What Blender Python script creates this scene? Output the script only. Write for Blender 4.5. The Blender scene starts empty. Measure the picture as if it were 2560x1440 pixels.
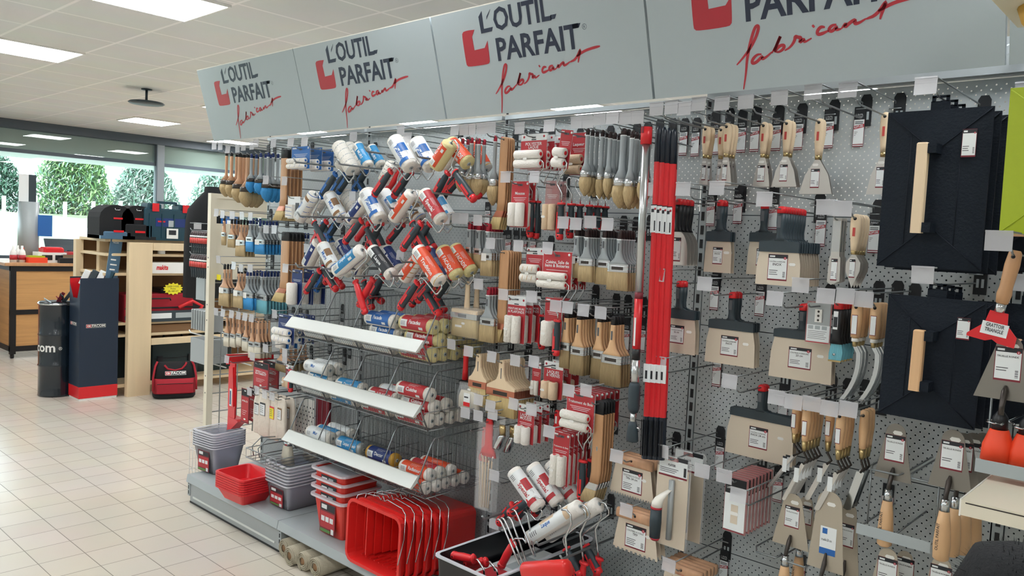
import bpy, math, random
from mathutils import Vector, Matrix, Euler
random.seed(7)
SC = bpy.context.scene
COL = SC.collection
# ------------------------------------------------------------------ camera, world, light, exposure
F_PX = 1991.9
YAW, PITCH, ROLL = (math.radians(v) for v in (42.573, 3.622, 2.731))
EYE = Vector((0, 0, 1.64))
_f = Vector((-math.sin(YAW)*math.cos(PITCH), math.cos(YAW)*math.cos(PITCH), -math.sin(PITCH)))
_r0 = Vector((math.cos(YAW), math.sin(YAW), 0)); _u0 = _r0.cross(_f)
_r = _r0*math.cos(ROLL)+_u0*math.sin(ROLL); _u = -_r0*math.sin(ROLL)+_u0*math.cos(ROLL)
cd = bpy.data.cameras.new('camera'); cam = bpy.data.objects.new('camera', cd); COL.objects.link(cam)
cd.sensor_width = 36; cd.lens = F_PX/2560*36; cd.clip_start = .05; cd.clip_end = 200
M4 = Matrix((_r, _u, -_f)).transposed().to_4x4(); M4.translation = EYE; cam.matrix_world = M4
SC.camera = cam
SC.cycles.transparent_max_bounces = 32; SC.cycles.diffuse_bounces = 4; SC.cycles.adaptive_threshold = .02
SC.view_settings.view_transform = 'Standard'; SC.view_settings.look = 'None'
SC.view_settings.gamma = 1; SC.view_settings.exposure = 1.0; SC.view_settings.use_curve_mapping = False
w = bpy.data.worlds.new('world'); SC.world = w; w.use_nodes = True
w.node_tree.nodes['Background'].inputs[0].default_value = (.74, .90, 1, 1)
w.node_tree.nodes['Background'].inputs[1].default_value = 3.8
LAMP = 12.0      # ceiling panels
sd = bpy.data.lights.new('sun', 'SUN'); so = bpy.data.objects.new('sun', sd); COL.objects.link(so)
sd.energy = 3.6; sd.angle = .02; sd.color = (1, .97, .9); so.rotation_euler = (math.radians(38), 0, math.radians(200)); so.location = (-20, 0, 9)
pd = bpy.data.lights.new('daylight', 'AREA'); pd.shape = 'RECTANGLE'; pd.size = 12; pd.size_y = 2.6
pd.cycles.is_portal = True
po = bpy.data.objects.new('daylight', pd); COL.objects.link(po); po.location = (-12.4, 3, 1.5); po.rotation_euler = (math.radians(90), 0, math.radians(-90))

def ray(px, py):
    return _r*((px-1280)/F_PX) - _u*((py-720)/F_PX) + _f
def at(px, py, Y):
    d = ray(px, py); return EYE + d*(Y/d.y)
def atx(px, py, X):
    d = ray(px, py); return EYE + d*(X/d.x)
def atz(px, py, Z):
    d = ray(px, py); return EYE + d*((Z-1.64)/d.z)

# ------------------------------------------------------------------ materials
MT = {}
def hexc(h):
    v = [int(h[i:i+2], 16)/255 for i in (0, 2, 4)]
    return tuple(c/12.92 if c <= .04045 else ((c+.055)/1.055)**2.4 for c in v)+(1,)
def mat(name, col, rough=.5, metal=0, alpha=1, emit=0, noise=0, scale=40, bump=0, stretch=None, spec=None, trans=0, coat=0):
    if name in MT: return MT[name]
    m = bpy.data.materials.new(name); m.use_nodes = True; MT[name] = m
    nt = m.node_tree; b = nt.nodes['Principled BSDF']
    c = hexc(col) if isinstance(col, str) else tuple(col)+(1,)
    b.inputs['Base Color'].default_value = c; b.inputs['Roughness'].default_value = rough
    b.inputs['Metallic'].default_value = metal; b.inputs['Alpha'].default_value = alpha
    if spec is not None: b.inputs['Specular IOR Level'].default_value = spec
    if coat: b.inputs['Coat Weight'].default_value = coat
    if trans: b.inputs['Transmission Weight'].default_value = trans
    if emit:
        b.inputs['Emission Color'].default_value = c; b.inputs['Emission Strength'].default_value = emit
    if noise or bump:
        tc = nt.nodes.new('ShaderNodeTexCoord'); mp = nt.nodes.new('ShaderNodeMapping')
        nz = nt.nodes.new('ShaderNodeTexNoise'); nt.links.new(tc.outputs['Object'], mp.inputs[0]); nt.links.new(mp.outputs[0], nz.inputs['Vector'])
        mp.inputs['Scale'].default_value = stretch or (1, 1, 1)
        nz.inputs['Scale'].default_value = scale; nz.inputs['Detail'].default_value = 3
        if noise:
            mx = nt.nodes.new('ShaderNodeMix'); mx.data_type = 'RGBA'
            mx.inputs[6].default_value = tuple(v*(1-noise) for v in c[:3])+(1,); mx.inputs[7].default_value = tuple(min(1, v*(1+noise*.6)) for v in c[:3])+(1,)
            nt.links.new(nz.outputs[0], mx.inputs[0]); nt.links.new(mx.outputs[2], b.inputs['Base Color'])
        if bump:
            bp = nt.nodes.new('ShaderNodeBump'); bp.inputs['Strength'].default_value = bump; bp.inputs['Distance'].default_value = .01
            nt.links.new(nz.outputs[0], bp.inputs['Height']); nt.links.new(bp.outputs[0], b.inputs['Normal'])
    return m
BR = (1, 1, .05)   # stretch bristle / grain noise along z
mat('wood', 'D3A683', .5, noise=.16, scale=60, stretch=(1, 1, .08)); mat('woodpale', 'E6CFAE', .55, noise=.08, scale=50, stretch=(1, 1, .1))
mat('woodorange', 'C4966C', .45, noise=.2, scale=70, stretch=(1, 1, .06)); mat('beech', 'DDB488', .45, noise=.12, scale=60, stretch=(1, 1, .1))
mat('pine', 'E3CDA8', .6, noise=.12, scale=18, stretch=(1, 1, .06)); mat('oak', 'C99A62', .55, noise=.3, scale=5, stretch=(.5, .4, 9))
mat('copper', 'C8826A', .3, .9); mat('ferrule', 'C3C6C8', .25, .9); mat('brass', 'B7A274', .3, .9)
mat('bristle', 'BDA67C', .8, noise=.35, scale=300, stretch=BR, bump=.5); mat('bristledk', '9A8560', .8, noise=.35, scale=300, stretch=BR, bump=.5)
mat('bristlegold', 'CCB57F', .75, noise=.3, scale=300, stretch=BR, bump=.4); mat('bristleblue', '2D8FD0', .6, noise=.2, scale=300, stretch=BR, bump=.4)
mat('bristlecyan', '6FB6C6', .6, noise=.2, scale=300, stretch=BR, bump=.4); mat('bristlewhite', 'D8D2C0', .7, noise=.2, scale=300, stretch=BR, bump=.4)
mat('greyplastic', '9DA5A9', .4); mat('charcoal', '2C3A42', .5); mat('black', '101217', .45); mat('blackgloss', '15171C', .25)
mat('softblack', '14181D', .6, noise=.1, scale=200); mat('red', 'D8232B', .35, noise=.05, scale=8); mat('redlabel', 'B8323A', .5); mat('orange', 'E0532F', .5)
mat('orangebright', 'F04A25', .5); mat('darkred', '7A1F2E', .5); mat('crimson', 'B0203A', .4); mat('navy', '15306F', .45); mat('blue', '1F64AF', .45); mat('sky', '2E8CC4', .5)
mat('brown', '2E1A1C', .4); mat('white', 'E8E8E4', .5); mat('paper', 'E4E9EA', .55); mat('foam', 'EFECE6', .9, noise=.03, scale=200, bump=.3)
mat('fleece', 'E9E6DE', .95, noise=.06, scale=120, bump=.5); mat('beige', 'DEC6A8', .9, noise=.05, scale=120, bump=.3); mat('yellowfleece', 'DCD29C', .9, noise=.08, scale=120, bump=.4)
mat('gold', 'C79A3C', .7, noise=.15, scale=60); mat('steel', 'C9C7C3', .30, .7, noise=.05, scale=8); mat('steeltan', 'D6CAB8', .4, .2, noise=.05, scale=6); mat('trowelsteel', 'B3AA9A', .4, .3, noise=.05, scale=6); mat('troweldark', '8A8680', .35, .6, noise=.06, scale=6); mat('steeldark', '4A4542', .35, .8)
mat('chrome', 'C9CDD0', .18, 1); mat('wire', '8D9294', .35, .7); mat('wirewhite', 'D9DBDA', .4, .2); mat('alu', 'C4C7C8', .25, .9)
mat('greysteel', 'A6ACAE', .4, .25, noise=.04, scale=5); mat('greypaint', 'A8B1B4', .4, noise=.03, scale=5); mat('sign', 'ABB7BC', .38, .0, noise=.03, scale=3)
mat('cream', 'E3DCC8', .45); mat('creamwhite', 'EDEBE2', .4); mat('stripwhite', 'D9DEDB', .3); mat('ink', '20242B', .5); mat('inkblue', '1E2940', .4); mat('logored', 'B02A38', .4)
mat('textgrey', '55595E', .6); mat('holder', 'DADBE0', .25, alpha=.52); mat('film', 'F2F4F6', .12, alpha=.16); mat('filmred', 'C98A8A', .15, alpha=.5); mat('clearbin', 'C4CBE4', .12, alpha=.13); mat('clearedge', 'EEF1FA', .12, alpha=.7)
mat('facomblue', '1A2A3E', .45); mat('drum', '14202A', .22, coat=.5); mat('bosch', '0E3B4A', .5); mat('lime', 'A9BC1E', .5, noise=.05, scale=90); mat('floatblack', '0B1622', .65, spec=.25, noise=.15, scale=150, bump=.2)
mat('yellow', 'F0E431', .5); mat('felt', 'B7AF9B', .95, noise=.12, scale=150, bump=.5); mat('green', '5B8A4A', .6); mat('tile', 'D9CDBB', .3); mat('cardbrown', '8C6A4A', .7); mat('purple', '8F5C9C', .6)
mat('fabricblack', '121519', .85, noise=.2, scale=200, bump=.3); mat('fabricred', 'A51C2C', .8, noise=.1, scale=200); mat('cloth', 'E5DCCF', .95, noise=.05, scale=60, bump=.4); mat('carbody', 'DDE3E8', .2); mat('boardred', 'C4453F', .5)

def binmat():
    m = bpy.data.materials.new('clearbin'); m.use_nodes = True; MT['clearbin'] = m; nt = m.node_tree; nt.nodes.clear(); N = nt.nodes.new; K_ = nt.links.new
    o = N('ShaderNodeOutputMaterial'); a = N('ShaderNodeMixShader'); b = N('ShaderNodeMixShader'); c = N('ShaderNodeMixShader'); t = N('ShaderNodeBsdfTransparent'); d = N('ShaderNodeBsdfDiffuse'); l = N('ShaderNodeBsdfTranslucent'); g = N('ShaderNodeBsdfGlossy'); f = N('ShaderNodeFresnel')
    t.inputs[0].default_value = (.99, .99, 1, 1)
    for q in (d, l): q.inputs[0].default_value = (.90, .92, 1, 1)
    g.inputs['Roughness'].default_value = .12; f.inputs[0].default_value = 1.3; b.inputs[0].default_value = .4; a.inputs[0].default_value = .16
    K_(d.outputs[0], b.inputs[1]); K_(l.outputs[0], b.inputs[2]); K_(t.outputs[0], a.inputs[1]); K_(b.outputs[0], a.inputs[2]); K_(f.outputs[0], c.inputs[0]); K_(a.outputs[0], c.inputs[1]); K_(g.outputs[0], c.inputs[2]); K_(c.outputs[0], o.inputs[0])
del MT['clearbin']; binmat()

# ------------------------------------------------------------------ mesh collector
class MB:
    def __init__(s): s.v = []; s.f = []; s.m = []; s.mats = []; s.T = None; s.sm = []
    def mi(s, m):
        if m not in s.mats: s.mats.append(m)
        return s.mats.index(m)
    def add(s, vs, fs, m, smooth=False):
        o = len(s.v); i = s.mi(m)
        s.v += [tuple(s.T @ Vector(v)) if s.T else tuple(v) for v in vs]
        s.f += [tuple(o+k for k in f) for f in fs]; s.m += [i]*len(fs); s.sm += [smooth]*len(fs)
        return s
    def box(s, x0, x1, y0, y1, z0, z1, m):
        v = [(x, y, z) for z in (z0, z1) for y in (y0, y1) for x in (x0, x1)]
        return s.add(v, [(0, 2, 3, 1), (4, 5, 7, 6), (0, 1, 5, 4), (2, 6, 7, 3), (0, 4, 6, 2), (1, 3, 7, 5)], m)
    def bbox(s, x0, x1, y0, y1, z0, z1, m, b=.003):   # box with chamfered vertical and top edges
        def ring(z, i): return [(x0+i, y0, z), (x1-i, y0, z), (x1, y0+i, z), (x1, y1-i, z), (x1-i, y1, z), (x0+i, y1, z), (x0, y1-i, z), (x0, y0+i, z)]
        r = ring(z0, b)+ring(z1-b, b)+[(x+(b if x < (x0+x1)/2 else -b)*.7, y+(b if y < (y0+y1)/2 else -b)*.7, z1) for x, y, z in ring(z1, b)]
        fs = [(k+a, k+(a+1) % 8, k+8+(a+1) % 8, k+8+a) for k in (0, 8) for a in range(8)]
        return s.add(r, fs+[tuple(range(7, -1, -1)), tuple(range(16, 24))], m)
    def loft(s, secs, m, n=12, p=1.0, axis='z', smooth=True):
        """secs: (t, half_a, half_b[, ca, cb]) superellipse sections along the axis."""
        vs = []; fs = []
        for q in secs:
            t, a, b = q[:3]; ca, cb = (q[3], q[4]) if len(q) > 3 else (0, 0)
            for k in range(n):
                th = 2*math.pi*k/n+math.pi/n; c, d = math.cos(th), math.sin(th)
                u = a*math.copysign(abs(c)**p, c)+ca; w_ = b*math.copysign(abs(d)**p, d)+cb
                vs.append((u, w_, t) if axis == 'z' else ((t, u, w_) if axis == 'x' else (u, t, w_)))
        L = len(secs)
        for i in range(L-1):
            for k in range(n):
                fs.append((i*n+k, i*n+(k+1) % n, (i+1)*n+(k+1) % n, (i+1)*n+k))
        fs.append(tuple(range(n-1, -1, -1))); fs.append(tuple((L-1)*n+k for k in range(n)))
        return s.add(vs, fs, m, smooth)
    def tube(s, pts, r, m, n=6, smooth=True):
        pts = [Vector(p) for p in pts]; vs = []; fs = []; up = Vector((0, 0, 1)); prev = None
        for i, p in enumerate(pts):
            d = (pts[min(i+1, len(pts)-1)]-pts[max(i-1, 0)]).normalized()
            if prev is None:
                a = d.cross(up) if abs(d.z) < .9 else d.cross(Vector((0, 1, 0)))
            else: a = prev - d*prev.dot(d)
            a.normalize(); prev = a; b = d.cross(a); rr = r[i] if isinstance(r, (list, tuple)) else r
            vs += [p+a*math.cos(2*math.pi*k/n)*rr+b*math.sin(2*math.pi*k/n)*rr for k in range(n)]
        for i in range(len(pts)-1):
            for k in range(n): fs.append((i*n+k, i*n+(k+1) % n, (i+1)*n+(k+1) % n, (i+1)*n+k))
        fs.append(tuple(range(n-1, -1, -1))); fs.append(tuple((len(pts)-1)*n+k for k in range(n)))
        return s.add(vs, fs, m, smooth)
    def cyl(s, p0, p1, r, m, n=16, r1=None):
        return s.tube([p0, p1], [r, r if r1 is None else r1], m, n)
    def prism(s, pts, y0, y1, m, plane='xz'):
        n = len(pts)
        def P(a, b, c): return {'xz': (a, c, b), 'xy': (a, b, c), 'yz': (c, a, b)}[plane]
        v = [P(a, b, y0) for a, b in pts]+[P(a, b, y1) for a, b in pts]
        return s.add(v, [tuple(range(n)), tuple(range(2*n-1, n-1, -1))]+[(i, i+n, (i+1) % n+n, (i+1) % n) for i in range(n)], m)
    def hang(s, outl, inl, z0, z1, m):   # open tray walls between rounded loops
        return s
    def text(s, body, x, z, h, y, m, w=None, align='LEFT', bold=0, shear=0, rot=0):
        vs, fs, tw = textmesh(body, bold, shear)
        k = h; kx = (w/tw) if w and tw else k
        ox = 0 if align == 'LEFT' else (-tw*kx/2 if align == 'CENTER' else -tw*kx)
        c, d = math.cos(rot), math.sin(rot)
        return s.add([(x+(ox+a*kx)*c-b*k*d, y, z+(ox+a*kx)*d+b*k*c) for a, b in vs], fs, m)
    def mesh(s, name):
        me = bpy.data.meshes.new(name); me.from_pydata(s.v, [], s.f)
        for m in s.mats: me.materials.append(MT[m])
        me.polygons.foreach_set('material_index', s.m); me.polygons.foreach_set('use_smooth', s.sm); me.update()
        return me
_TX = {}
def textmesh(body, bold=0, shear=0):
    key = (body, bold, shear)
    if key not in _TX:
        c = bpy.data.curves.new('t', 'FONT'); c.body = body; c.size = 1.38; c.offset = bold; c.shear = shear; c.resolution_u = 2
        o = bpy.data.objects.new('t', c); COL.objects.link(o)
        dg = bpy.context.evaluated_depsgraph_get(); me = bpy.data.meshes.new_from_object(o.evaluated_get(dg))
        vs = [(v.co.x, v.co.y) for v in me.vertices]; fs = [tuple(p.vertices) for p in me.polygons]
        bpy.data.objects.remove(o); bpy.data.meshes.remove(me); bpy.data.curves.remove(c)
        x0 = min(a for a, b in vs); vs = [(a-x0, b) for a, b in vs]
        _TX[key] = (vs, fs, max(a for a, b in vs))
    return _TX[key]

# ------------------------------------------------------------------ things and parts
LABELS = {}
def props(o, label, cat, group=None, kind=None):
    if label:
        n = len(label.split()); assert 4 <= n <= 16, (n, label)
        o['label'] = label; LABELS.setdefault(label, []).append(o.name)
    if cat: o['category'] = cat
    if group: o['group'] = group
    if kind: o['kind'] = kind
def link(name, data, parent=None, loc=None, rot=None):
    o = bpy.data.objects.new(name, data); COL.objects.link(o)
    if parent: o.parent = parent
    if loc is not None: o.location = loc
    if rot is not None: o.rotation_euler = rot
    return o
def inst(name, parts, label, cat, group=None, loc=(0, 0, 0), rot=(0, 0, 0)):
    """parts: list of (name, mesh[, subparts[, part label]]); one part = the thing itself."""
    if len(parts) == 1 and not (len(parts[0]) > 2 and parts[0][2]):
        r = link(name, parts[0][1], None, loc, rot)
    else:
        r = link(name, None, None, loc, rot); r.empty_display_size = .01
        for p in parts:
            q = link(p[0], p[1], r)
            if len(p) > 3 and p[3]: q['label'] = p[3]
            for sp in (p[2] if len(p) > 2 and p[2] else []): link(sp[0], sp[1], q)
    props(r, label, cat, group); return r
def struct(name, mb, label=None):
    o = link(name, mb.mesh(name)); o['kind'] = 'structure'
    if label: o['label'] = label
    return o
def B(): return MB()
# ------------------------------------------------------------------ the setting
so.rotation_euler = Vector((-1, .35, -1.25)).to_track_quat('-Z', 'Y').to_euler()
def tiled(name, base, base2, mortar, bw, rh, ms, ox, oy, rough, bump=0, mrough=None):
    m = mat(name, base, rough); nt = m.node_tree; b = nt.nodes['Principled BSDF']
    tc = nt.nodes.new('ShaderNodeTexCoord'); mp = nt.nodes.new('ShaderNodeMapping'); br = nt.nodes.new('ShaderNodeTexBrick')
    nt.links.new(tc.outputs['Object'], mp.inputs[0]); nt.links.new(mp.outputs[0], br.inputs['Vector'])
    mp.inputs['Location'].default_value = (-ox+bw*200, -oy+rh*200, 0)
    br.offset = 0; br.squash = 1
    for k, v in (('Scale', 1), ('Mortar Size', ms), ('Mortar Smooth', .1), ('Bias', 0), ('Brick Width', bw), ('Row Height', rh)): br.inputs[k].default_value = v
    br.inputs['Color1'].default_value = hexc(base); br.inputs['Color2'].default_value = hexc(base2); br.inputs['Mortar'].default_value = hexc(mortar)
    nz = nt.nodes.new('ShaderNodeTexNoise'); nz.inputs['Scale'].default_value = 2.5; nz.inputs['Detail'].default_value = 5; nt.links.new(tc.outputs['Object'], nz.inputs['Vector'])
    mx = nt.nodes.new('ShaderNodeMix'); mx.data_type = 'RGBA'; mx.blend_type = 'MULTIPLY'; mx.inputs[0].default_value = .12
    nt.links.new(br.outputs['Color'], mx.inputs[6]); nt.links.new(nz.outputs['Color'], mx.inputs[7]); nt.links.new(mx.outputs[2], b.inputs['Base Color'])
    if bump:
        bp = nt.nodes.new('ShaderNodeBump'); bp.inputs['Strength'].default_value = bump; bp.inputs['Distance'].default_value = .002; bp.invert = True
        nt.links.new(br.outputs['Fac'], bp.inputs['Height']); nt.links.new(bp.outputs[0], b.inputs['Normal'])
    return m
tiled('floortile', 'D2CBBF', 'CDC5B8', '948D84', .2025, .205, .0022, -4.07, 1.432, .22, .4)
tiled('ceiltile', 'E8EAE9', 'E4E6E5', 'FBFBFA', .598, .602, .011, -5.70, 1.78, .9)
mat('wallpaint', 'E4E4E0', .8)
X0, X1, Y0, Y1, CZ = -12.75, 4.0, -4.0, 8.0, 2.94
struct('floor', B().box(X0, X1, Y0, Y1, -.1, 0, 'floortile'))
struct('ceiling', B().box(X0, X1, Y0, Y1, CZ, CZ+.2, 'ceiltile'))
struct('wall_back', B().box(X0, X1, Y1, Y1+.1, 0, CZ, 'wallpaint'))
struct('wall_right', B().box(X1, X1+.1, Y0, Y1, 0, CZ, 'wallpaint'))
struct('wall_front', B().box(X0, X1, Y0-.1, Y0, 0, CZ, 'wallpaint'))
mat('frame', '4F5B66', .45); mat('mullion', '8C959B', .4); mat('soffit', 'C3CCC4', .8)
g = bpy.data.materials.new('glass'); g.use_nodes = True; MT['glass'] = g; nt = g.node_tree; nt.nodes.clear()
out = nt.nodes.new('ShaderNodeOutputMaterial'); mx = nt.nodes.new('ShaderNodeMixShader'); tr = nt.nodes.new('ShaderNodeBsdfTransparent'); gl = nt.nodes.new('ShaderNodeBsdfGlossy')
gl.inputs['Roughness'].default_value = .01; tr.inputs[0].default_value = (.93, .97, .96, 1); lw = nt.nodes.new('ShaderNodeFresnel'); lw.inputs[0].default_value = 1.6
nt.links.new(lw.outputs[0], mx.inputs[0]); nt.links.new(tr.outputs[0], mx.inputs[1]); nt.links.new(gl.outputs[0], mx.inputs[2]); nt.links.new(mx.outputs[0], out.inputs[0])
WX = -12.7
ZB = atx(200, 340, WX).z-.0; ZT = atx(200, 388, WX).z; SILL = 1.0
struct('wall_left', B().box(WX-.15, WX, Y0, Y1, 0, SILL, 'wallpaint'))
struct('trim_1', B().box(WX-.1, WX+.08, Y0, Y1, ZB, CZ, 'frame'))
MY = [-3.9, -1.2, 1.5+.0, 5.45, 7.9]
MY[2] = 1.6
fr = B().box(WX-.06, WX+.03, Y0, Y1, ZT-.05, ZT, 'frame').box(WX-.06, WX+.05, Y0, Y1, SILL, SILL+.06, 'frame')
struct('trim_2', fr)
for i, y in enumerate(MY[1:4]): struct('trim_%d' % (i+3), B().box(WX-.07, WX+.06, y-.02, y+.09, SILL, ZB, 'mullion').box(WX+.0, WX+.062, y-.035, y-.02, SILL, ZB, 'frame'))
for i in range(4): struct('window_%d' % (i+1), B().box(WX-.022, WX-.018, MY[i]+.08, MY[i+1], SILL+.05, ZB+.02, 'glass'))
struct('trim_6', B().box(WX-1.6, WX-.12, Y0, Y1+1, ZT-.02, ZT+.5, 'soffit'))
# outside
mat('pavement', 'A5A29A', .9, noise=.1, scale=3); mat('grass', '78826A', .9, noise=.35, scale=14, stretch=(1, 1, 3))
struct('ground_1', B().box(-70, X0-.1, -25, 45, -.15, -.02, 'pavement'))
sl = []; NX, NY = 10, 24
for i in range(NX+1):
    for j in range(NY+1):
        t = i/NX; sl.append((-20-12*t, -14+50*j/NY, .2+1.55*t+.18*math.sin(j*1.7+i)*t))
mb = B().add(sl, [(i*(NY+1)+j, (i+1)*(NY+1)+j, (i+1)*(NY+1)+j+1, i*(NY+1)+j+1) for i in range(NX) for j in range(NY)], 'grass', True)
mb.box(-45, -32, -14, 36, -.1, 1.7, 'grass'); struct('ground_2', mb)
mat('leafa', 'A0BE88', .7); mat('leafb', '88A896', .7); mat('leafc', 'B2C3BA', .7)
def bush(cx, cy, r, h, m, n, label, z0=1.6):
    mb = B(); R = random.Random(int(cy*10))
    for k in range(int(n*1.7)):
        a = R.random()*6.283; q = R.random()**.5; zz = R.random()
        rr = r*q*(1-.55*zz*zz); p = Vector((cx+rr*math.cos(a)*.6, cy+rr*math.sin(a), z0+h*zz))
        s = .08+.13*R.random(); e = Matrix.Rotation(R.random()*3, 3, 'X') @ Matrix.Rotation(R.random()*3, 3, 'Z')
        mb.add([p+e @ Vector(v) for v in ((-s, 0, 0), (0, -s*.5, 0), (s, 0, 0), (0, s*.5, 0))], [(0, 1, 2, 3)], m if k % 3 else 'leafb')
    tk = B().tube([(cx, cy, z0-.3), (cx, cy, z0+h*.8)], [.09, .03], 'cardbrown')
    inst('bush', [('foliage', mb.mesh('foliage')), ('trunk', tk.mesh('trunk'))], label, 'bush', 'bushes beyond the car park')
for a in ((-33, 8.0, 1.7, 2.1, 'leafb', 3200, 'dark green bush at the far left behind the shop window'), (-33, 11.0, 1.5, 3.0, 'leafa', 3600, 'tallest bright green bush outside the shop window'),
          (-33.5, 13.9, 1.6, 2.2, 'leafc', 3000, 'pale grey green bush right of the bright green one'), (-33, 17.0, 1.6, 2.5, 'leafc', 3000, 'pale bush outside just left of the window mullion'),
          (-33.5, 20.2, 1.7, 2.4, 'leafc', 3000, 'pale bush outside just right of the window mullion'), (-33, 23.6, 1.8, 2.3, 'leafb', 2600, 'green bush outside behind the hanging brushes')): bush(*a)
for k in range(18):
    y = 7.2+k*.95
    inst('fence_post', [('p', B().box(-31.1, -31.0, y, y+.1, 1.5, 2.15+.08*(k % 3), 'white').mesh('fence_post'))], 'white wooden fence post along the bank outside', 'post', 'white fence posts on the bank')
# parked car
ca = B().loft([(-2.1, .3, .2, 0, .55), (-1.9, .8, .35, 0, .6), (-.9, .85, .42, 0, .62), (0, .86, .45, 0, .64), (1.2, .85, .42, 0, .62), (2.0, .78, .33, 0, .6), (2.1, .3, .2, 0, .55)], 'carbody', 16, .6, axis='y')
cb = B()
cabv = [(-.75, -1.0, .95), (.75, -1.0, .95), (.75, 1.4, .95), (-.75, 1.4, .95), (-.6, -.4, 1.42), (.6, -.4, 1.42), (.6, .95, 1.42), (-.6, .95, 1.42)]
cb.add(cabv, [(0, 1, 5, 4), (1, 2, 6, 5), (2, 3, 7, 6), (3, 0, 4, 7), (4, 5, 6, 7)], 'greysteel')
wh = [B().cyl((s*.85, y, .32), (s*.7, y, .32), .31, 'blackgloss', 20).mesh('wheel') for s in (-1, 1) for y in (-1.3, 1.35)]
inst('car', [('body', ca.mesh('body')), ('cabin', cb.mesh('cabin'))]+[('wheel', w_) for w_ in wh], 'white parked car seen through the window behind the counter', 'car', None, (-17.2, 6.6, 0))

# ceiling lights
def light_mesh():
    d = B().box(-.285, .285, -.285, .285, -.012, -.008, 'lamp')
    f = B()
    for a in (-1, 1): f.box(-.3, .3, min(a*.3, a*.285), max(a*.3, a*.285), -.014, .01, 'white').box(min(a*.3, a*.285), max(a*.3, a*.285), -.285, .285, -.014, .01, 'white')
    return [('diffuser', d.mesh('diffuser')), ('frame', f.mesh('frame'))]
mat('lamp', (.97, .985, 1), .5, emit=LAMP)
LP = light_mesh()
row = {2.08: [(-4.86, 'nearest ceiling light, left of the signs'), (-7.2, 'ceiling light cut by the left edge'), (-9.55, 'ceiling light hidden far left'), (-2.5, 'ceiling light above the second sign'), (-.15, 'ceiling light above the near sign')],
       4.5: [(-10.75, 'ceiling light just above the window beam'), (-8.4, 'ceiling light peeping left of the first sign'), (-6.05, 'ceiling light behind the first sign'), (-3.7, 'ceiling light behind the second sign'), (-1.35, 'ceiling light behind the third sign')],
       6.3: [(-11.95, 'ceiling light showing under the first sign, at far left'), (-9.45, 'ceiling light showing under the second sign'), (-7.25, 'ceiling light showing under the joint of second and third signs'), (-4.9, 'ceiling light showing under the third sign'), (-2.5, 'ceiling light far behind the fourth sign')],
       -.35: [(-6.05, 'ceiling light over the left of the aisle'), (-3.7, 'ceiling light over the middle of the aisle'), (-1.35, 'ceiling light over the aisle by the viewer'), (1.0, 'ceiling light over the aisle at right')],
       -2.7: [(-9.5, 'ceiling light far behind the viewer at left'), (-4.86, 'ceiling light behind the viewer'), (-.15, 'ceiling light behind the viewer at right')]}
for y, l in row.items():
    for x, lab in l: inst('ceiling_light', LP, 'bright square '+lab, 'ceiling light', 'square ceiling lights', (x, y, CZ-.001))
# round dark ceiling speaker / fan
c = atz(366, 258, 2.80)
f = B().loft([(-.012, .02, .02), (-.01, .155, .155), (.0, .17, .17), (.012, .155, .155), (.014, .02, .02)], 'charcoal', 28)
st = B().cyl((0, 0, .01), (0, 0, CZ-c.z-.004), .012, 'charcoal'); pl = B().cyl((0, 0, CZ-c.z-.012), (0, 0, CZ-c.z-.001), .05, 'charcoal', 20)
inst('ceiling_disc', [('disc', f.mesh('disc')), ('stem', st.mesh('stem')), ('ceiling_plate', pl.mesh('ceiling_plate'))], 'dark round disc hanging on a short stem from the tiled ceiling', 'ceiling fitting', None, c)

# ------------------------------------------------------------------ the long gondola
def peg_material():
    m = mat('peg', 'B0B7B9', .42, metal=.1); nt = m.node_tree; b = nt.nodes['Principled BSDF']
    tc = nt.nodes.new('ShaderNodeTexCoord'); sp = nt.nodes.new('ShaderNodeSeparateXYZ'); nt.links.new(tc.outputs['Object'], sp.inputs[0])
    def N(op, a, b_=None):
        n = nt.nodes.new('ShaderNodeMath'); n.operation = op
        for i, q in enumerate((a, b_)):
            if q is None: continue
            if isinstance(q, (int, float)): n.inputs[i].default_value = q
            else: nt.links.new(q, n.inputs[i])
        return n.outputs[0]
    ds = []
    for off in (0, .5):
        u = N('SUBTRACT', N('FRACT', N('ADD', N('MULTIPLY', sp.outputs[0], 40), off)), .5); v = N('SUBTRACT', N('FRACT', N('ADD', N('MULTIPLY', sp.outputs[2], 40), off)), .5)
        ds.append(N('ADD', N('MULTIPLY', u, u), N('MULTIPLY', v, v)))
    hole = N('LESS_THAN', N('MINIMUM', *ds), .0105)
    # plain strip beside every row joint
    zz = N('ABSOLUTE', N('SUBTRACT', N('FRACT', N('DIVIDE', N('SUBTRACT', sp.outputs[2], .156), .4)), .5))
    hole = N('MULTIPLY', hole, N('LESS_THAN', zz, .468))
    nt.links.new(N('SUBTRACT', 1, hole), b.inputs['Alpha'])
    return m
peg_material()
XB = [-4.46, -3.465, -2.465, -1.465, -.465, .535]
where = ['at the far left end', 'second from left', 'in the middle', 'beside the long poles', 'nearest the viewer']
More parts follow.
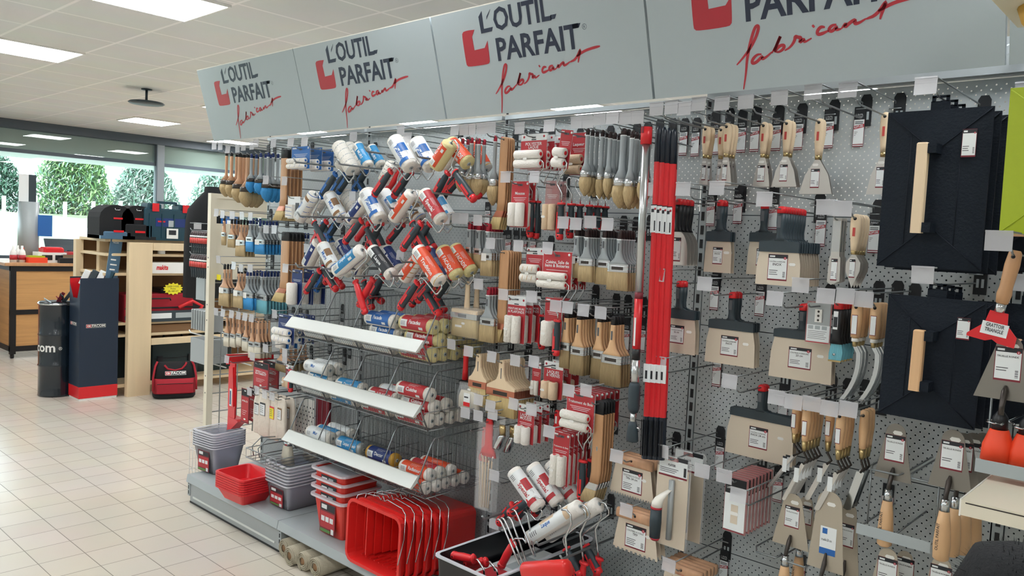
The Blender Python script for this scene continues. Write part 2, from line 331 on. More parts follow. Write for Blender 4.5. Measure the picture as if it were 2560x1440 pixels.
for i in range(5):
    a, b = XB[i], XB[i+1]; parts = []
    for k in range(5):
        z0 = .156+.4*k; parts.append(('back_panel', B().box(a+.018, b-.018, 2.6, 2.602, z0+.0015, z0+.3985, 'peg').mesh('back_panel')))
    po_ = B().box(a-.014, a+.014, 2.60, 2.66, .02, 2.17, 'greypaint')
    for k in range(43): po_.box(a-.006, a+.006, 2.5985, 2.6005, .1+k*.05-.016, .1+k*.05+.016, 'black')
    parts.append(('post', po_.mesh('post')))
    parts.append(('shade_backing', B().box(a, b, 2.70, 2.705, .1, 1.772, 'charcoal').mesh('shade_backing')))  # added dark sheet, so holes below eye level look like shaded interior
    sh = B().box(a+.002, b-.002, 2.15, 2.6, .155, .17, 'greypaint').box(a+.002, b-.002, 2.125, 2.15, .12, .17, 'greypaint')
    sh.add([(x, y, z) for x in (a+.002, b-.002) for y, z in ((2.125, .17), (2.117, .128), (2.125, .12), (2.15, .17))], [(0, 1, 2, 3), (7, 6, 5, 4), (0, 4, 5, 1), (1, 5, 6, 2)], 'greypaint')
    parts.append(('base_shelf', sh.mesh('base_shelf')))
    foot = B().box(a-.01, a+.01, 2.16, 2.6, .0, .155, 'greypaint').box(a-.012, a+.012, 2.135, 2.16, .04, .15, 'greypaint')
    for k in range(3): foot.box(a-.004, a+.002, 2.133, 2.136, .05+k*.03, .07+k*.03, 'black')
    parts.append(('foot', foot.mesh('foot')))
    if i == 0:
        kp = B().box(a+.01, b-.012, 2.14, 2.15, .008, .125, 'greysteel').box(a+.05, b-.05, 2.136, 2.14, .035, .045, 'stripwhite').box(a+.01, b-.012, 2.138, 2.152, 0, .01, 'black')
        parts.append(('kick_plate', kp.mesh('kick_plate')))
    tr_ = B().box(a+.01, b-.01, 2.575, 2.6, 2.157, 2.175, 'greypaint')
    if i >= 3: tr_.box(a+.01, b-.01, 2.56, 2.57, 2.16, 2.26, 'greysteel')
    parts.append(('top_rail', tr_.mesh('top_rail')))
    inst('shelving_bay', parts, 'grey perforated display shelving bay '+where[i], 'shelving', 'bays of the long grey shelving')
endp = B().box(-4.475, -4.462, 2.12, 2.2, .0, .17, 'greypaint')

# header signs
BR_ = [(.376, .098), (.362, .099), (.347, .087), (.344, .075), (.358, .076), (.38, .094), (.376, .084), (.388, .087), (.408, .101)]
STROKES = [[(.296, .076), (.315, .092), (.342, .118), (.362, .148), (.372, .172), (.37, .180), (.360, .176), (.344, .138), (.330, .090), (.324, .05), (.313, .003)], BR_,
    [(.407, .097), (.425, .122), (.438, .145), (.429, .129), (.412, .097), (.43, .115), (.446, .116), (.444, .106), (.429, .097), (.416, .101)],
    [(.446, .1), (.463, .107), (.477, .124), (.478, .136), (.487, .131), (.496, .13), (.489, .115), (.504, .126), (.502, .114), (.525, .124)],
    [(.5285, .153), (.5335, .157)], [(.563, .148), (.551, .151), (.541, .141), (.542, .131), (.555, .132), (.573, .138)], [(.594, .151), (.581, .15), (.572, .14), (.581, .133), (.596, .147), (.592, .136), (.607, .138)],
    [(.607, .138), (.62, .153), (.615, .139), (.632, .152), (.645, .157), (.641, .146), (.653, .146), (.672, .155)], [(.672, .154), (.699, .16), (.726, .195), (.716, .174), (.707, .148)], [(.703, .169), (.736, .183), (.775, .189), (.807, .191)]]
def smoothpts(p, it=2):
    for _ in range(it):
        q = [p[0]]
        for a, b in zip(p, p[1:]): q += [(a[0]*.75+b[0]*.25, a[1]*.75+b[1]*.25), (a[0]*.25+b[0]*.75, a[1]*.25+b[1]*.75)]
        p = q+[p[-1]]
    return p
def ribbon(mb, pts, w, y, m):
    pts = smoothpts(pts); vs = []; n = len(pts)
    for i, p in enumerate(pts):
        a, b = pts[max(0, i-1)], pts[min(n-1, i+1)]; dx, dz = b[0]-a[0], b[1]-a[1]; L = math.hypot(dx, dz) or 1
        ww = w*(.35+.65*min(1, 4*min(i+.4, n-1-i+.4)/n)); vs += [(p[0]-dz/L*ww, y, p[1]+dx/L*ww), (p[0]+dz/L*ww, y, p[1]-dx/L*ww)]
    mb.add(vs, [(2*i, 2*i+1, 2*i+3, 2*i+2) for i in range(n-1)], m)
def sign_parts():
    pn = B().box(.002, .993, 0, .018, 0, .4, 'sign').box(.002, .993, 0, .10, .4, .404, 'creamwhite')  # whitish top ledge: the ceiling light's glow put into its colour
    y = -.0008
    lg = B().prism(smoothpts([(.233, .322), (.195, .324), (.165, .321), (.162, .295), (.162, .215), (.164, .193), (.19, .190), (.265, .189), (.288, .192), (.291, .215), (.293, .274)], 1)+[(.273, .250), (.217, .248), (.215, .298)], y, y+.0008, 'logored')
    for s in STROKES: ribbon(lg, s, .0046, y, 'logored')
    le = B().prism([(.264, .364), (.284, .382), (.283, .318), (.33, .319), (.322, .304), (.266, .303)], y, y+.0008, 'inkblue').prism([(.306, .360), (.329, .382), (.317, .365), (.303, .349)], y, y+.0008, 'inkblue')
    le.text('OUTIL', .338, .305, .081, y, 'inkblue', w=.275, bold=.035).prism([(.61, .305), (.628, .305), (.637, .32), (.61, .32)], y, y+.0008, 'inkblue')
    le.text('PARFAIT', .334, .197, .082, y, 'inkblue', w=.392, bold=.035).prism([(.70, .276), (.736, .276), (.727, .262), (.70, .262)], y, y+.0008, 'inkblue')
    n = 20; vs = []
    for k in range(n):
        a = 2*math.pi*k/n; vs += [(.751+.0095*math.cos(a), y, .262+.0095*math.sin(a)), (.751+.0083*math.cos(a), y, .262+.0083*math.sin(a))]
    le.add(vs, [(2*k, 2*k+1, (2*k+3) % (2*n), (2*k+2) % (2*n)) for k in range(n)], 'inkblue').text('R', .751, .2575, .009, y, 'inkblue', align='CENTER')
    br = B().box(.01, .025, .018, .37, .02, .04, 'greypaint'); br2 = B().box(.965, .98, .018, .37, .02, .04, 'greypaint')
    return [('panel', pn.mesh('panel'), [('logo', lg.mesh('logo')), ('lettering', le.mesh('lettering'))]), ('bracket', br.mesh('bracket')), ('bracket', br2.mesh('bracket'))]
SP = sign_parts(); tilt = math.atan2(.112, .384)
for i, s in enumerate(('leftmost, nearest the window', 'second from the left', 'third from the left', 'largest and nearest, cut by the top edge')):
    inst('header_sign', SP, 'grey tool maker header sign with red handwriting, '+s, 'sign', 'header signs above the shelving', (XB[i]+.002, 2.237, 2.113), (tilt, 0, 0))
inst('header_sign', [('header_sign', B().box(.002, .993, 0, .018, 0, .4, 'sign').mesh('header_sign'))], 'blank grey end of the header signs behind white baskets', 'sign', None, (XB[4]+.002, 2.237, 2.113), (tilt, 0, 0))
# ------------------------------------------------------------------ hooks
ORD = ['frontmost', 'second from front', 'third from front', 'fourth from front', 'fifth from front', 'sixth from front', 'seventh from front', 'eighth from front', 'ninth from front', 'tenth from front', 'eleventh from front']
HB = B().prism([(-.017, -.075), (.017, -.075), (.017, .012), (.010, .024), (-.010, .024), (-.017, .012)], -.004, -.001, 'softblack').box(-.010, -.003, -.0045, -.004, -.055, -.03, 'greypaint').box(.003, .010, -.0045, -.004, -.055, -.03, 'greypaint').mesh('back_plate')
def holder_mesh(tilt=0):
    m = B().box(-.052, 0, -.0015, 0, -.042, 0, 'holder').box(-.052, 0, -.005, 0, -.002, .002, 'holder').box(-.050, -.002, -.0022, -.0015, -.014, -.012, 'holder').mesh('price_holder'); return m
HM = holder_mesh()
HOOKS = []
def hook(X, zu, zl, Yf=2.27, what='nothing', group='display hooks on the grey shelving', holder=True, cat='hook', label=None, Yb=2.6, back=True):
    """double wire hook: upper wire carries the price holder, lower wire the goods."""
    O = Vector((X, Yb, zl)); L = Yb-Yf; du = zu-zl
    wv = B(); r = .0022
    lowt = L-.004 if holder else L
    wv.tube([(0, 0, 0), (0, -lowt+.022, 0), (0, -lowt+.012, .002), (0, -lowt, .010)], r*1.15, 'wire')
    if holder: wv.tube([(0, 0, 0), (0, -.001, du*.5), (0, -.004, du), (0, -L*.5, du), (0, -L, du)], r, 'wire')
    wv.tube([(-.018, -.005, du*.6), (.018, -.005, du*.6)], r, 'wire')
    r_ = link('display_hook', None, None, O); r_.empty_display_size = .01
    link('wire', wv.mesh('wire'), r_)
    if holder: h = link('price_holder', HM, r_, (.002, -L-.002, du+.001), (random.uniform(-.12, .05), 0, random.uniform(-.06, .06)))
    if back: link('back_plate', HB, r_, (.012, 0, du))
    HOOKS.append((r_, what)); props(r_, label or ('wire display hook '+what), cat, group); return r_
TAGN = []
def rupture(X, Z, label, Y=2.594):
    b = B().box(-.0165, .0165, 0, .0006, -.125, -.04, 'darkred').box(-.0155, .0155, -.0003, 0, -.122, -.04, 'paper').box(-.0155, .0155, -.0004, 0, -.119, -.116, 'darkred')
    b.box(-.0165, .0165, -.0004, .0006, -.04, 0, 'softblack')
    b.text('L OUTIL', -.011, -.027, .005, -.0008, 'paper', w=.022).text('PARFAIT', -.011, -.034, .005, -.0008, 'paper', w=.022)
    for k, (a, c) in enumerate(((-.0125, .012), (-.0125, .0115))): b.box(a, c, -.0007, -.0003, -.048-.005*k, -.0455-.005*k, 'textgrey')
    b.add([(-.0155, -.0006, -.070), (.0155, -.0006, -.064), (.0155, -.0006, -.0535), (-.0155, -.0006, -.0595)], [(0, 1, 2, 3)], 'logored')
    b.text('RUPTURE', -.0135, -.0675, .0068, -.0009, 'paper', w=.027, bold=.03, rot=.19)
    for k in range(3): b.box(-.013, -.003-.003*k, -.0007, -.0003, -.079-.005*k, -.0778-.005*k, 'textgrey')
    inst('stock_card', [('stock_card', rupture_mesh.setdefault('m', b.mesh('stock_card')))], label, 'card', 'out of stock cards on the panel', (X, Y, Z))
rupture_mesh = {}

# ------------------------------------------------------------------ product parts.  Hang point at local origin, front is -Y, goods hang to -Z
def label_on(mb, cx, cz, w, h, y, title=None, lines=3, head='ink', foot='darkred', size=None):
    mb.box(cx-w/2, cx+w/2, y, y+.0004, cz-h/2, cz+h/2, 'darkred')
    e = w*.03
    mb.box(cx-w/2+e, cx+w/2-e, y-.0003, y, cz-h/2+h*.06, cz+h/2-h*.15, 'paper').box(cx-w/2+e*.3, cx+w/2-e*.3, y-.0003, y, cz+h/2-h*.15, cz+h/2-h*.01, head)
    mb.box(cx-w*.42, cx-w*.15, y-.0005, y-.0003, cz+h/2-h*.11, cz+h/2-h*.05, 'paper')
    r = min(w, h)*.07; n = 12; ox, oz = cx+w*.36, cz+h*.36
    mb.add([(ox+r*math.cos(6.283*k/n), y-.0006, oz+r*math.sin(6.283*k/n)) for k in range(n)], [tuple(range(n))], 'logored')
    mb.box(ox-r*.15, ox+r*.15, y-.0008, y-.0006, oz-r*.6, oz+r*.6, 'paper')
    if title:
        for i, t in enumerate(title):
            tw = textmesh(t, .02)[2]; th = min(h*.10, w*.8/tw); mb.text(t, cx-w*.02, cz+h*(.20-.13*i), th, y-.0006, 'ink', align='CENTER', bold=.02)
    for k in range(lines): mb.box(cx-w*.42, cx+w*(.02-.06*(k % 2)), y-.0005, y-.0003, cz-h*(.13+.075*k), cz-h*(.105+.075*k), 'textgrey')
    for k in range(7):
        zz = cz-h*.38+h*.035*k; mb.box(cx+w*.28, cx+w*.40, y-.0005, y-.0003, zz, zz+h*(.012+.008*(k % 2)), 'ink')
def sticker(mb, x, z, y, w=.022, h=.009):
    mb.prism([(x-w/2, z), (x-w/2+h*.4, z-h/2), (x+w/2-h*.4, z-h/2), (x+w/2, z), (x+w/2-h*.4, z+h/2), (x-w/2+h*.4, z+h/2)], y, y+.0004, 'white')

def flat_brush(L, W, hand='beech', dip='brown', bris='bristle', fer='ferrule', t=.012, nar=.0095, cap='paper', frac=None, long_=False, stick=False):
    hl = L*(.55 if frac is None else frac); fl = min(.028, L*.13); z1 = -hl; z2 = z1-fl; z3 = -L; hw = W/2
    d = .022 if dip else 0; h = B()
    if dip: h.loft([(.010, nar*.5, t*.3), (.007, nar*.9, t*.42), (0, nar, t*.5), (-d, nar*1.02, t*.5)], dip, 10, .8)
    mid = z1*.6
    h.loft([(-d if dip else .010, nar if dip else nar*.6, t*.5), (-d-.004, nar*1.05, t*.52), (mid*.8, nar*1.1, t*.55), (mid, nar*1.15, t*.6), (z1*.8, nar*1.15+(hw-nar*1.15)*.25, t*.6), (z1*.92, nar+(hw-nar)*.7, t*.6), (z1, hw*.97, t*.55)], hand, 10, .8)
    if dip and hand == 'greyplastic': h.box(-nar, nar, -t*.53, t*.53, -d-.004, -d, cap)
    h.cyl((0, -t*.5-.0003, 0), (0, t*.5+.0003, 0), .0028, 'black', 8)
    h.box(-nar*.35, nar*.35, -t*.62, -t*.6, mid*.95, mid*.55, 'textgrey')
    f = B().loft([(z1+.002, hw, t*.62), (z2, hw, t*.62)], fer, 12, .45, smooth=False)
    for k in (.25, .75): f.loft([(z1-fl*k+.0012, hw+.0007, t*.66), (z1-fl*k-.0012, hw+.0007, t*.66)], fer, 12, .45)
    f.box(-hw*.55, hw*.55, -t*.67, -t*.64, z2+fl*.3, z2+fl*.7, 'steeldark' if fer != 'copper' else 'copper')
    if stick: f.box(-hw*.8, hw*.1, -t*.70, -t*.67, z2-.004, z1, 'white')
    b = B().loft([(z2, hw*.97, t*.58), (z2+(z3-z2)*.5, hw*1.03, t*.62), (z3, hw*1.06, t*.4)], bris, 14, .45)
    return [('handle', h.mesh('handle')), ('ferrule', f.mesh('ferrule')), ('bristles', b.mesh('bristles'))]
def round_brush(L, W, hand='wood', dip='softblack', bris='bristle', fer='steeldark', thick=False, sleeve=None):
    r = W/2; hl = L*.62; z1 = -hl; z2 = -hl-L*.09; n = .0075 if not thick else .011; h = B()
    if dip: h.loft([(.010, n*.5, n*.5), (.006, n, n), (-.014, n, n)], dip, 10)
    h.loft([(-.014, n*1.02, n), (-.02, n*1.1, n*1.1), (-hl*.5, n*1.0, n), (-hl*.8, n*1.15, n*1.15), (z1, r*.92, r*.92)], hand, 12)
    if hand == 'greyplastic': h.loft([(-.014, n*1.12, n*1.12), (-.018, n*1.12, n*1.12)], 'paper', 10)
    h.cyl((0, -n-.0005, 0), (0, n+.0005, 0), .0028, 'black', 8)
    f = B().loft([(z1+.001, r*.95, r*.95), (z2, r, r)], fer, 16)
    b = B().loft([(z2, r*.97, r*.97), (z2-(L+z2)*.35, r*1.12, r*1.12), (z2-(L+z2)*.7, r*.85, r*.85), (-L, r*.18, r*.18)], bris, 14)
    if sleeve: f.loft([(z1+.02, r*1.12, r*1.12), (z2-.03, r*1.12, r*1.12)], 'film', 12)
    return [('handle', h.mesh('handle')), ('ferrule', f.mesh('ferrule')), ('bristles', b.mesh('bristles'))]
def radiator_brush(L, W, hand='woodorange', dip=None, fer='copper', bris='bristlegold'):
    nar = W*.36; t = .0075; hl = L*.80; h = B()
    secs = [(.012, nar*.35, t*.4), (.008, nar*.8, t*.5), (0, nar, t*.5), (-hl*.5, nar*1.05, t*.5), (-hl*.85, nar, t*.5), (-hl, nar*1.0, t*.5, -W*.10, 0)]
    if dip: h.loft([(.012, nar*.6, t*.45), (.008, nar, t*.55), (-.035, nar*1.03, t*.56)], dip, 10, .7); secs[0] = (-.035, nar, t*.5); secs[1] = (-.04, nar, t*.5); secs[2] = (-.05, nar, t*.5)
    h.loft(secs, hand, 10, .7)
    h.cyl((0, -t*.5-.0006, 0), (0, t*.5+.0006, 0), .003, 'black', 8); sticker(h, nar*.1, -hl*.55, -t*.5-.0008, .008, .016)
    x0 = -W*.10
    f = B().loft([(-hl+.003, nar*1.05, t*.62, x0, 0), (-hl-L*.06, nar*1.25, t*.62, x0-W*.22, 0)], fer, 12, .5, smooth=False)
    b = B().loft([(-hl-L*.058, nar*1.2, t*.58, x0-W*.22, 0), (-L, nar*1.5, t*.5, x0-W*.55, 0)], bris, 12, .5)
    return [('handle', h.mesh('handle')), ('ferrule', f.mesh('ferrule')), ('bristles', b.mesh('bristles'))]
def spalter(L, W):      # wide pale wooden brush with copper ferrule
    hw = W/2; z1 = -L*.50; z2 = -L*.64; t = .010; h = B()
    o = [(-.008, .010), (.008, .010), (.0135, .002), (.0135, -L*.13), (.015, -L*.22), (.026, -L*.33), (hw*.72, -L*.40), (hw, -L*.45), (hw, z1)]
    o = o+[(-x, z) for x, z in reversed(o)][:-1]
    h.prism(o, -t/2, t/2, 'woodpale').cyl((0, -t/2-.0006, 0), (0, t/2+.0006, 0), .004, 'cardbrown', 10)
    h.box(-.002, .002, -t/2-.0006, -t/2, -L*.30, -L*.10, 'textgrey')
    f = B().box(-hw-.0005, hw+.0005, -t*.62, t*.62, z2, z1, 'copper').box(-hw*.5, hw*.5, -t*.66, -t*.62, z2+.006, z1-.008, 'steeldark')
    for k in (.2, .8): f.box(-hw-.001, hw+.001, -t*.66, t*.66, z2+(z1-z2)*k-.0012, z2+(z1-z2)*k+.0012, 'copper')
    b = B().loft([(z2, hw*.98, t*.58), (-L, hw*1.04, t*.5)], 'bristlegold', 12, .35)
    return [('handle', h.mesh('handle')), ('ferrule', f.mesh('ferrule')), ('bristles', b.mesh('bristles'))]
def wallbrush(L, W):    # wide block brush in a clear bag
    hw = W/2; h = B().loft([(.008, .006, .006), (0, .010, .009), (-L*.3, .011, .011), (-L*.47, .015, .011), (-L*.50, .02, .012)], 'woodpale', 12).bbox(-hw, hw, -.018, .018, -L*.56, -L*.49, 'woodpale', .004).cyl((0, -.0105, 0), (0, .0105, 0), .004, 'cardbrown', 10)
    f = B().box(-hw, hw, -.0185, .0185, -L*.66, -L*.56, 'ferrule').box(-hw*.4, hw*.2, -.0195, -.0185, -L*.64, -L*.58, 'textgrey')
    b = B().loft([(-L*.66, hw*.97, .017), (-L, hw*1.02, .017)], 'bristlegold', 12, .35); sticker(b, 0, -L*.75, -.0185); b.box(-hw*.6, -hw*.1, -.019, -.0185, -L*.83, -L*.79, 'white')
    g_ = B().loft([(-L*.45, hw*1.03, .022), (-L*.6, hw*1.08, .024), (-L*1.01, hw*1.08, .022)], 'film', 10, .4)
    return [('handle', h.mesh('handle')), ('ferrule', f.mesh('ferrule')), ('bristles', b.mesh('bristles')), ('bag', g_.mesh('bag'), None, 'clear plastic bag')]
def roller_core(r, l, fl='foam', core='red', stripes=None, axis='z'):
    m = B(); e = r*.25
    m.loft([(-l/2, r-e, r-e), (-l/2+e*.8, r, r), (l/2-e*.8, r, r), (l/2, r-e, r-e)], fl, 16, axis=axis)
    for s in (-1, 1): m.loft([(s*(l/2+.0006), r*.42, r*.42), (s*(l/2-.002), r*.42, r*.42)], core, 12, axis=axis)
    return m
def blister(L, W, rl='v', fl='foam', card='redlabel', title=None, core='red', head=True, frame=False, rfrac=.42, n2=2, stripe=None, film='film', r=None, head_h=.2):
    """hanging card with a pair of mini roller sleeves under film."""
    hw = W/2; top = .018; bot = -L; H = top-bot
    c = B().prism([(-hw+.004, bot), (hw-.004, bot), (hw, bot+.004), (hw, top-.006), (hw-.006, top), (-hw+.006, top), (-hw, top-.006), (-hw, bot+.004)], .001, .0018, film)
    zh = top-H*head_h
    c.box(-hw*.93, hw*.93, 0, .001, bot+.004, zh, card)
    if head:
        c.box(-hw*.93, hw*.93, 0, .001, zh, top-.003, 'paper'); c.box(-.010, .010, -.0004, 0, -.001, .005, 'textgrey')
        c.box(-.012, .012, -.0003, 0, zh+.002, zh+.006, 'ink')
        for s in (-1, 1): c.cyl((s*hw*.72, -.0004, top-H*head_h*.45), (s*hw*.72, 0, top-H*head_h*.45), .005, 'logored', 10)
    else:
        c.box(-hw*.93, hw*.93, 0, .001, zh, top-.003, card).box(-.012, .012, -.0006, 0, -.003, .005, 'textgrey'); c.box(-hw*.85, -hw*.4, -.0004, 0, top-.014, top-.008, 'paper')
        c.cyl((hw*.76, -.0006, top-.012), (hw*.76, 0, top-.012), .005, 'paper', 10)
    zr = bot+H*(rfrac/2+.03); rh = H*rfrac
    zt = zh-.012
    if title:
        for i, t in enumerate(title):
            tw = textmesh(t, .02)[2]; th = min(.012, W*.84/tw); c.text(t, 0, zt-.006-.013*i, th, -.0006, 'paper', align='CENTER', bold=.02)
        zt -= .013*len(title)
    for k in range(3):
        z_ = zt-.004-.006*k
        if z_ > zr+rh/2+.004: c.box(-hw*(.7-.1*k), hw*(.7-.1*k), -.0004, 0, z_-.0016, z_, 'paper')
    P = [('card', c.mesh('card'), None, None)]
    rolls = []
    if rl == 'v':
        rr = r or min(W*.2, .019)
        for s in (-1, 1): m = roller_core(rr, rh, fl, core); m.v = [(x+s*rr*1.02, y-rr, z+zr) for x, y, z in m.v]; rolls.append(m)
    elif rl == 'h':
        rr = r or min(rh*.25, .019); lw_ = W*.92
        for s in (-1, 1): m = roller_core(rr, lw_, fl, core, axis='x'); m.v = [(x-W*.08, y-rr, z+zr+s*rr*1.02) for x, y, z in m.v]; rolls.append(m)
    else:
        rr = r or min(W*.3, .028); m = roller_core(rr, rh, fl, core); m.v = [(x, y-rr, z+zr) for x, y, z in m.v]; rolls.append(m)
    if stripe:
        for m in rolls:
            z0 = min(v[2] for v in m.v); x0 = min(v[0] for v in m.v); y0 = min(v[1] for v in m.v); cxm = sum(v[0] for v in m.v)/len(m.v)
            for k in range(3):
                zz = z0+rh*(.25+.25*k) if rl != 'h' else z0+rr
                if rl != 'h': m.add([(cxm-rr*.7, y0+rr*.25, zz), (cxm+rr*.7, y0+rr*.25, zz+.006), (cxm+rr*.7, y0+rr*.25, zz+.0085), (cxm-rr*.7, y0+rr*.25, zz+.0025)], [(0, 1, 2, 3)], stripe)
                else: m.add([(x0+W*(.2+.25*k), y0-.0005, z0+rr*.5), (x0+W*(.2+.25*k)+.002, y0-.0005, z0+rr*.5), (x0+W*(.26+.25*k), y0-.0005, z0+rr*1.5), (x0+W*(.26+.25*k)-.002, y0-.0005, z0+rr*1.5)], [(0, 1, 2, 3)], stripe)
    sticker(rolls[0], rolls[0].v[0][0]*0+sum(v[0] for v in rolls[0].v)/len(rolls[0].v), zr, min(v[1] for v in rolls[0].v)-.0006)
    for m in rolls: P.append(('roller_sleeve', m.mesh('roller_sleeve')))
    if frame:   # wire frame running down out of the pack, with a two-colour grip at its end
        wf = B(); x0 = hw*.82; z0 = zr-.5*rr
        wf.tube([(x0-.02, -rr, z0), (x0+.004, -rr, z0), (x0+.012, -rr, z0-.008), (x0+.012, -rr, z0-.03), (x0-.012, -rr-.002, z0-.065), (x0-.016, -rr-.002, z0-.09)], .0026, 'chrome')
        P.append(('frame', wf.mesh('frame')))
    return P
def grip_mesh(L, main='charcoal', acc='red', r=.014, bulb=True):     # roller handle, grows from origin to -Z
    m = B().loft([(0, .017, .010), (-.006, .019, .012), (-.014, .010, .009), (-.022, r*.82, r*.75), (-L*.5, r, r*.85), (-L*.8, r*.92, r*.8), (-L+.012, r*.95, r*.85)], main, 12, .9)
    m.loft([(-L+.022, r*1.02, r*.9), (-L+.006, r*1.05, r*.95), (-L, r*.8, r*.7)], acc, 12)
    m.loft([(.001, .018, .011), (-.007, .020, .013)], acc, 12)
    if main != acc:
        m.box(-r*.30, r*.30, -r*.9, -r*.8, -L*.80, -L*.45, acc); m.box(-r*.95, -r*.6, -r*.7, -r*.25, -L*.9, -L*.25, acc)
    m.cyl((0, -r*.95, -L+.014), (0, r*.95, -L+.014), .0035, 'black', 8)
    return m
def hand_frame(L, main='charcoal', acc='red', wirelen=.12):     # mini roller frame hanging on its wire: wire then grip
    wv = B().tube([(.012, 0, .0), (0, 0, .004), (-.008, 0, -.004), (-.008, 0, -wirelen*.3), (.018, 0, -wirelen*.65), (.018, 0, -wirelen)], .0026, 'chrome')
    g_ = grip_mesh(L-wirelen, main, acc); g_.v = [(x+.018, y, z-wirelen) for x, y, z in g_.v]
    return [('frame', wv.mesh('frame')), ('grip', g_.mesh('grip'))]
def knife(L, W, style='T', title=('COUTEAU A ENDUIRE', 'INOX'), lab=None, hfrac=.40, nar=.0135):
    """filling knife, soft grip with red hang cap."""
    hw = W/2; h = B(); hl = L*hfrac; t = .012
    h.loft([(.011, nar*.55, t*.6), (.006, nar*1.0, t*.95), (-.010, nar*1.02, t)], 'red', 12, .8)
    if style == 'O':
        h.loft([(-.010, nar, t*.9), (-hl*.4, nar*1.05, t*.95), (-hl*.8, nar*.72, t*.8), (-hl*.93, nar*.9, t*.6), (-hl, nar*1.35, t*.45)], 'black', 12, .9)
        o = [(-nar*.95, -hl+.003), (nar*.95, -hl+.003), (hw*.80, -hl-(L-hl)*.2), (hw*.98, -hl-(L-hl)*.45), (hw, -L), (-hw, -L), (-hw*.98, -hl-(L-hl)*.45), (-hw*.80, -hl-(L-hl)*.2)]
        bl = B().prism(smoothpts(o[:5], 1)+smoothpts(o[5:], 1), -.0005, .0005, 'steel'); lb_ = B(); label_on(lb_, 0, -L+(L-hl)*.47, hw*.75, (L-hl)*.72, -.0012, None, 3)
        return [('grip', h.mesh('grip')), ('blade', bl.mesh('blade'), [('label', lb_.mesh('label'))])]
    hc = hl*.26     # collar height
    h.loft([(-.010, nar, t*.9), (-hl*.30, nar*1.02, t*.95), (-hl*.52, nar*.85, t*.8), (-hl*.66, nar*1.0, t*.7), (-hl*.73, nar*1.7, t*.65)], 'charcoal', 12, .9)
    cw = hw*.90 if style == 'T' else hw*.8
    h.prism([(-nar*1.5, -hl*.70), (nar*1.5, -hl*.70), (nar*2.0, -hl+hc*1.02), (cw*.97, -hl+hc*.98), (cw, -hl+hc*.85), (cw, -hl), (-cw, -hl), (-cw, -hl+hc*.85), (-cw*.97, -hl+hc*.98), (-nar*2.0, -hl+hc*1.02)], -t*.5, t*.5, 'charcoal')
    h.box(-nar*.5, nar*.3, -t*.97, -t*.9, -hl*.42, -hl*.14, 'textgrey')
    bl = B().prism([(-cw*.97, -hl+.002), (cw*.97, -hl+.002), (hw*.97, -hl-(L-hl)*.35), (hw, -L), (-hw, -L), (-hw*.97, -hl-(L-hl)*.35)], -.0006, .0006, 'steeltan')
    lw_, lh = lab or (min(.058, hw*1.05), (L-hl)*.72); lb_ = B(); label_on(lb_, -hw*.02, -hl-(L-hl)*.46, lw_, lh, -.0012, title, 3)
    if W > .09: sticker(bl, hw*.62, -hl-(L-hl)*.35, -.0012)
    return [('grip', h.mesh('grip')), ('blade', bl.mesh('blade'), [('label', lb_.mesh('label'))])]
def wood_knife(L, W, labw=.019, tip='flat'):
    hw = W/2; hl = L*.46; n = .0125; h = B().loft([(.013, n*.4, .008), (.009, n*.85, .010), (0, n*1.15, .011), (-hl*.35, n*1.2, .011), (-hl*.8, n*.85, .009), (-hl, n*.7, .008)], 'woodpale', 14, .85)
    h.cyl((0, -.0112, 0), (0, .0112, 0), .0048, 'black', 10).box(-n*.35, n*.25, -.0113, -.0108, -hl*.55, -hl*.28, 'boardred')
    f = B().loft([(-hl+.001, n*.72, .0085), (-hl-L*.055, n*.66, .0075)], 'brass', 12)
    z0 = -hl-L*.05
    if tip == 'flat': o = [(-n*.55, z0), (n*.55, z0), (n*.8, z0-.006), (hw*.72, z0-(L+z0)*.45), (hw, -L+.003), (hw, -L), (-hw, -L), (-hw, -L+.003), (-hw*.72, z0-(L+z0)*.45), (-n*.8, z0-.006)]
    else: o = [(-.004, z0), (.004, z0), (hw, z0-(L+z0)*.25), (hw*.95, z0-(L+z0)*.5), (0, -L), (-hw*.95, z0-(L+z0)*.5), (-hw, z0-(L+z0)*.25)]
    b = B().prism(o, -.0005, .0005, 'steel'); lb_ = B(); label_on(lb_, -hw*.08, z0-(L+z0)*(.55 if tip == 'flat' else .42), labw, (L+z0)*.55, -.0012, None, 3)
    sticker(b, -hw*.1, z0-(L+z0)*.16, -.0012, min(.02, hw), .008)
    return [('handle', h.mesh('handle')), ('ferrule', f.mesh('ferrule')), ('blade', b.mesh('blade'), [('label', lb_.mesh('label'))])]
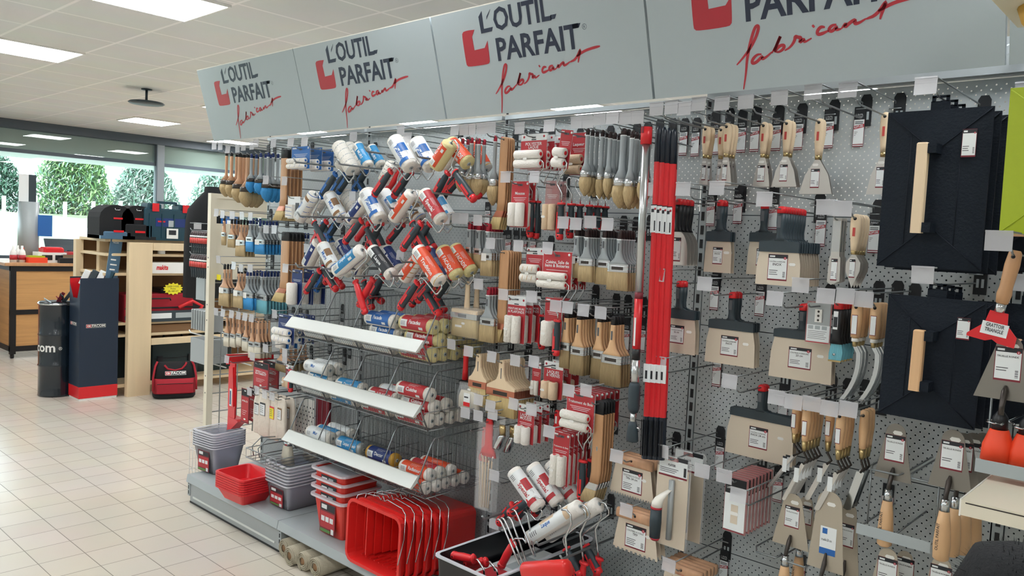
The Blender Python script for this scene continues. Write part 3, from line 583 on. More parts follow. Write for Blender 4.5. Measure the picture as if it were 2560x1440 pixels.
def joint_iron(L, bend=.05, bw=.008, hl=.11, bl_='steel', lab=True):      # wooden handled jointing iron, bent neck, long narrow blade
    h = B().loft([(.015, .007, .007), (.010, .012, .011), (-hl*.4, .0135, .0125), (-hl*.85, .010, .010), (-hl, .009, .009)], 'beech', 14)
    h.cyl((0, -.0125, 0), (0, .0125, 0), .0045, 'black', 10)
    if lab: h.box(-.008, .006, -.0132, -.0126, -hl*.8, -hl*.35, 'darkred').box(-.007, .005, -.0136, -.0131, -hl*.78, -hl*.37, 'paper')
    f = B().loft([(-hl+.002, .0095, .0095), (-hl-.028, .0065, .0065)], 'brass', 14)
    z = -hl-.026; n_ = B().tube([(0, 0, z), (0, 0, z-.008), (bend*.25, .0, z-.028), (0, 0, z-.042)], .0035, 'steeldark', 8)
    e = z-.040; b = B().prism([(-bw, e), (bw, e), (bw-bend*1.0, -L+.004), (-bend*1.0, -L), (-bw-bend*1.0, -L+.004)], -.0008, .0008, bl_)
    if lab: b.box(-bend*.35-.007, -bend*.35+.007, -.0016, -.0008, e-(L+e)*.48, e-(L+e)*.1, 'paper').box(-bend*.35-.007, -bend*.35+.007, -.0018, -.0008, e-(L+e)*.13, e-(L+e)*.08, 'ink')
    return [('handle', h.mesh('handle')), ('ferrule', f.mesh('ferrule')), ('neck', n_.mesh('neck')), ('blade', b.mesh('blade'))]
def sabre(L):    # wooden handle with a long curved rasp-like blade
    hl = .085; h = B().loft([(.014, .009, .009), (.009, .015, .012), (-hl*.5, .016, .013), (-hl, .013, .012)], 'beech', 14).cyl((0, -.013, 0), (0, .013, 0), .0045, 'black', 10)
    h.box(-.009, .007, -.0137, -.0131, -hl*.9, -hl*.25, 'darkred').box(-.008, .006, -.0141, -.0136, -hl*.88, -hl*.27, 'paper')
    f = B().loft([(-hl+.002, .009, .009), (-hl-.026, .007, .007)], 'brass', 12); f.loft([(-hl-.002, .010, .010), (-hl-.012, .010, .010)], 'white', 12)
    b = B(); pts = []
    for k in range(9):
        t = k/8; pts.append((.012*math.sin(t*2.2)+.010-.045*t*t, -hl-.024-(L-hl-.024)*t))
    pts[0] = (0, -hl-.022)
    vs = [(x-.006, z) for x, z in pts]+[(x+.006, z) for x, z in reversed(pts)]
    b.prism(vs, -.003, .003, 'chrome')
    return [('handle', h.mesh('handle')), ('ferrule', f.mesh('ferrule')), ('blade', b.mesh('blade'))]
def comb(L, W, teeth=16, tw=.5, title=('COUTEAU A COLLE',)):        # notched spreader with wooden back
    hw = W/2; h = B().loft([(-hw*.86, .017, .011), (hw*.86, .017, .011)], 'wood', 12, .7, axis='x')
    h.v = [(x, z, y-.005) for x, y, z in h.v] if False else [(x, z, y-.004) for x, y, z in h.v]
    h.cyl((0, -.0125, 0), (0, .0125, 0), .004, 'black', 10).text('OUTIL PARFAIT', -hw*.2, -.016, .005, -.0122, 'boardred', w=.03)
    o = [(-hw*.78, -.012), (hw*.78, -.012), (hw, -L+.006)]; d = .006
    for k in range(teeth):
        a = hw-2*hw*k/teeth; c = hw-2*hw*(k+tw)/teeth; e = hw-2*hw*(k+1)/teeth; o += [(a, -L), (c, -L), (c, -L+d), (e, -L+d)]
    b = B().prism(o, -.0005, .0005, 'steeltan'); lb_ = B(); label_on(lb_, 0, -.012-(L-.012)*.52, W*.46, (L-.02)*.72, -.0012, title, 4); sticker(b, W*.27, -L*.45, -.0014, .02, .011)
    return [('back', h.mesh('back')), ('blade', b.mesh('blade'), [('label', lb_.mesh('label'))])]
def boxed_strip(L, W):      # clear plastic sleeve with dark card header
    hw = W/2; c = B().bbox(-hw, hw, -.005, .005, -L, .016, 'filmred', .002); c.box(-hw*.9, hw*.9, -.0062, -.0052, -L*.24, .010, 'softblack').box(-hw*.9, hw*.9, -.0062, -.0052, -L*.96, -L*.24, 'paper')
    c.box(hw*.45, hw*.85, -.0068, -.006, -L*.22, -L*.10, 'paper').text('LAMES 15 mm', -hw*.75, -L*.15, .007, -.0066, 'paper', w=hw).box(-hw*.3, hw*.3, -.0072, -.0062, -L*.82, -L*.45, 'steeltan').box(-hw*.88, hw*.88, -.0066, -.006, -L*.985, -L*.965, 'darkred')
    sticker(c, 0, -L*.62, -.0078, .03, .011)
    return [('box', c.mesh('box'))]
def bagged(L, W, core='steeltan', lab=True):
    hw = W/2; c = B().loft([(.012, hw*.9, .001), (-.012, hw*.95, .002), (-L*.3, hw, .012), (-L*.9, hw, .014), (-L, hw*.9, .008)], 'film', 10, .4)
    m = B().loft([(-L*.22, hw*.7, .008), (-L*.5, hw*.86, .011), (-L*.94, hw*.86, .010)], core, 10, .5); m.box(-hw*.3, hw*.25, -.0135, -.0125, -L*.85, -L*.3, 'paper').box(-hw*.3, hw*.25, -.014, -.0135, -L*.85, -L*.68, 'red').box(-hw*.25, hw*.1, -.014, -.0135, -L*.5, -L*.44, 'ink')
    sticker(c, 0, -.015, -.004, .02, .009)
    return [('bag', c.mesh('bag')), ('contents', m.mesh('contents'))]
def clothbag(L, W, m='cloth', lab='paper', acc='ink'):
    hw = W/2; c = B().loft([(.010, hw*.5, .003), (0, hw*.8, .006), (-L*.2, hw, .012), (-L*.6, hw*1.03, .014), (-L*.97, hw, .012), (-L, hw*.9, .006)], m, 12, .6)
    l = B().box(-hw*.5, hw*.4, -.0155, -.0145, -L*.5, -L*.2, acc).box(-hw*.45, hw*.35, -.0160, -.0154, -L*.49, -L*.24, lab)
    for k in range(4): l.box(-hw*.4, hw*.1, -.0165, -.0159, -L*(.29+.045*k), -L*(.28+.045*k), 'textgrey')
    return [('bag', c.mesh('bag')), ('tag', l.mesh('tag'))]
def redcard(L, W, title=('SPECIAL', 'BATIMENT')):
    hw = W/2; c = B().box(-hw, hw, 0, .003, -L, .014, 'darkred').box(-hw*.9, hw*.9, -.0006, 0, -L*.15, .010, 'softblack').box(-hw*.2, hw*.2, -.001, 0, -.002, .004, 'paper').box(-hw*.9, hw*.9, -.0006, 0, -L*.95, -L*.18, 'redlabel')
    for i, t in enumerate(title): c.text(t, 0, -L*.34-.012*i, .010, -.001, 'paper', w=W*.7, align='CENTER', bold=.02)
    for k in range(3): c.box(-hw*.6, hw*(.5-.2*k), -.001, -.0006, -L*(.62+.06*k), -L*(.61+.06*k), 'paper')
    sticker(c, 0, -L*.88, -.0012)
    return [('card', c.mesh('card'))]
def stick_set(L, W):        # artist brushes fanned in a clear sleeve under a red plastic comb
    P = []; h = B().loft([(.012, W*.16, .006), (0, W*.2, .008), (-L*.28, W*.22, .008), (-L*.33, W*.42, .008), (-L*.40, W*.5, .008)], 'red', 10, .7)
    P.append(('red_handle', h.mesh('red_handle')))
    for k in range(7):
        x = (k-3)*W*.12; s = B().tube([(x, -.004+(k % 2)*.008, -L*.38), (x*.8+.002, -.004+(k % 2)*.008, -L*.45), (x*.5, -.004+(k % 2)*.008, -L)], [.003, .0028, .0022], 'woodpale'); s.cyl((x, -.004+(k % 2)*.008, -L*.38), (x*.95, -.004+(k % 2)*.008, -L*.44), .0034, 'chrome', 8); P.append(('brush_stick', s.mesh('brush_stick')))
    P.append(('sleeve', B().box(-W*.55, W*.55, -.012, .012, -L*1.02, -L*.02, 'film').mesh('sleeve'))); return P

# ------------------------------------------------------------------ stacks on hooks
NST = [0]
def stack(kind, name, cat, tag, hang, bot, xs, n, dy, desc, short, Yf=2.27, group=None, lean=0, mkhook=True, maxY=2.52, W=None, L=None, Y=None, jit=.03, top_ok=True, **kw):
    """tag: pixel of the price holder's right top corner; hang: pixel of the front item's hole; bot: pixel y of its lower end; xs: its left and right edges."""
    T = at(tag[0], tag[1], Yf) if tag else None
    if T is not None:
        p = atx(hang[0], hang[1], T.x); y = min(max(p.y, Yf+.012), maxY)
        X = T.x
    else:
        y = Y or 2.4; X = at(hang[0], hang[1], y).x
    if Y: y = Y
    p = at(hang[0], hang[1], y); z = p.z
    if tag is None: X = p.x
    if L is None: L = z-at((xs[0]+xs[1])/2, bot, y).z
    if W is None: W = at(xs[1], bot, y).x-at(xs[0], bot, y).x
    n = min(n, 1+int((2.575-y)/dy)) if dy else n
    parts = kind(L, W, **kw)
    for i in range(n):
        o = (ORD[i] if n > 1 else '')
        lab = desc+((', '+o) if o else '')
        inst(name, parts, lab, cat, group or (short+' stack'), (X, y+dy*i, z), (0, lean, random.uniform(-jit, jit)))
    if mkhook and T is not None:
        hook(X, max(T.z, z+.04), z+.0025, Yf, 'carrying the '+short)
    NST[0] += 1
# ------------------------------------------------------------------ RIGHT BAY: knives and trowels
FB, RB, RAD, BL, KN, WK = flat_brush, round_brush, radiator_brush, blister, knife, wood_knife
K = dict(name='filling_knife', cat='putty knife'); WKd = dict(name='scraper_knife', cat='scraper')
stack(WK, *('scraper_knife', 'scraper'), (1696, 252), (1767, 324), 462, (1752, 1774), 2, .03, 'narrow wooden handled scraper beside the red poles, top row', 'narrow scrapers', labw=.015)
stack(WK, 'scraper_knife', 'scraper', (1729, 255), (1806, 326), 465, (1794, 1815), 1, .03, 'single wooden handled scraper behind the group of three', 'single scraper', labw=.015)
stack(WK, 'scraper_knife', 'scraper', (1766, 244), (1820, 318), 463, (1802, 1836), 3, .022, 'wooden handled scraper in the top row group of three', 'three scrapers', labw=.017)
stack(WK, 'scraper_knife', 'scraper', (1825, 242), (1919, 315), 467, (1888, 1931), 2, .03, 'wooden scraper with mid width blade, left of the trapezoid pair', 'mid width scrapers', labw=.026)
stack(WK, 'scraper_knife', 'scraper', (1885, 237), (1970, 310), 467, (1933, 1995), 2, .03, 'wooden scraper with wide flared steel blade, top row', 'wide scrapers', labw=.026)
stack(WK, 'scraper_knife', 'scraper', (1970, 226), (2054, 307), 485, (2003, 2083), 2, .012, 'largest wooden scraper in the top row with fan blade', 'largest scrapers', labw=.028)
stack(WK, 'scraper_knife', 'scraper', (2144, 206), (2217, 292), 486, (2176, 2250), 1, .03, 'wooden scraper half hidden by the upper black float', 'hidden scraper', labw=.026)
def ehook(tx, ty, what, Yf=2.27, zl=.05): T = at(tx, ty, Yf); hook(T.x, T.z, T.z-zl, Yf, what)
ehook(2055, 211, 'standing empty in the top row beside the last scraper'); ehook(1659, 257, 'standing empty above the red poles'); ehook(1666, 895, 'standing empty right of the red poles below the knives')
for k, (x, y, l) in enumerate([(1711, 303, 'leftmost of the top row beside the black pole tops'), (1741, 304, 'second in the top row, left of the scrapers'), (1790, 298, 'behind the narrow wooden scrapers'), (1857, 291, 'behind the group of three scrapers'), (1890, 288, 'between two scraper hooks in the top row'), (1944, 284, 'behind the mid width scraper'), (1999, 280, 'behind the wide flared scraper'), (2075, 273, 'behind the largest wooden scraper'), (2151, 267, 'fully visible left of the upper black float'),
    (1780, 478, 'between the black oval scrapers and the two knives'), (1848, 470, 'right of the two grey knives, second row'), (1937, 482, 'left of the large knife stack'), (2055, 520, 'right of the large knife stack'), (2189, 532, 'left of the upper black float, second row'), (1789, 688, 'above the third row knife pair'), (1903, 700, 'right of the third row knives'), (1795, 880, 'below the empty hook in the lower rows'), (1961, 960, 'above the wide lower knife'), (1802, 1090, 'beside the hook above the lowest knife'), (1948, 1165, 'behind the clear boxed strips'), (1812, 1375, 'at the bottom above the wooden spreaders'), (2222, 1210, 'behind the first trowel handle'), (2003, 1385, 'behind the round trowel handles')]):
    p = at(x, y, 2.594); rupture(p.x, p.z, 'red striped out of stock card '+l)
stack(KN, 'oval_scraper', 'scraper', (1652, 459), (1699, 505), 663, (1667, 1721), 4, .024, 'black handled scraper with rounded bright blade right of red poles', 'black oval scrapers', style='O', hfrac=.47)
stack(KN, **K, tag=(1727, 458), hang=(1803, 508), bot=682, xs=(1768, 1836), n=2, dy=.022, desc='grey handled filling knife of the second row pair', short='second row pair', lab=(.036, .058), hfrac=.55)
stack(KN, **K, tag=(1812, 455), hang=(1916, 515), bot=688, xs=(1872, 1945), n=1, dy=.022, desc='grey filling knife standing alone behind the large knife stack', short='lone grey knife', lab=(.036, .058), maxY=2.56, hfrac=.52)
stack(KN, **K, tag=(1932, 482), hang=(1955, 525), bot=714, xs=(1895, 2007), n=9, dy=.0185, desc='wide filling knife in the large stack of nine', short='nine wide knives', lab=(.062, .08), hfrac=.56)
stack(lambda L, W: joint_iron(L, 0, .013, .09, 'steel', True), 'pointing_knife', 'knife', (2086, 501), (2094, 545), 712, (2075, 2102), 3, .02, 'dark straight bladed knife left of the small wooden trowels', 'straight knives') if False else None
def rubbing(L, W):
    b = B().prism([(-.012, .008), (.012, .008), (.012, -L*.55), (.016, -L*.57), (.018, -L+.012), (-.006, -L), (-.018, -L+.008), (-.016, -L*.57), (-.012, -L*.55)], -.001, .001, 'steel').box(-.011, .011, -.0018, -.001, -L*.48, 0, 'ferrule')  # paler metal strip on the upper blade stands in for a bluish reflection
    label_on(b, 0, -L*.76, .018, L*.34, -.0016, None, 3, 'ink'); return [('b', b.mesh('strip_blade'))]
stack(rubbing, 'strip_blade', 'blade', (2086, 501), (2094, 552), 713, (2075, 2104), 3, .02, 'bright flat strip blade with label left of small wooden trowels', 'strip blades')
stack(lambda L, W: wood_knife(L, W, .016, 'leaf'), 'gauging_trowel', 'trowel', (2130, 505), (2141, 547), 721, (2121, 2158), 4, .022, 'small leaf shaped trowel with pale wooden handle beside upper float', 'small leaf trowels')
stack(KN, **K, tag=(1663, 674), hang=(1701, 710), bot=884, xs=(1657, 1750), n=2, dy=.024, desc='grey filling knife of the third row pair by red poles', short='third row pair', lab=(.054, .062), title=('COUTEAU A ENDUIRE', '16 cm'), hfrac=.50)
stack(KN, **K, tag=(1781, 696), hang=(1833, 738), bot=913, xs=(1767, 1892), n=3, dy=.018, desc='wide grey filling knife in the third row group of three', short='third row three', lab=(.062, .066), hfrac=.50)
stack(KN, **K, tag=(1959, 732), hang=(2010, 768), bot=952, xs=(1925, 2083), n=3, dy=.016, desc='very wide filling knife beside the clear carded pack', short='very wide knives', lab=(.072, .066), title=('COUTEAU A ENDUIRE', '20 cm'), hfrac=.44)
stack(KN, **K, tag=(1844, 941), hang=(1906, 970), bot=1148, xs=(1807, 1980), n=2, dy=.02, desc='widest grey filling knife at the bottom of the knife rows', short='widest knives', lab=(.065, .07), title=('COUTEAU A ENDUIRE', 'INOX 24 cm'), hfrac=.45)
def clearpack(L, W):
    hw = W/2; c = B().box(-hw, hw, 0, .002, -L, .016, 'filmred').box(-hw*.9, hw*.9, -.0004, 0, -L*.5, .012, 'greysteel').box(-hw*.92, hw*.92, -.0004, 0, -L*.97, -L*.5, 'paper').box(-hw*.28, hw*.28, -.005, -.0005, -L*.42, -L*.06, 'white').box(-hw*.9, hw*.9, -.0006, -.0003, -L*.99, -L*.965, 'logored')
    for k in range(3): c.cyl((0, -.0054, -L*(.12+.12*k)), (0, -.005, -L*(.12+.12*k)), .0035, 'steeldark', 10).box(-hw*.8+hw*.55*k, -hw*.4+hw*.55*k, -.001, -.0004, -L*.62, -L*.52, 'greypaint')
    for k in range(5): c.box(-hw*.8, hw*.7-hw*.1*(k % 3), -.001, -.0004, -L*(.68+.05*k), -L*(.67+.05*k), 'textgrey')
    return [('p', c.mesh('blade_pack'))]
stack(clearpack, 'blade_pack', 'pack', (2023, 698), (2049, 768), 858, (2015, 2078), 1, .02, 'clear carded pack showing a white three hole blade', 'three hole blade pack')
def tri_scraper(L, W):
    h = B().loft([(.011, .009, .008), (.006, .014, .011), (-.010, .014, .012)], 'red', 12, .8).loft([(-.010, .013, .011), (-L*.3, .015, .012), (-L*.55, .013, .011), (-L*.68, .018, .009)], 'black', 12, .9).box(-.009, .004, -.0125, -.012, -L*.42, -L*.10, 'paper').box(-.008, .003, -.0129, -.0124, -L*.38, -L*.2, 'ink')
    b = B().prism([(-.014, -L*.66), (.014, -L*.66), (W*.5, -L*.82), (W*.42, -L*.97), (-W*.5, -L*.98), (-W*.5, -L*.85)], -.0008, .0008, 'bristlecyan').cyl((-.004, -.003, -L*.87), (-.004, 0, -L*.87), .004, 'chrome', 8).box(-W*.5, W*.42, -.003, .001, -L, -L*.97, 'brass')
    return [('grip', h.mesh('grip')), ('blade', b.mesh('blade'))]
stack(tri_scraper, 'paint_scraper', 'scraper', (2088, 725), (2098, 764), 905, (2073, 2108), 5, .022, 'black paint scraper with pale green plate and red cap', 'green plate scrapers')
stack(lambda L, W: sabre(L), 'rasp_knife', 'rasp', (2138, 725), (2144, 768), 1004, (2120, 2150), 3, .028, 'curved steel rasp with wooden handle right of green plate scrapers', 'curved rasps', maxY=2.5)
stack(lambda L, W: sabre(L), 'rasp_knife', 'rasp', (2184, 733), (2191, 770), 1006, (2150, 2180), 3, .026, 'curved steel rasp with wooden handle against the lower float', 'rasps by the float')
for (tg, hg, bt, xs, n, bd, bw, s, d) in [((1963, 985), (1993, 1005), 1232, (1955, 1975), 2, .075, .005, 'thin leftmost irons', 'thin jointing iron, leftmost of the wooden handled rows'), ((2007, 992), (2018, 1022), 1256, (1975, 1990), 5, .05, .006, 'five narrow irons', 'narrow bent jointing iron in the group of five'), ((2052, 1001), (2077, 1022), 1258, (2040, 2055), 1, .05, .008, 'lone middle iron', 'single jointing iron between the groups of five and four'),
        ((2097, 1010), (2103, 1040), 1283, (2058, 2075), 4, .05, .008, 'four broader irons', 'broader bent jointing iron in the group of four'), ((2145, 1012), (2162, 1038), 1282, (2133, 2150), 3, .03, .011, 'bright irons', 'wide bright jointing iron, nearest the lower float')]:
    stack(lambda L, W, bd=bd, bw=bw, n_=n: joint_iron(L, bd, bw, .098, 'chrome' if bw > .01 else 'steel', bw < .01), 'jointing_iron', 'jointing iron', tg, hg, bt, xs, n, .024, d, s, jit=.10)
stack(comb, 'notched_spreader', 'spreader', (1559, 1130), (1583, 1152), 1245, (1524, 1637), 3, .026, 'fine toothed glue spreader with wooden back, upper stack', 'fine spreaders', teeth=17, title=('COUTEAU A COLLE', 'TR6 24 cm'))
stack(comb, 'notched_spreader', 'spreader', (1582, 1272), (1592, 1290), 1385, (1530, 1643), 3, .026, 'coarse toothed glue spreader with wooden back, lower stack', 'coarse spreaders', teeth=10, title=('COUTEAU A COLLE', 'TR9'))
stack(comb, 'notched_spreader', 'spreader', (1690, 1406), (1707, 1424), 1520, (1650, 1765), 5, .024, 'wooden backed spreader in the stack cut by the bottom edge', 'bottom spreaders', teeth=12)
def platoir(L, W):
    hw = W/2; c = B().prism([(-hw, -L), (hw, -L), (hw, 0), (hw-.01, .014), (-hw+.01, .014), (-hw, 0)], .002, .0028, 'film')
    p = B().bbox(-hw*.97, hw*.90, -.001, .001, -L*.99, -.030, 'steeltan', .001); sticker(p, hw*.45, -L*.20, -.0016, .024, .011)
    l = B().box(-hw*.85, hw*.82, -.003, -.002, -.058, .010, 'paper').box(-.022, .018, -.0036, -.003, -.006, .006, 'filmred').box(hw*.2, hw*.82, -.0036, -.003, -.004, .010, 'ink').box(-hw*.85, hw*.82, -.0036, -.003, -.060, -.054, 'darkred').text('PLATOIR', -hw*.3, -.024, .008, -.0036, 'ink', w=.028, bold=.03)
    for k in range(3): l.box(-hw*.78, hw*(.3-.1*k), -.0034, -.003, -.034-.006*k, -.032-.006*k, 'textgrey')
    l.box(hw*.62, hw*.76, -.0036, -.003, -.05, -.02, 'ink')
    ro = B().cyl((hw*.02, -.010, -.068), (hw*.02, -.010, -L*.90), .0095, 'greysteel', 14)
    g1 = B().loft([(-L*.33, .007, .007, hw*.02, -.018), (-L*.37, .012, .012, -hw*.12, -.035), (-L*.42, .017, .016, -hw*.28, -.046), (-L*.47, .019, .018, -hw*.38, -.050), (-L*.52, .019, .018, -hw*.40, -.050)], 'creamwhite', 14)
    g1.loft([(-L*.52, .0195, .0185, -hw*.42, -.050), (-L*.545, .0195, .0185, -hw*.42, -.050)], 'logored', 14).loft([(-L*.545, .019, .018, -hw*.42, -.050), (-L*.7, .020, .019, -hw*.42, -.050), (-L*.87, .018, .017, -hw*.42, -.050)], 'charcoal', 14).loft([(-L*.87, .0185, .0175, -hw*.42, -.050), (-L*.90, .012, .011, -hw*.40, -.050)], 'logored', 14)
    return [('blade', p.mesh('blade')), ('label_card', l.mesh('label_card')), ('spine', ro.mesh('spine')), ('grip', g1.mesh('grip')), ('wrapper', c.mesh('wrapper'))]
stack(platoir, 'plastering_trowel', 'trowel', (1672, 1117), (1686, 1149), 1372, (1641, 1727), 2, .10, 'long rectangular plastering trowel with grey red grip in clear wrap', 'plastering trowels')
stack(boxed_strip, 'blade_box', 'pack', (1830, 1182), (1843, 1205), 1333, (1813, 1872), 8, .024, 'clear boxed blade strip with dark header, row of eight', 'boxed strips', Yf=2.24)
ehook(1775, 1166, 'standing empty left of the clear boxed strips', 2.25); ehook(1867, 1227, 'passing in front of the clear boxed strips', 2.23)
# floats
def plate_float(L, W, m='floatblack', hand='wood'):
    hw = W/2; p = B(); zc = -L/2; a = L*.5-W*.40
    base = [(-hw, 0), (hw, 0), (hw, -L), (-hw, -L)]; up = .016
    vs = [(x, 0, z) for x, z in base]+[(x, -.006, z) for x, z in base]+[(-.012, -up, -W*.40), (.012, -up, -W*.40), (.012, -up, -L+W*.40), (-.012, -up, -L+W*.40)]
    p.add(vs, [(0, 1, 2, 3), (0, 4, 5, 1), (1, 5, 6, 2), (2, 6, 7, 3), (3, 7, 4, 0), (4, 8, 9, 5), (5, 9, 10, 6), (6, 10, 11, 7), (7, 11, 8, 4), (8, 11, 10, 9)], m)
    for s in (-1, 1):
        p.tube([(s*hw*.98, -.008, -.004), (s*.012, -up-.001, -W*.40)], .0014, m).tube([(s*hw*.98, -.008, -L+.004), (s*.012, -up-.001, -L+W*.40)], .0014, m)
        p.tube([(s*hw*.48, -.0118, -W*.23), (s*hw*.48, -.0118, -L+W*.23)], .0012, m)
    p.box(-.022, .022, .0, .004, 0, .022, m).box(-.02, -.012, 0, .004, .02, .034, m).box(.012, .02, 0, .004, .02, .034, m).box(-.02, .02, 0, .004, .030, .036, m)
    for z in (-W*.42, -L+W*.42): p.box(-.004, .016, -.062, -.014, z-.012, z+.012, m)
    lb_ = B(); label_on(lb_, hw*.62, -L*.22, hw*.26, L*.17, -.016, None, 3)
    g_ = B().bbox(-.030, -.004, -.064, -.040, -L+W*.36, -W*.36, hand, .003)
    return [('plate', p.mesh('plate'), [('label', lb_.mesh('label'))]), ('handle', g_.mesh('handle'))]
def floatstack(px, Y, W, L, n, desc, short, m='floatblack', dy=.05, tag=None, hand='wood', cat='float'):
    p = at(px[0], px[1], Y)
    for i in range(n):
        o = ORD[i] if n > 1 else ''
        inst('plastering_float', plate_float(L, W, m, hand), desc+((', '+o) if o else ''), cat, short, (p.x+.006*i+W/2, Y+dy*i, p.z-.004*i), (0, random.uniform(-.01, .012), 0))
    T = (p.x+W/2-.004, p.z+.075)
    hook(T[0], T[1], p.z+.032, Y-.03, 'carrying the '+short)
floatstack((2223, 283), 2.2, .242, .398, 3, 'large black plastic float with wooden handle, upper stack', 'upper black floats', hand='woodpale')
floatstack((2224, 735), 2.2, .225, .315, 3, 'black plastic float with wooden handle, lower stack', 'lower black floats', hand='beech')
floatstack((2528, 221), 2.05, .26, .32, 1, 'lime green plastic float cut by the right edge', 'lime float', m='lime', hand='lime')
floatstack((2466, 292), 2.40, .24, .40, 2, 'black float hanging behind, between the upper black and lime floats', 'rear upper floats', dy=.05)
floatstack((2446, 752), 2.40, .24, .31, 2, 'black float hanging behind the red triangle scraper', 'rear lower floats', dy=.05)
# trowels with rounded tips standing on wire racks
def trowel(L, W, hl=.12, nohandle=False, tm='trowelsteel', tipr=.35, lw_=.052, lh=.075, title=('TRUELLE RONDE',), blue=False):
    hw = W/2; n = 9; o = [(-hw, 0), (hw, 0)]; tw = hw*tipr*1.5; zc = L-tw
    for k in range(n+1):
        a = math.pi*k/n; o.append((tw*math.cos(a), zc+tw*math.sin(a)))
    b = B().prism(o, -.0009, .0009, tm)
    lb_ = B()
    if blue: lb_.box(-.02, .026, -.002, -.0012, L*.20, L*.55, 'paper').box(-.02, .026, -.0022, -.0018, L*.20, L*.28, 'blue').box(-.014, .0, -.0024, -.002, L*.46, L*.53, 'blue').text('truelle 20 cm', -.016, L*.37, .008, -.0024, 'ink', w=.03)
    else: label_on(lb_, 0, L*.56, lw_, lh, -.0014, title, 2)
    sticker(b, hw*.1, L*.84, -.0014, .026, .011)
    nk = B().tube([(0, -.002, L*.22), (0, -.008, .02), (0, -.026, -.01), (0, -.028, -.03)], [.003, .007, .006, .006], 'steeldark', 8)
    if nohandle: return [('blade', b.mesh('blade'), [('label', lb_.mesh('label'))]), ('tang', nk.mesh('tang'))]
    h = B().loft([(-.022, .0095, .0095, 0, -.028), (-.052, .012, .012, 0, -.028)], 'chrome', 14).loft([(-.052, .012, .012, 0, -.028), (-.06-hl*.2, .0165, .0165, 0, -.028), (-.06-hl*.65, .0205, .0205, 0, -.028), (-.06-hl*.95, .019, .019, 0, -.028), (-.06-hl, .012, .012, 0, -.028)], 'beech', 16)
    h.text('OUTIL PARFAIT', -.004, -.06-hl*.75, .007, -.0492, 'ink', w=.07, rot=1.57, bold=.02)
    return [('blade', b.mesh('blade'), [('label', lb_.mesh('label'))]), ('tang', nk.mesh('tang')), ('handle', h.mesh('handle'))]
def put_trowel(px, pyb, pyt, xs, Y, label, tilt=0, name='trowel', cat='trowel', **kw):
    p = at(px, pyb, Y); L = at(px, pyt, Y).z-p.z; W = at(xs[1], pyb, Y).x-at(xs[0], pyb, Y).x
    return inst(name, trowel(L, W, **kw), label, cat, 'steel trowels on the wire racks', p, (tilt, 0, 0))
put_trowel(1975, 1366, 1232, (1925, 2018), 2.33, 'tan round tipped trowel, first at left of the lower racks', lw_=.045, lh=.065)
put_trowel(2010, 1345, 1240, (1975, 2035), 2.45, 'dark trowel hidden behind the first round tipped trowel', lw_=.04, lh=.06)
put_trowel(2062, 1425, 1225, (2022, 2115), 2.30, 'large trowel with blue and white label', blue=True, tipr=.45)
put_trowel(2110, 1440, 1255, (2085, 2160), 2.42, 'trowel behind the blue labelled one', lw_=.04, lh=.07)
put_trowel(2231, 1200, 1057, (2185, 2280), 2.33, 'round trowel on rack left of its identical neighbour, below the lower float', tm='troweldark')
put_trowel(2373, 1222, 1072, (2318, 2429), 2.25, 'frontmost trowel of the right rack group, clean grey blade', tm='troweldark')
for k in range(3): put_trowel(2398+26*k, 1216, 1080, (2348+26*k, 2450+26*k), 2.33+.08*k, 'trowel %s the frontmost one in the right rack group' % ('directly behind', 'two places behind', 'three places behind')[k], tm='troweldark')
put_trowel(2212, 1500, 1368, (2165, 2255), 2.33, 'round tipped trowel cut by the bottom edge, left one'); put_trowel(2255, 1490, 1375, (2215, 2290), 2.43, 'dark trowel behind the left bottom trowel')
put_trowel(2345, 1520, 1390, (2300, 2395), 2.30, 'trowel at the bottom edge left of the black brush')
p_ = at(2535, 1008, 2.0)
put_trowel(2512, 1000, 838, (2436, 2600), 2.02, 'large dark grey trowel at the right edge above orange handles', tipr=.28, nohandle=True, tm='troweldark'); put_trowel(2590, 1010, 850, (2540, 2640), 2.1, 'trowel behind the large right edge trowel', nohandle=True, tm='troweldark')
# wire racks for trowels
def wire_rack(px0, py0, px1, Y, label, depth=.26, bar=.03):
    a = at(px0, py0, Y); x1 = at(px1, py0, Y).x; w_ = x1-a.x; r = link('wire_rack', None, None, a); r.empty_display_size = .01
    link('front_plate', B().bbox(0, w_, -.002, .001, -bar, 0, 'greypaint', .001).mesh('front_plate'), r)
    for x in (.006, w_*.5, w_-.006): link('wire', B().tube([(x, 0, -bar*.4), (x, depth, -bar*.4)], .0028, 'wire').mesh('wire'), r)
    for x in (.0, w_*.55): link('rail', B().tube([(x+.01, depth, .155), (x+.01, .06, .155), (x+.02, .03, .15), (x+.09, .03, .15), (x+.10, .06, .155), (x+.10, depth, .155)], .0028, 'wire').mesh('rail'), r)
    for x in (.012, w_-.004): link('upright', B().tube([(x, .05, .155), (x, .05, -bar*.4)], .0025, 'wire').mesh('upright'), r)
    props(r, label, 'rack')
wire_rack(2142, 1306, 2332, 2.28, 'wire trowel rack with grey front plate, middle of lower right', .31)
wire_rack(2439, 1145, 2640, 2.05, 'wire rack with grey front plate under the orange handles', .5)
T = at(1880, 1372, 2.30)
rk = link('wire_rack', None, None, T); rk.empty_display_size = .01
for x in (0, .09): link('wire', B().tube([(x, .29, 0), (x, .03, 0), (x+.015, 0, -.005), (x+.075, 0, -.005), (x+.085, .03, 0)], .0028, 'wire').mesh('wire'), rk)
props(rk, 'bent wire rack holding the first round tipped trowels', 'rack')
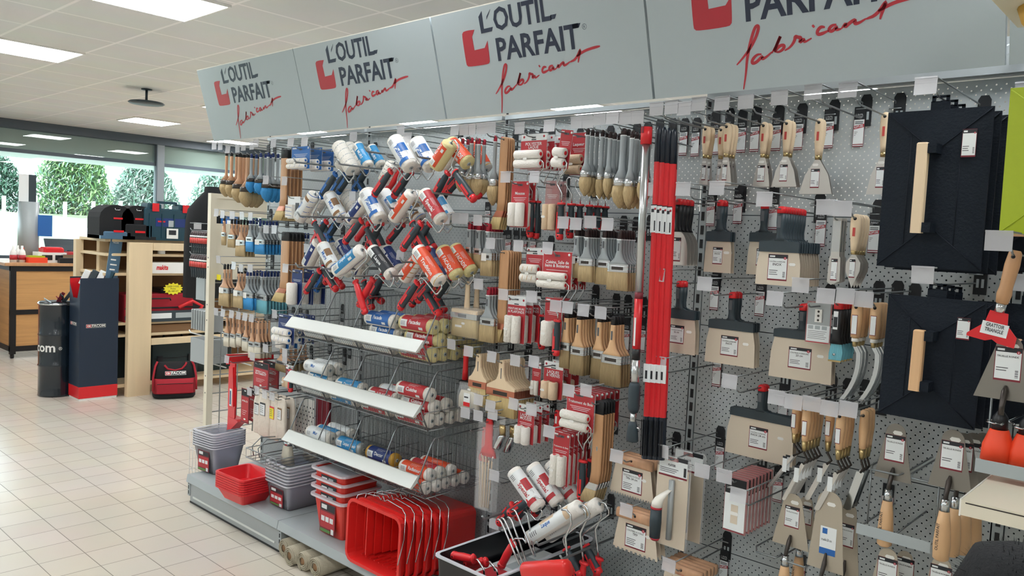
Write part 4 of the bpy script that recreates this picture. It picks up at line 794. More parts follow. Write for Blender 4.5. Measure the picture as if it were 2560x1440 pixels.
for k, (x, y) in enumerate([(2492, 1150), (2560, 1165)]):       # orange grips
    p = at(x, y, 2.10+.0*k)
    b = B().loft([(0, .034, .034), (.035, .032, .030), (.07, .020, .02), (.072, .018, .018)], 'orangebright', 18, .9); nk = B().loft([(.072, .017, .017), (.10, .016, .016), (.115, .006, .006)], 'black', 14); st_ = B().tube([(0, 0, .11), (0, .01, .15), (0, .03, .17)], [.006, .005, .004], 'steeldark')
    inst('orange_grip', [('grip', b.mesh('grip')), ('collar', nk.mesh('collar')), ('tang', st_.mesh('tang'))], 'orange tool grip with black neck standing on right rack, '+('left one' if k == 0 else 'cut by the edge'), 'tool grip', 'orange grips on the right rack', p)
    link_ = B().tube([(math.cos(a)*.028, math.sin(a)*.028, .088) for a in [i*.5 for i in range(11)]]+[(.02, .2, .088)], .0022, 'chrome')
    inst('wire_ring', [('r', link_.mesh('wire_ring'))], 'bright wire ring round the neck of the %s orange grip' % ('left' if k == 0 else 'right'), 'ring', None, p)
# triangle scraper
p = at(2537, 640, 2.0); h = B().loft([(.012, .009, .008), (.006, .013, .012), (-.02, .015, .014), (-.07, .013, .012), (-.085, .015, .014), (-.105, .012, .011)], 'woodorange', 14).cyl((0, -.0145, -.002), (0, .0145, -.002), .004, 'black', 10)
fr_ = B().loft([(-.105, .0105, .0105), (-.125, .0105, .0105)], 'chrome', 14)
bl = B().prism([(-.018, -.125), (.018, -.125), (.022, -.150), (.045, -.172), (.045, -.195), (.012, -.193), (0, -.187), (-.012, -.193), (-.05, -.192), (-.05, -.185), (-.022, -.155)], -.001, .001, 'red').box(-.026, .026, -.002, -.001, -.178, -.15, 'paper').text('GRATTOIR', 0, -.160, .008, -.0024, 'ink', w=.036, align='CENTER', bold=.03).text('TRIANGLE', 0, -.171, .008, -.0024, 'ink', w=.036, align='CENTER', bold=.03)
inst('triangle_scraper', [('handle', h.mesh('handle')), ('ferrule', fr_.mesh('ferrule')), ('blade', bl.mesh('blade'))], 'red triangle scraper with brown wooden handle at the right edge', 'scraper', None, p, (0, .16, 0)); hook(p.x, p.z+.05, p.z+.002, 1.96, 'carrying the red triangle scraper')
# cream shelf jutting in at right
cs = B().box(-.40, .5, 1.85, 2.32, 1.1075, 1.14, 'cream').box(-.392, .5, 1.8494, 1.85, 1.1335, 1.136, 'steeldark').box(-.403, -.40, 1.85, 2.32, 1.105, 1.141, 'creamwhite')
sp_ = B().box(-.31, .45, 2.20, 2.23, .02, 1.105, 'cream')
inst('side_shelf', [('shelf_board', cs.mesh('shelf_board')), ('support_panel', sp_.mesh('support_panel'))], 'cream shelf end jutting in at the lower right edge', 'shelf')
# white stacked trays and curved bracket, top right corner
p = at(2545, 60, 1.85)
for k in range(5): inst('stacked_tray', [('t', B().bbox(-.02, .16, -.05, .16, 0, .020, 'creamwhite', .004).mesh('stacked_tray'))], 'white flat tray stacked in the top right corner, %s from the bottom' % ('first', 'second', 'third', 'fourth', 'fifth')[k], 'tray', 'white trays in the corner', (p.x-.002*(k % 2), 1.85, 2.175+.0235*k))
cb_ = B().loft([(-.028, .0, .0), (-.028, .11, .11), (.0, .12, .12), (.012, .12, .12)], 'cream', 28); cb_.v = [(x, y, z) for x, y, z in cb_.v]
inst('tray_stand', [('board', B().bbox(-.03, .2, -.06, .2, .0, .022, 'cream', .003).mesh('board')), ('bowl', B().loft([(-.06, .03, .03, .06, .06), (-.03, .055, .055, .06, .06), (0, .065, .065, .06, .06)], 'gold', 20).mesh('bowl'))], 'cream board with round brass bowl below the white trays, top right', 'shelf', None, (p.x-.008, 1.84, 2.150))
# black furry brush, bottom right corner
fb = B(); R_ = random.Random(3); cN = Vector((0, 0, 0))
fb.loft([(-.09, .02, .02), (-.07, .065, .06), (0, .085, .08), (.06, .06, .055), (.075, .02, .02)], 'fabricblack', 22)
for k in range(900):
    a, t = R_.random()*6.283, R_.uniform(-1, 1); d = Vector((math.cos(a)*math.sqrt(1-t*t)*.085, math.sin(a)*math.sqrt(1-t*t)*.08, t*.078-.005)); n_ = d.normalized(); s = n_.cross(Vector((R_.random(), R_.random(), 1))).normalized()*.0012
    fb.add([d*.95-s, d*.95+s, d+n_*.012], [(0, 1, 2)], 'fabricblack')
p = at(2540, 1490, 1.35); inst('black_brush_head', [('b', fb.mesh('black_brush_head'))], 'black furry round brush head in the bottom right corner', 'brush', None, p)
# ------------------------------------------------------------------ MIDDLE BAY: brushes and mini rollers
R1 = ('round_brush', 'paint brush'); F1 = ('flat_brush', 'paint brush'); A1 = ('radiator_brush', 'paint brush'); M1 = ('mini_roller_pack', 'roller pack')
gp = dict(hand='greyplastic', dip='brown'); gr = dict(hand='greyplastic', dip='crimson')
stack(RB, *R1, (1149, 313), (1157, 352), 480, (1143, 1161), 2, .03, 'grey round brush with crimson tip, leftmost of its row', 'leftmost crimson tipped round brushes', **gr, fer='ferrule')
stack(RB, *R1, (1172, 312), (1180, 350), 490, (1166, 1184), 2, .03, 'grey round brush with crimson tip, second hook of its row', 'second crimson tipped round brushes', **gr, fer='ferrule')
stack(RB, *R1, (1190, 311), (1198, 352), 488, (1186, 1206), 2, .03, 'grey round brush with crimson tip, third hook of its row', 'third crimson tipped round brushes', **gr, fer='ferrule')
stack(RB, *R1, (1216, 309), (1239, 345), 514, (1224, 1245), 2, .04, 'larger grey crimson tipped round brush left of the wooden radiator brushes', 'larger crimson tipped brushes', **gr, fer='ferrule')
stack(RAD, *A1, (1240, 306), (1261, 350), 574, (1236, 1262), 4, .013, 'long wooden radiator brush, upper stack of the middle bay', 'upper radiator brushes')
stack(BL, *M1, (1312, 307), (1335, 345), 424, (1299, 1368), 3, .045, 'red and white pack of two white mini rollers, top row', 'top white roller packs', rl='h', frame=True, title=('POLYESTER', 'LAQUE'), rfrac=.5)
stack(BL, *M1, (1389, 301), (1417, 335), 424, (1402, 1434), 1, .04, 'tilted pink red pack of mini rollers left of brown tipped brushes', 'tilted pink roller pack', rl='h', frame=True, lean=.12, head=False, rfrac=.5)
stack(BL, *M1, None, (1448, 342), 440, (1428, 1470), 1, .04, 'red lacquer roller pack with beige sleeve behind the tilted pack', 'red lacquer pack', Y=2.45, rl='h', fl='beige', head=False, title=('Laqueur',), rfrac=.45)
for (tg, hg, bt, xs, n, w_) in [((1456, 292), (1470, 328), 490, (1456, 1480), 3, 'first hook'), ((1484, 290), (1507, 332), 497, (1490, 1508), 3, 'second hook'), ((1515, 282), (1526, 336), 492, (1512, 1530), 3, 'third hook'),
        ((1548, 280), (1560, 328), 521, (1532, 1566), 3, 'fourth and largest'), ((1579, 280), (1580, 335), 520, (1565, 1588), 3, 'fifth hook'), ((1610, 278), (1602, 342), 505, (1588, 1606), 2, 'last hook by the poles')]:
    stack(RB, *R1, tg, hg, bt, xs, n, .028, 'grey round brush with dark brown tip, '+w_, 'brown tipped round brushes, '+w_, **gp, fer='ferrule', thick='largest' in w_)
stack(BL, *M1, (1277, 430), (1301, 463), 570, (1277, 1322), 2, .04, 'pack of two upright white mini rollers beside red grey grips', 'upright white roller packs', rl='v', head=False, title=('Mousse',), rfrac=.5)
stack(BL, *M1, (1350, 430), (1382, 462), 579, (1364, 1402), 2, .04, 'pack of two upright beige mini rollers between red grey grips', 'upright beige roller packs', rl='v', fl='beige', head=False, card='filmred', rfrac=.5)
HF = hand_frame
def hframe(px, py, bot, Y, label, main='charcoal', acc='red', wl=.35, ang=0, grp='mini roller handles'):
    p = at(px, py, Y); L = p.z-at(px, bot, Y).z
    inst('mini_paint_roller', hand_frame(L, main, acc, L*wl), label, 'roller', grp, p, (0, ang, random.uniform(-.3, .3)))
for k, x in enumerate((1329, 1347)): hframe(x-6, 435, 594+3*k, 2.36+.03*k, 'red and grey mini roller grip, %s beside the upright white pack' % ('first' if k == 0 else 'second'), wl=.42)
for k, x in enumerate((1404, 1428, 1450, 1474, 1494, 1512)): hframe(x-6, 440+6*k, 600-4*k, 2.33+.035*k, 'red and grey mini roller grip in the middle row, number %s from left' % ('one', 'two', 'three', 'four', 'five', 'six')[k], wl=.42)
for (tg, hg, bt, xs, n, w_) in [((1423, 544), (1444, 575), 695, (1427, 1449), 3, 'narrowest stack'), ((1455, 547), (1469, 578), 705, (1448, 1482), 5, 'second stack'), ((1491, 542), (1513, 579), 711, (1487, 1523), 6, 'third stack'), ((1535, 548), (1551, 582), 726, (1516, 1567), 6, 'widest stack by the pole')]:
    stack(FB, *F1, tg, hg, bt, xs, n, .0155, 'grey flat brush with dark brown tip, '+w_, 'brown tipped flat brushes, '+w_, **gp, stick='narrow' in w_)
for (tg, hg, bt, xs, n, w_) in [((1153, 538), (1175, 560), 667, (1169, 1183), 4, 'left stack'), ((1172, 538), (1198, 562), 671, (1187, 1206), 4, 'middle stack'), ((1206, 539), (1221, 565), 690, (1203, 1230), 6, 'right wide stack')]:
    stack(FB, *F1, tg, hg, bt, xs, n, .015, 'grey flat brush with crimson tip, upper '+w_, 'crimson tipped flat brushes, upper '+w_, **gr, stick='right' in w_)
stack(lambda *a: [], 'x', 'x', (1126, 536), (1140, 560), 600, (1130, 1140), 0, .02, 'unused', 'nothing', mkhook=False); ehook(1126, 536, 'standing empty left of the crimson tipped flat brushes')
stack(RAD, *A1, (1239, 597), (1262, 633), 853, (1226, 1258), 6, .0145, 'long wooden radiator brush in the middle stack of six', 'middle radiator brushes')
stack(BL, *M1, (1309, 605), (1338, 630), 709, (1314, 1360), 2, .05, 'orange and white pack of beige veined rollers', 'beige veined roller packs', rl='h', fl='fleece', stripe='gold', rfrac=.5)
stack(BL, *M1, (1384, 608), (1394, 640), 724, (1354, 1428), 3, .045, 'red pack for kitchens and bathrooms with two white rollers', 'kitchen bathroom roller packs', rl='h', frame=True, fl='fleece', head=False, title=('Cuisine, Salle de', 'bains & Boiseries'), rfrac=.42)
stack(wallbrush, 'block_brush', 'paint brush', (1153, 682), (1170, 708), 841, (1128, 1195), 2, .055, 'wide block brush with upright wooden handle in clear bag', 'bagged block brushes')
stack(FB, *F1, (1208, 704), (1222, 724), 854, (1191, 1228), 5, .017, 'large grey flat brush with crimson tip, lower stack', 'lower crimson tipped flat brushes', **gr)
stack(BL, *M1, (1271, 726), (1292, 750), 860, (1266, 1313), 3, .045, 'pack of two upright veined white rollers under red card', 'upright veined roller packs', rl='v', fl='fleece', stripe='gold', title=('PEINTURE MURS', '& PLAFONDS'), rfrac=.56)
stack(BL, *M1, (1343, 735), (1385, 755), 866, (1355, 1402), 2, .05, 'red pack with one white roller beside a red grey grip', 'single white roller packs', rl='s', fl='fleece', head=False, rfrac=.5, Yf=2.25)
for k, x in enumerate((1389, 1350)): hframe(x, 760-10*k, 889-16*k, 2.29+.12*k, 'red and grey roller grip %s the single white roller pack' % ('in front of' if k == 0 else 'left of'), wl=.30)
for k in range(3):  # bent wire frames showing below the kitchen packs
    p = at(1418+17*k, 700, 2.33+.04*k); wv = B().tube([(0, 0, 0), (.016, 0, 0), (.022, 0, -.008), (.020, 0, -.03), (-.012, 0, -.075), (-.016, 0, -.10), (-.016, 0, -.16)], .0026, 'chrome')
    inst('roller_wire', [('w', wv.mesh('roller_wire'))], 'bent bright wire of a mini roller below the kitchen packs, '+ORD[k], 'roller wire', 'bent roller wires', p)
wb = dict(hand='beech', dip='black')
for (tg, hg, bt, xs, n, w_) in [((1404, 761), (1418, 780), 920, (1399, 1423), 4, 'narrowest left stack'), ((1434, 764), (1449, 784), 937, (1425, 1459), 6, 'second stack'), ((1474, 769), (1501, 790), 948, (1478, 1511), 5, 'third stack'), ((1517, 774), (1535, 797), 966, (1507, 1560), 4, 'largest right stack')]:
    stack(FB, *F1, tg, hg, bt, xs, n, .0165, 'wooden flat brush with black tip, '+w_, 'wooden black tipped brushes, '+w_, **wb, bris='bristledk', nar=.0105, t=.014)
def redtool(L, W): return [('grip', B().loft([(.010, .009, .009), (0, .012, .012), (-L*.5, .011, .011), (-L*.93, .013, .013)], 'red', 12).mesh('grip')), ('base', B().loft([(-L*.93, .014, .014), (-L*.96, .030, .02), (-L, .032, .022)], 'black', 14).mesh('base'))]
stack(redtool, 'red_grip_tool', 'brush', (1139, 854), (1166, 872), 955, (1150, 1177), 1, .04, 'red gripped tool with black base left of the pale wooden brushes', 'red gripped tool')
stack(spalter, 'wide_varnish_brush', 'paint brush', (1184, 869), (1198, 891), 1014, (1173, 1216), 8, .0145, 'pale wooden wide brush with copper band, left stack', 'left pale wooden brushes')
stack(spalter, 'wide_varnish_brush', 'paint brush', (1242, 882), (1256, 907), 1040, (1219, 1289), 9, .0145, 'pale wooden widest brush with copper band, right stack', 'right pale wooden brushes')
stack(bagged, 'bagged_brush', 'brush', (1160, 1000), (1153, 960), 1016, (1115, 1170), 1, .04, 'soft beige brush head in clear bag left of the pale brushes', 'bagged beige brush', core='bristlewhite', mkhook=False, Y=2.3)
stack(BL, *M1, (1301, 891), (1342, 915), 990, (1331, 1353), 1, .05, 'white roller pack half hidden behind the lower beige pack', 'half hidden roller pack', rl='v', fl='fleece', card='redlabel', stripe='gold')
stack(BL, *M1, (1349, 895), (1384, 915), 999, (1356, 1407), 3, .05, 'red and white pack of two short beige rollers', 'short beige roller packs', rl='v', fl='beige', title=('LAQUES', '& VERNIS'), rfrac=.46)
stack(BL, *M1, (1437, 968), (1452, 990), 1077, (1412, 1486), 6, .030, 'large red wood treatment pack with two patterned white rollers', 'wood treatment roller packs', rl='h', frame=True, fl='fleece', head=False, title=('Traitement du Bois',), rfrac=.45, Yf=2.24)
stack(RAD, *A1, (1480, 965), (1499, 1011), 1258, (1461, 1495), 5, .0165, 'long wooden radiator brush with black tip, lowest stack', 'black tipped radiator brushes', dip='softblack', fer='ferrule', bris='bristle', Yf=2.24)
stack(BL, *M1, (1297, 1004), (1316, 1022), 1111, (1292, 1336), 3, .045, 'red and white pack of two short smooth white rollers', 'short white roller packs', rl='v', title=('LAQUES', 'MOUSSE'), rfrac=.44)
def redflat(L, W): return [('t', B().loft([(.010, .010, .006), (0, .015, .009), (-L*.6, .014, .009), (-L*.65, .020, .008), (-L, .022, .004)], 'red', 12, .7).box(-.004, .004, -.0105, -.0095, -L*.5, -L*.15, 'paper').mesh('red_hand_scraper'))]
stack(redflat, 'red_hand_scraper', 'scraper', (1343, 1015), (1395, 1032), 1085, (1386, 1408), 3, .05, 'red plastic hand scraper between the roller packs', 'red hand scrapers')
stack(BL, *M1, (1388, 1074), (1404, 1092), 1216, (1381, 1424), 6, .026, 'lower wood treatment pack with two upright patterned rollers', 'lower wood treatment packs', rl='v', fl='fleece', head=False, title=('Traitement du Bois',), rfrac=.55, Yf=2.24)
for k, (x, y) in enumerate(((1455, 1253), (1478, 1246), (1495, 1240))): hframe(x-4, 1080, y, 2.30+.05*k, 'red and grey roller grip below the wood treatment packs, '+ORD[k], wl=.40)
def tubes(L, W):
    a = B().box(-.014, .014, -.003, .003, -L*.30, .012, 'film').loft([(-L*.18, .014, .008), (-L*.32, .016, .010, .002, 0), (-L*.5, .013, .010, .004, 0)], 'brass', 12); b = B().loft([(-L*.5, .014, .014, .004, 0), (-L*.56, .016, .016, 0, 0), (-L*.95, .017, .017, -.022, 0), (-L, .017, .014, -.026, 0)], 'chrome', 16)
    return [('bag', a.mesh('bag')), ('spout', b.mesh('spout'))]
for k, (x, y) in enumerate(((1262, 1050), (1282, 1050))): stack(tubes, 'metal_spout', 'spout', (1244, 1042), (x, y), 1124, (1240, 1256), 1, .05, 'shiny bent metal spout in a clear bag, '+('front one' if k == 0 else 'rear one'), 'bagged metal spouts', Y=2.30+.06*k, group='bagged metal spouts', mkhook=k == 0)
stack(stick_set, 'artist_brush_set', 'brush set', (1208, 1030), (1194, 1046), 1262, (1176, 1216), 1, .05, 'fan of thin wooden brushes in clear sleeve under red handle', 'artist brush set', mkhook=False, Y=2.31)
stack(stick_set, 'artist_brush_set', 'brush set', (1176, 1023), (1172, 1064), 1256, (1160, 1184), 1, .05, 'narrow brush set in clear sleeve left of the red handled fan', 'narrow brush set', Y=2.36)
hook(at(1208, 1030, 2.27).x, at(1208, 1030, 2.27).z, at(1194, 1046, 2.31).z, 2.27, 'carrying the artist brush set')
for t, w_ in (((1350, 430), 'x'),): pass
for (x, y, w_) in [(1249, 1180, 'standing empty left of the tilted roller bundle'), (1248, 1301, 'standing empty by the hanging wire frames'), (1391, 1294, 'below the tilted roller bundle'), (1209, 990, 'standing empty below the pale wooden brushes'), (1240, 1005, 'standing empty below the wide varnish brushes')]: ehook(x, y, w_)
for k, (x, y, l) in enumerate([(1272, 575, 'first of four below the radiator brushes'), (1292, 577, 'second of four below the radiator brushes'), (1311, 579, 'third of four below the radiator brushes'), (1334, 581, 'fourth of four below the radiator brushes'), (1220, 505, 'between the round brushes and the radiator brushes'), (1567, 800, 'left of the aluminium pole'), (1318, 880, 'left of the half hidden roller pack'), (1487, 520, 'behind the brown tipped round brushes'), (1448, 1320, 'right of the lower roller bundle'), (1607, 800, 'right of the aluminium pole')]):
    p = at(x, y, 2.594); rupture(p.x, p.z, 'red striped out of stock card '+l)

# poles --------------------------------------------------------------
def pole(top, bot, Y, r, parts_fn, name, label, cat, group=None):
    a, b_ = at(*top, Y), at(*bot, Y); L = (a-b_).length; d = (b_-a).normalized()
    q = Vector((0, 0, -1)).rotation_difference(d).to_euler(); inst(name, parts_fn(L, r), label, cat, group, a, q)
def alup(L, r):
    cap = B().loft([(0, r*1.35, r*1.35), (-.055, r*1.35, r*1.35)], 'red', 20); cap.box(-r*.5, r*.1, -r*1.5, -r*1.2, -.02, .0005, 'darkred')
    t2 = B().loft([(-L*.9, r*.75, r*.75), (-L*.95, r*.75, r*.75)], 'alu', 18)
    t = B().loft([(-.05, r, r), (-L*.52, r, r)], 'alu', 22).loft([(-L*.52, r*1.02, r*1.02), (-L*.54, r*1.02, r*1.02)], 'darkred', 22).loft([(-L*.54, r*1.01, r*1.01), (-L*.70, r*1.01, r*1.01)], 'red', 22).loft([(-L*.70, r*1.02, r*1.02), (-L*.735, r*1.02, r*1.02)], 'black', 22)
    t.loft([(-L*.735, r, r), (-L*.82, r, r)], 'alu', 22).box(-r*.3, r*.2, -r*1.05, -r*.9, -L*.69, -L*.6, 'paper')
    g_ = B().loft([(-L*.81, r*1.15, r*1.15), (-L*.82, r*1.45, r*1.45), (-L*.89, r*1.45, r*1.45), (-L*.905, r*1.1, r*1.1)], 'charcoal', 20)
    e = B().loft([(-L*.935, r*.9, r*.9), (-L*.95, r*1.3, r*1.0), (-L*.995, r*1.7, r*1.1), (-L, r*1.4, r*.9)], 'charcoal', 16).cyl((-r*1.2, 0, -L*.945), (r*2.2, 0, -L*.955), .003, 'chrome', 8)
    return [('tube', t.mesh('tube')), ('inner_tube', t2.mesh('inner_tube')), ('cap', cap.mesh('cap')), ('locking_grip', g_.mesh('locking_grip')), ('tip', e.mesh('tip'))]
pole((1617, 318), (1580, 1104), 2.20, .0135, alup, 'telescopic_pole', 'aluminium telescopic pole with red cap and grey grip', 'pole')
def redp(L, r):
    t = B(); n = 12
    t.loft([(-L*.27, r, r), (-L*.88, r, r)], 'red', 8, 1, smooth=False); c = B().loft([(0, r*.35, r*.35), (-.012, r*.8, r*.8), (-.03, r*1.0, r*1.0), (-L*.275, r*1.04, r*1.04)], 'navyblack', 14)
    e = B().loft([(-L*.87, r*1.15, r*1.15), (-L, r*1.1, r*1.1)], 'navyblack', 10, smooth=False)
    for k in range(5): e.box(r*(-1+.45*k), r*(-1+.45*k)+r*.12, -r*1.2, -r*1.0, -L*.99, -L*.88, 'black')
    l = B().box(-r*.85, r*.85, -r*1.08, -r*.9, -L*.335, -L*.235, 'paper') if False else B().box(-r*.85, r*.85, -r*1.1, -r*.9, -L*.30, -L*.235, 'paper')
    return [('tube', t.mesh('tube')), ('cap', c.mesh('cap')), ('end_fitting', e.mesh('end_fitting'))]
mat('navyblack', '101C2B', .35)
def redp2(L, r):
    c = B().loft([(0, r*.35, r*.35), (-.012, r*.8, r*.8), (-.03, r*1.0, r*1.0), (-L*.105, r*1.04, r*1.04)], 'navyblack', 14)
    t = B().loft([(-L*.10, r, r), (-L*.88, r, r)], 'red', 8, smooth=False).box(-r*.9, r*.9, -r*1.08, -r*.85, -L*.315, -L*.235, 'paper').box(-r*.7, r*.2, -r*1.1, -r*1.06, -L*.255, -L*.245, 'ink').box(r*.3, r*.7, -r*1.1, -r*1.06, -L*.31, -L*.28, 'ink').cyl((r*.5, -r*1.1, -L*.245), (r*.5, -r*1.05, -L*.245), .004, 'logored', 10)
    t.box(-r*.9, r*.9, -r*1.07, -r*.9, -L*.237, -L*.232, 'ink')
    e = B().loft([(-L*.87, r*1.15, r*1.15), (-L, r*1.1, r*1.1)], 'navyblack', 10, smooth=False)
    for k in range(5): e.box(r*(-1+.45*k), r*(-1+.45*k)+r*.12, -r*1.25, -r*1.0, -L*.99, -L*.88, 'black')
    w_ = B().box(-r*1.08, r*1.08, -r*1.12, -r*.8, -L*.765, -L*.71, 'paper').box(-r*.5, r*.2, -r*1.15, -r*1.1, -L*.755, -L*.73, 'ink')
    return [('tube', t.mesh('tube'), [('label_wrap', w_.mesh('label_wrap'))]), ('cap', c.mesh('cap')), ('end_fitting', e.mesh('end_fitting'))]
for k, x in enumerate((1648, 1661, 1673, 1686)):
    pole((x, 316+2*k), (1613+13*k, 1146+1*k), 2.265+.004*k, .0118, redp2, 'extension_pole', 'red extension pole with black ends, %s from left' % ('first', 'second', 'third', 'fourth')[k], 'pole', 'red extension poles')
for k, x in enumerate((1656, 1669, 1681)):
    pole((x+6, 340), (1630+12*k, 1128), 2.31, .0118, redp2, 'extension_pole', 'red extension pole standing in the rear row, %s from left' % ('first', 'second', 'third')[k], 'pole', 'red extension poles')

# ------------------------------------------------------------------ FAR LEFT BAY
dk = dict(hand='wood', dip='softblack'); bp = dict(hand='greyplastic', dip='navy', bris='bristleblue')
W5 = dict(fer='steeldark')
for (tg, hg, bt, xs, n, o, w_, short) in [((542, 356), (567, 384), 492, (559, 573), 2, {**dk}, 'small wooden round brush, first hook of the top left row', 'first small round brushes'), ((557, 357), (580, 385), 494, (573, 586), 3, {**dk}, 'small wooden round brush, second hook of the top left row', 'second small round brushes'),
        ((577, 365), (600, 387), 507, (593, 610), 2, {**dk, 'thick': True}, 'thick wooden round brush, third hook of the top left row', 'thick wooden round brushes'), ((600, 363), (620, 388), 518, (610, 628), 3, {**dk, 'thick': True}, 'thick wooden brush with wide dark bristles beside blue brushes', 'wide round brushes'),
        ((616, 358), (629, 389), 482, (619, 631), 3, {**bp}, 'small blue bristled round brush, leftmost of the blue ones', 'leftmost blue round brushes'), ((636, 355), (652, 387), 487, (643, 657), 3, {**bp}, 'blue bristled round brush, second hook of the blue ones', 'second blue round brushes'), ((648, 349), (671, 386), 505, (664, 680), 3, {**bp}, 'blue bristled round brush beside the long wooden ones', 'third blue round brushes')]:
    stack(RB, *R1, tg, hg, bt, xs, n, .03, w_, short, **o)
stack(RAD, *A1, (691, 348), (689, 380), 550, (660, 682), 5, .022, 'long wooden radiator brush with black tip, top left stack', 'top left radiator brushes', dip='softblack', Yf=2.2, Y=2.25)
stack(BL, *M1, (736, 346), (752, 374), 424, (728, 776), 3, .07, 'blue pack of striped mini rollers in the top left row', 'blue striped roller packs', rl='h', card='blue', head=False, stripe='blue', core='blue', rfrac=.45, Yf=2.2)
ehook(771, 344, 'standing empty above the blue roller packs', 2.2)
for (tg, hg, bt, xs, n, o, w_, short) in [((548, 524), (561, 543), 613, (555, 564), 1, dict(hand='wood', dip='softblack'), 'smallest wooden flat brush hanging alone, left end', 'smallest flat brush'), ((563, 528), (580, 550), 619, (571, 587), 3, dict(hand='wood', dip='softblack'), 'wooden flat brush of the second left stack', 'small flat brushes'),
        ((588, 530), (603, 552), 641, (589, 611), 4, dict(hand='wood', dip='softblack', stick=True), 'larger wooden flat brush left of the blue flat brushes', 'larger flat brushes'), ((611, 531), (626, 550), 629, (609, 627), 4, {**bp}, 'blue bristled flat brush, left blue stack', 'left blue flat brushes'), ((633, 533), (651, 556), 636, (641, 664), 6, {**bp, 'stick': True}, 'wide blue bristled flat brush, middle blue stack', 'middle blue flat brushes'),
        ((673, 570), (715, 585), 636, (712, 726), 8, {**bp}, 'small blue bristled flat brush, right blue stack', 'right blue flat brushes'), ((552, 641), (562, 664), 766, (551, 576), 3, dict(hand='wood', dip='softblack', stick=True), 'large wooden flat brush, third row left end', 'third row left brushes'), ((591, 660), (597, 674), 769, (580, 603), 3, dict(hand='wood', dip='softblack', stick=True), 'large wooden flat brush, third row second stack', 'third row second brushes'),
        ((609, 663), (619, 680), 774, (605, 634), 5, {**bp, 'stick': True}, 'large blue bristled flat brush, third row', 'third row blue brushes'), ((633, 663), (655, 682), 783, (637, 666), 7, {**bp, 'bris': 'bristlecyan'}, 'pale turquoise bristled flat brush, third row', 'turquoise brushes')]:
    stack(FB, *F1, tg, hg, bt, xs, n, .02, w_, short, **o)
stack(RAD, *A1, (693, 568), (692, 584), 751, (659, 686), 5, .022, 'long wooden radiator brush with black tip, second left stack', 'second left radiator brushes', dip='softblack', Yf=2.2, Y=2.25)
def vcard(L, W): 
    c = B().box(-W/2, W/2, 0, .002, -L, .012, 'paper').box(-W*.45, W*.1, -.018, -.001, -L*.95, -L*.3, 'fleece')
    for k in range(3): c.add([(-W*.45, -.0186, -L*(.4+.2*k)), (W*.1, -.0186, -L*(.45+.2*k)), (W*.1, -.0186, -L*(.47+.2*k)), (-W*.45, -.0186, -L*(.42+.2*k))], [(0, 1, 2, 3)], 'blue')
    return [('c', c.box(W*.15, W*.45, -.001, 0, -L*.9, -L*.2, 'textgrey').mesh('sleeve_pack'))]
stack(vcard, 'sleeve_pack', 'roller pack', (719, 443), (706, 497), 546, (694, 722), 2, .07, 'white card pack with blue striped sleeve beside radiator brushes', 'striped sleeve packs', Yf=2.2, Y=2.24); ehook(673, 441, 'standing empty in front of the radiator brushes', 2.2)
stack(BL, *M1, (722, 662), (743, 682), 764, (731, 757), 3, .07, 'blue carded pack of one long striped roller, third row', 'long striped roller packs', rl='s', card='navy', head=False, stripe='blue', rfrac=.6, Yf=2.2)
ww = dict(hand='wood', dip=None, bris='bristlewhite')
for i, (x, tx, b_, xs) in enumerate([(568, 546, 866, (560, 573)), (584, 564, 868, (576, 589)), (599, 586, 864, (591, 604)), (615, 603, 878, (607, 621)), (631, 620, 895, (620, 635)), (646, 636, 896, (639, 653))]):
    stack(FB, *F1, (tx, 772+3.2*i), (x, 792+3*i), b_, xs, 4, .022, 'plain wooden brush with whitish bristles, fourth row, %s stack' % ('first', 'second', 'third', 'fourth', 'fifth', 'sixth')[i], 'plain brushes, %s stack' % ('first', 'second', 'third', 'fourth', 'fifth', 'sixth')[i], **ww)
stack(BL, *M1, (693, 779), (716, 795), 860, (688, 730), 3, .06, 'blue carded pack of two short striped rollers, fourth row', 'short striped roller packs', rl='h', card='navy', head=False, stripe='blue', core='blue', rfrac=.55, Yf=2.2, frame=True)
stack(BL, *M1, (674, 800), (672, 806), 862, (655, 682), 2, .05, 'white pack with upright striped sleeves below the turquoise brushes', 'upright striped packs', rl='v', card='blue', stripe='blue', rfrac=.6, Y=2.36, mkhook=False)
for (x, y, w_) in [(671, 863, 'with grey bristled brushes below the white pack'), (719, 874, 'standing empty right of the grey bristled brushes')]: ehook(x, y, w_, 2.22)
stack(FB, *F1, (671, 863), (668, 862), 915, (640, 665), 6, .03, 'small flat brush with dark bristles in the fifth row', 'small dark brushes', bris='bristledk', hand='wood', dip=None, mkhook=False, Y=2.35)
# fifth / sixth row: red tool, cards, cloth bags
def redtrim(L, W):
    m = B().prism([(-.03, 0), (.03, 0), (.036, -L*.32), (.045, -L*.36), (.045, -L*.62), (.04, -L*.66), (.04, -L*.78), (-.045, -L), (-.04, -L*.5)], -.004, .004, 'red').prism([(-.028, -.02), (.02, -.02), (.03, -L*.34), (.036, -L*.62), (-.03, -L*.66)], -.012, -.004, 'red').prism([(-.045, -L), (-.035, -L*.8), (.06, -L*.80), (.085, -L*.82), (-.0, -L*.97)], -.006, .05, 'red')
    m.box(-.01, .018, -.0126, -.012, -L*.62, -L*.37, 'paper').box(-.006, .008, -.0130, -.0126, -L*.60, -L*.40, 'navy'); return [('t', m.mesh('tile_trowel'))]
stack(redtrim, 'spout_tray', 'tool', (574, 898), (583, 908), 1068, (555, 610), 1, .05, 'long red moulded plastic tool hanging above the clear bins', 'red moulded tool', L=.40)
inst('red_cover', [('c', B().prism([(-.03, 0), (.24, 0), (.24, -.035), (-.03, -.06)], 0, .02, 'red').mesh('red_cover'))], 'red plastic cover lying over the hooks above the red tool', 'cover', None, at(580, 886, 2.33), (0, 0, 1.2))
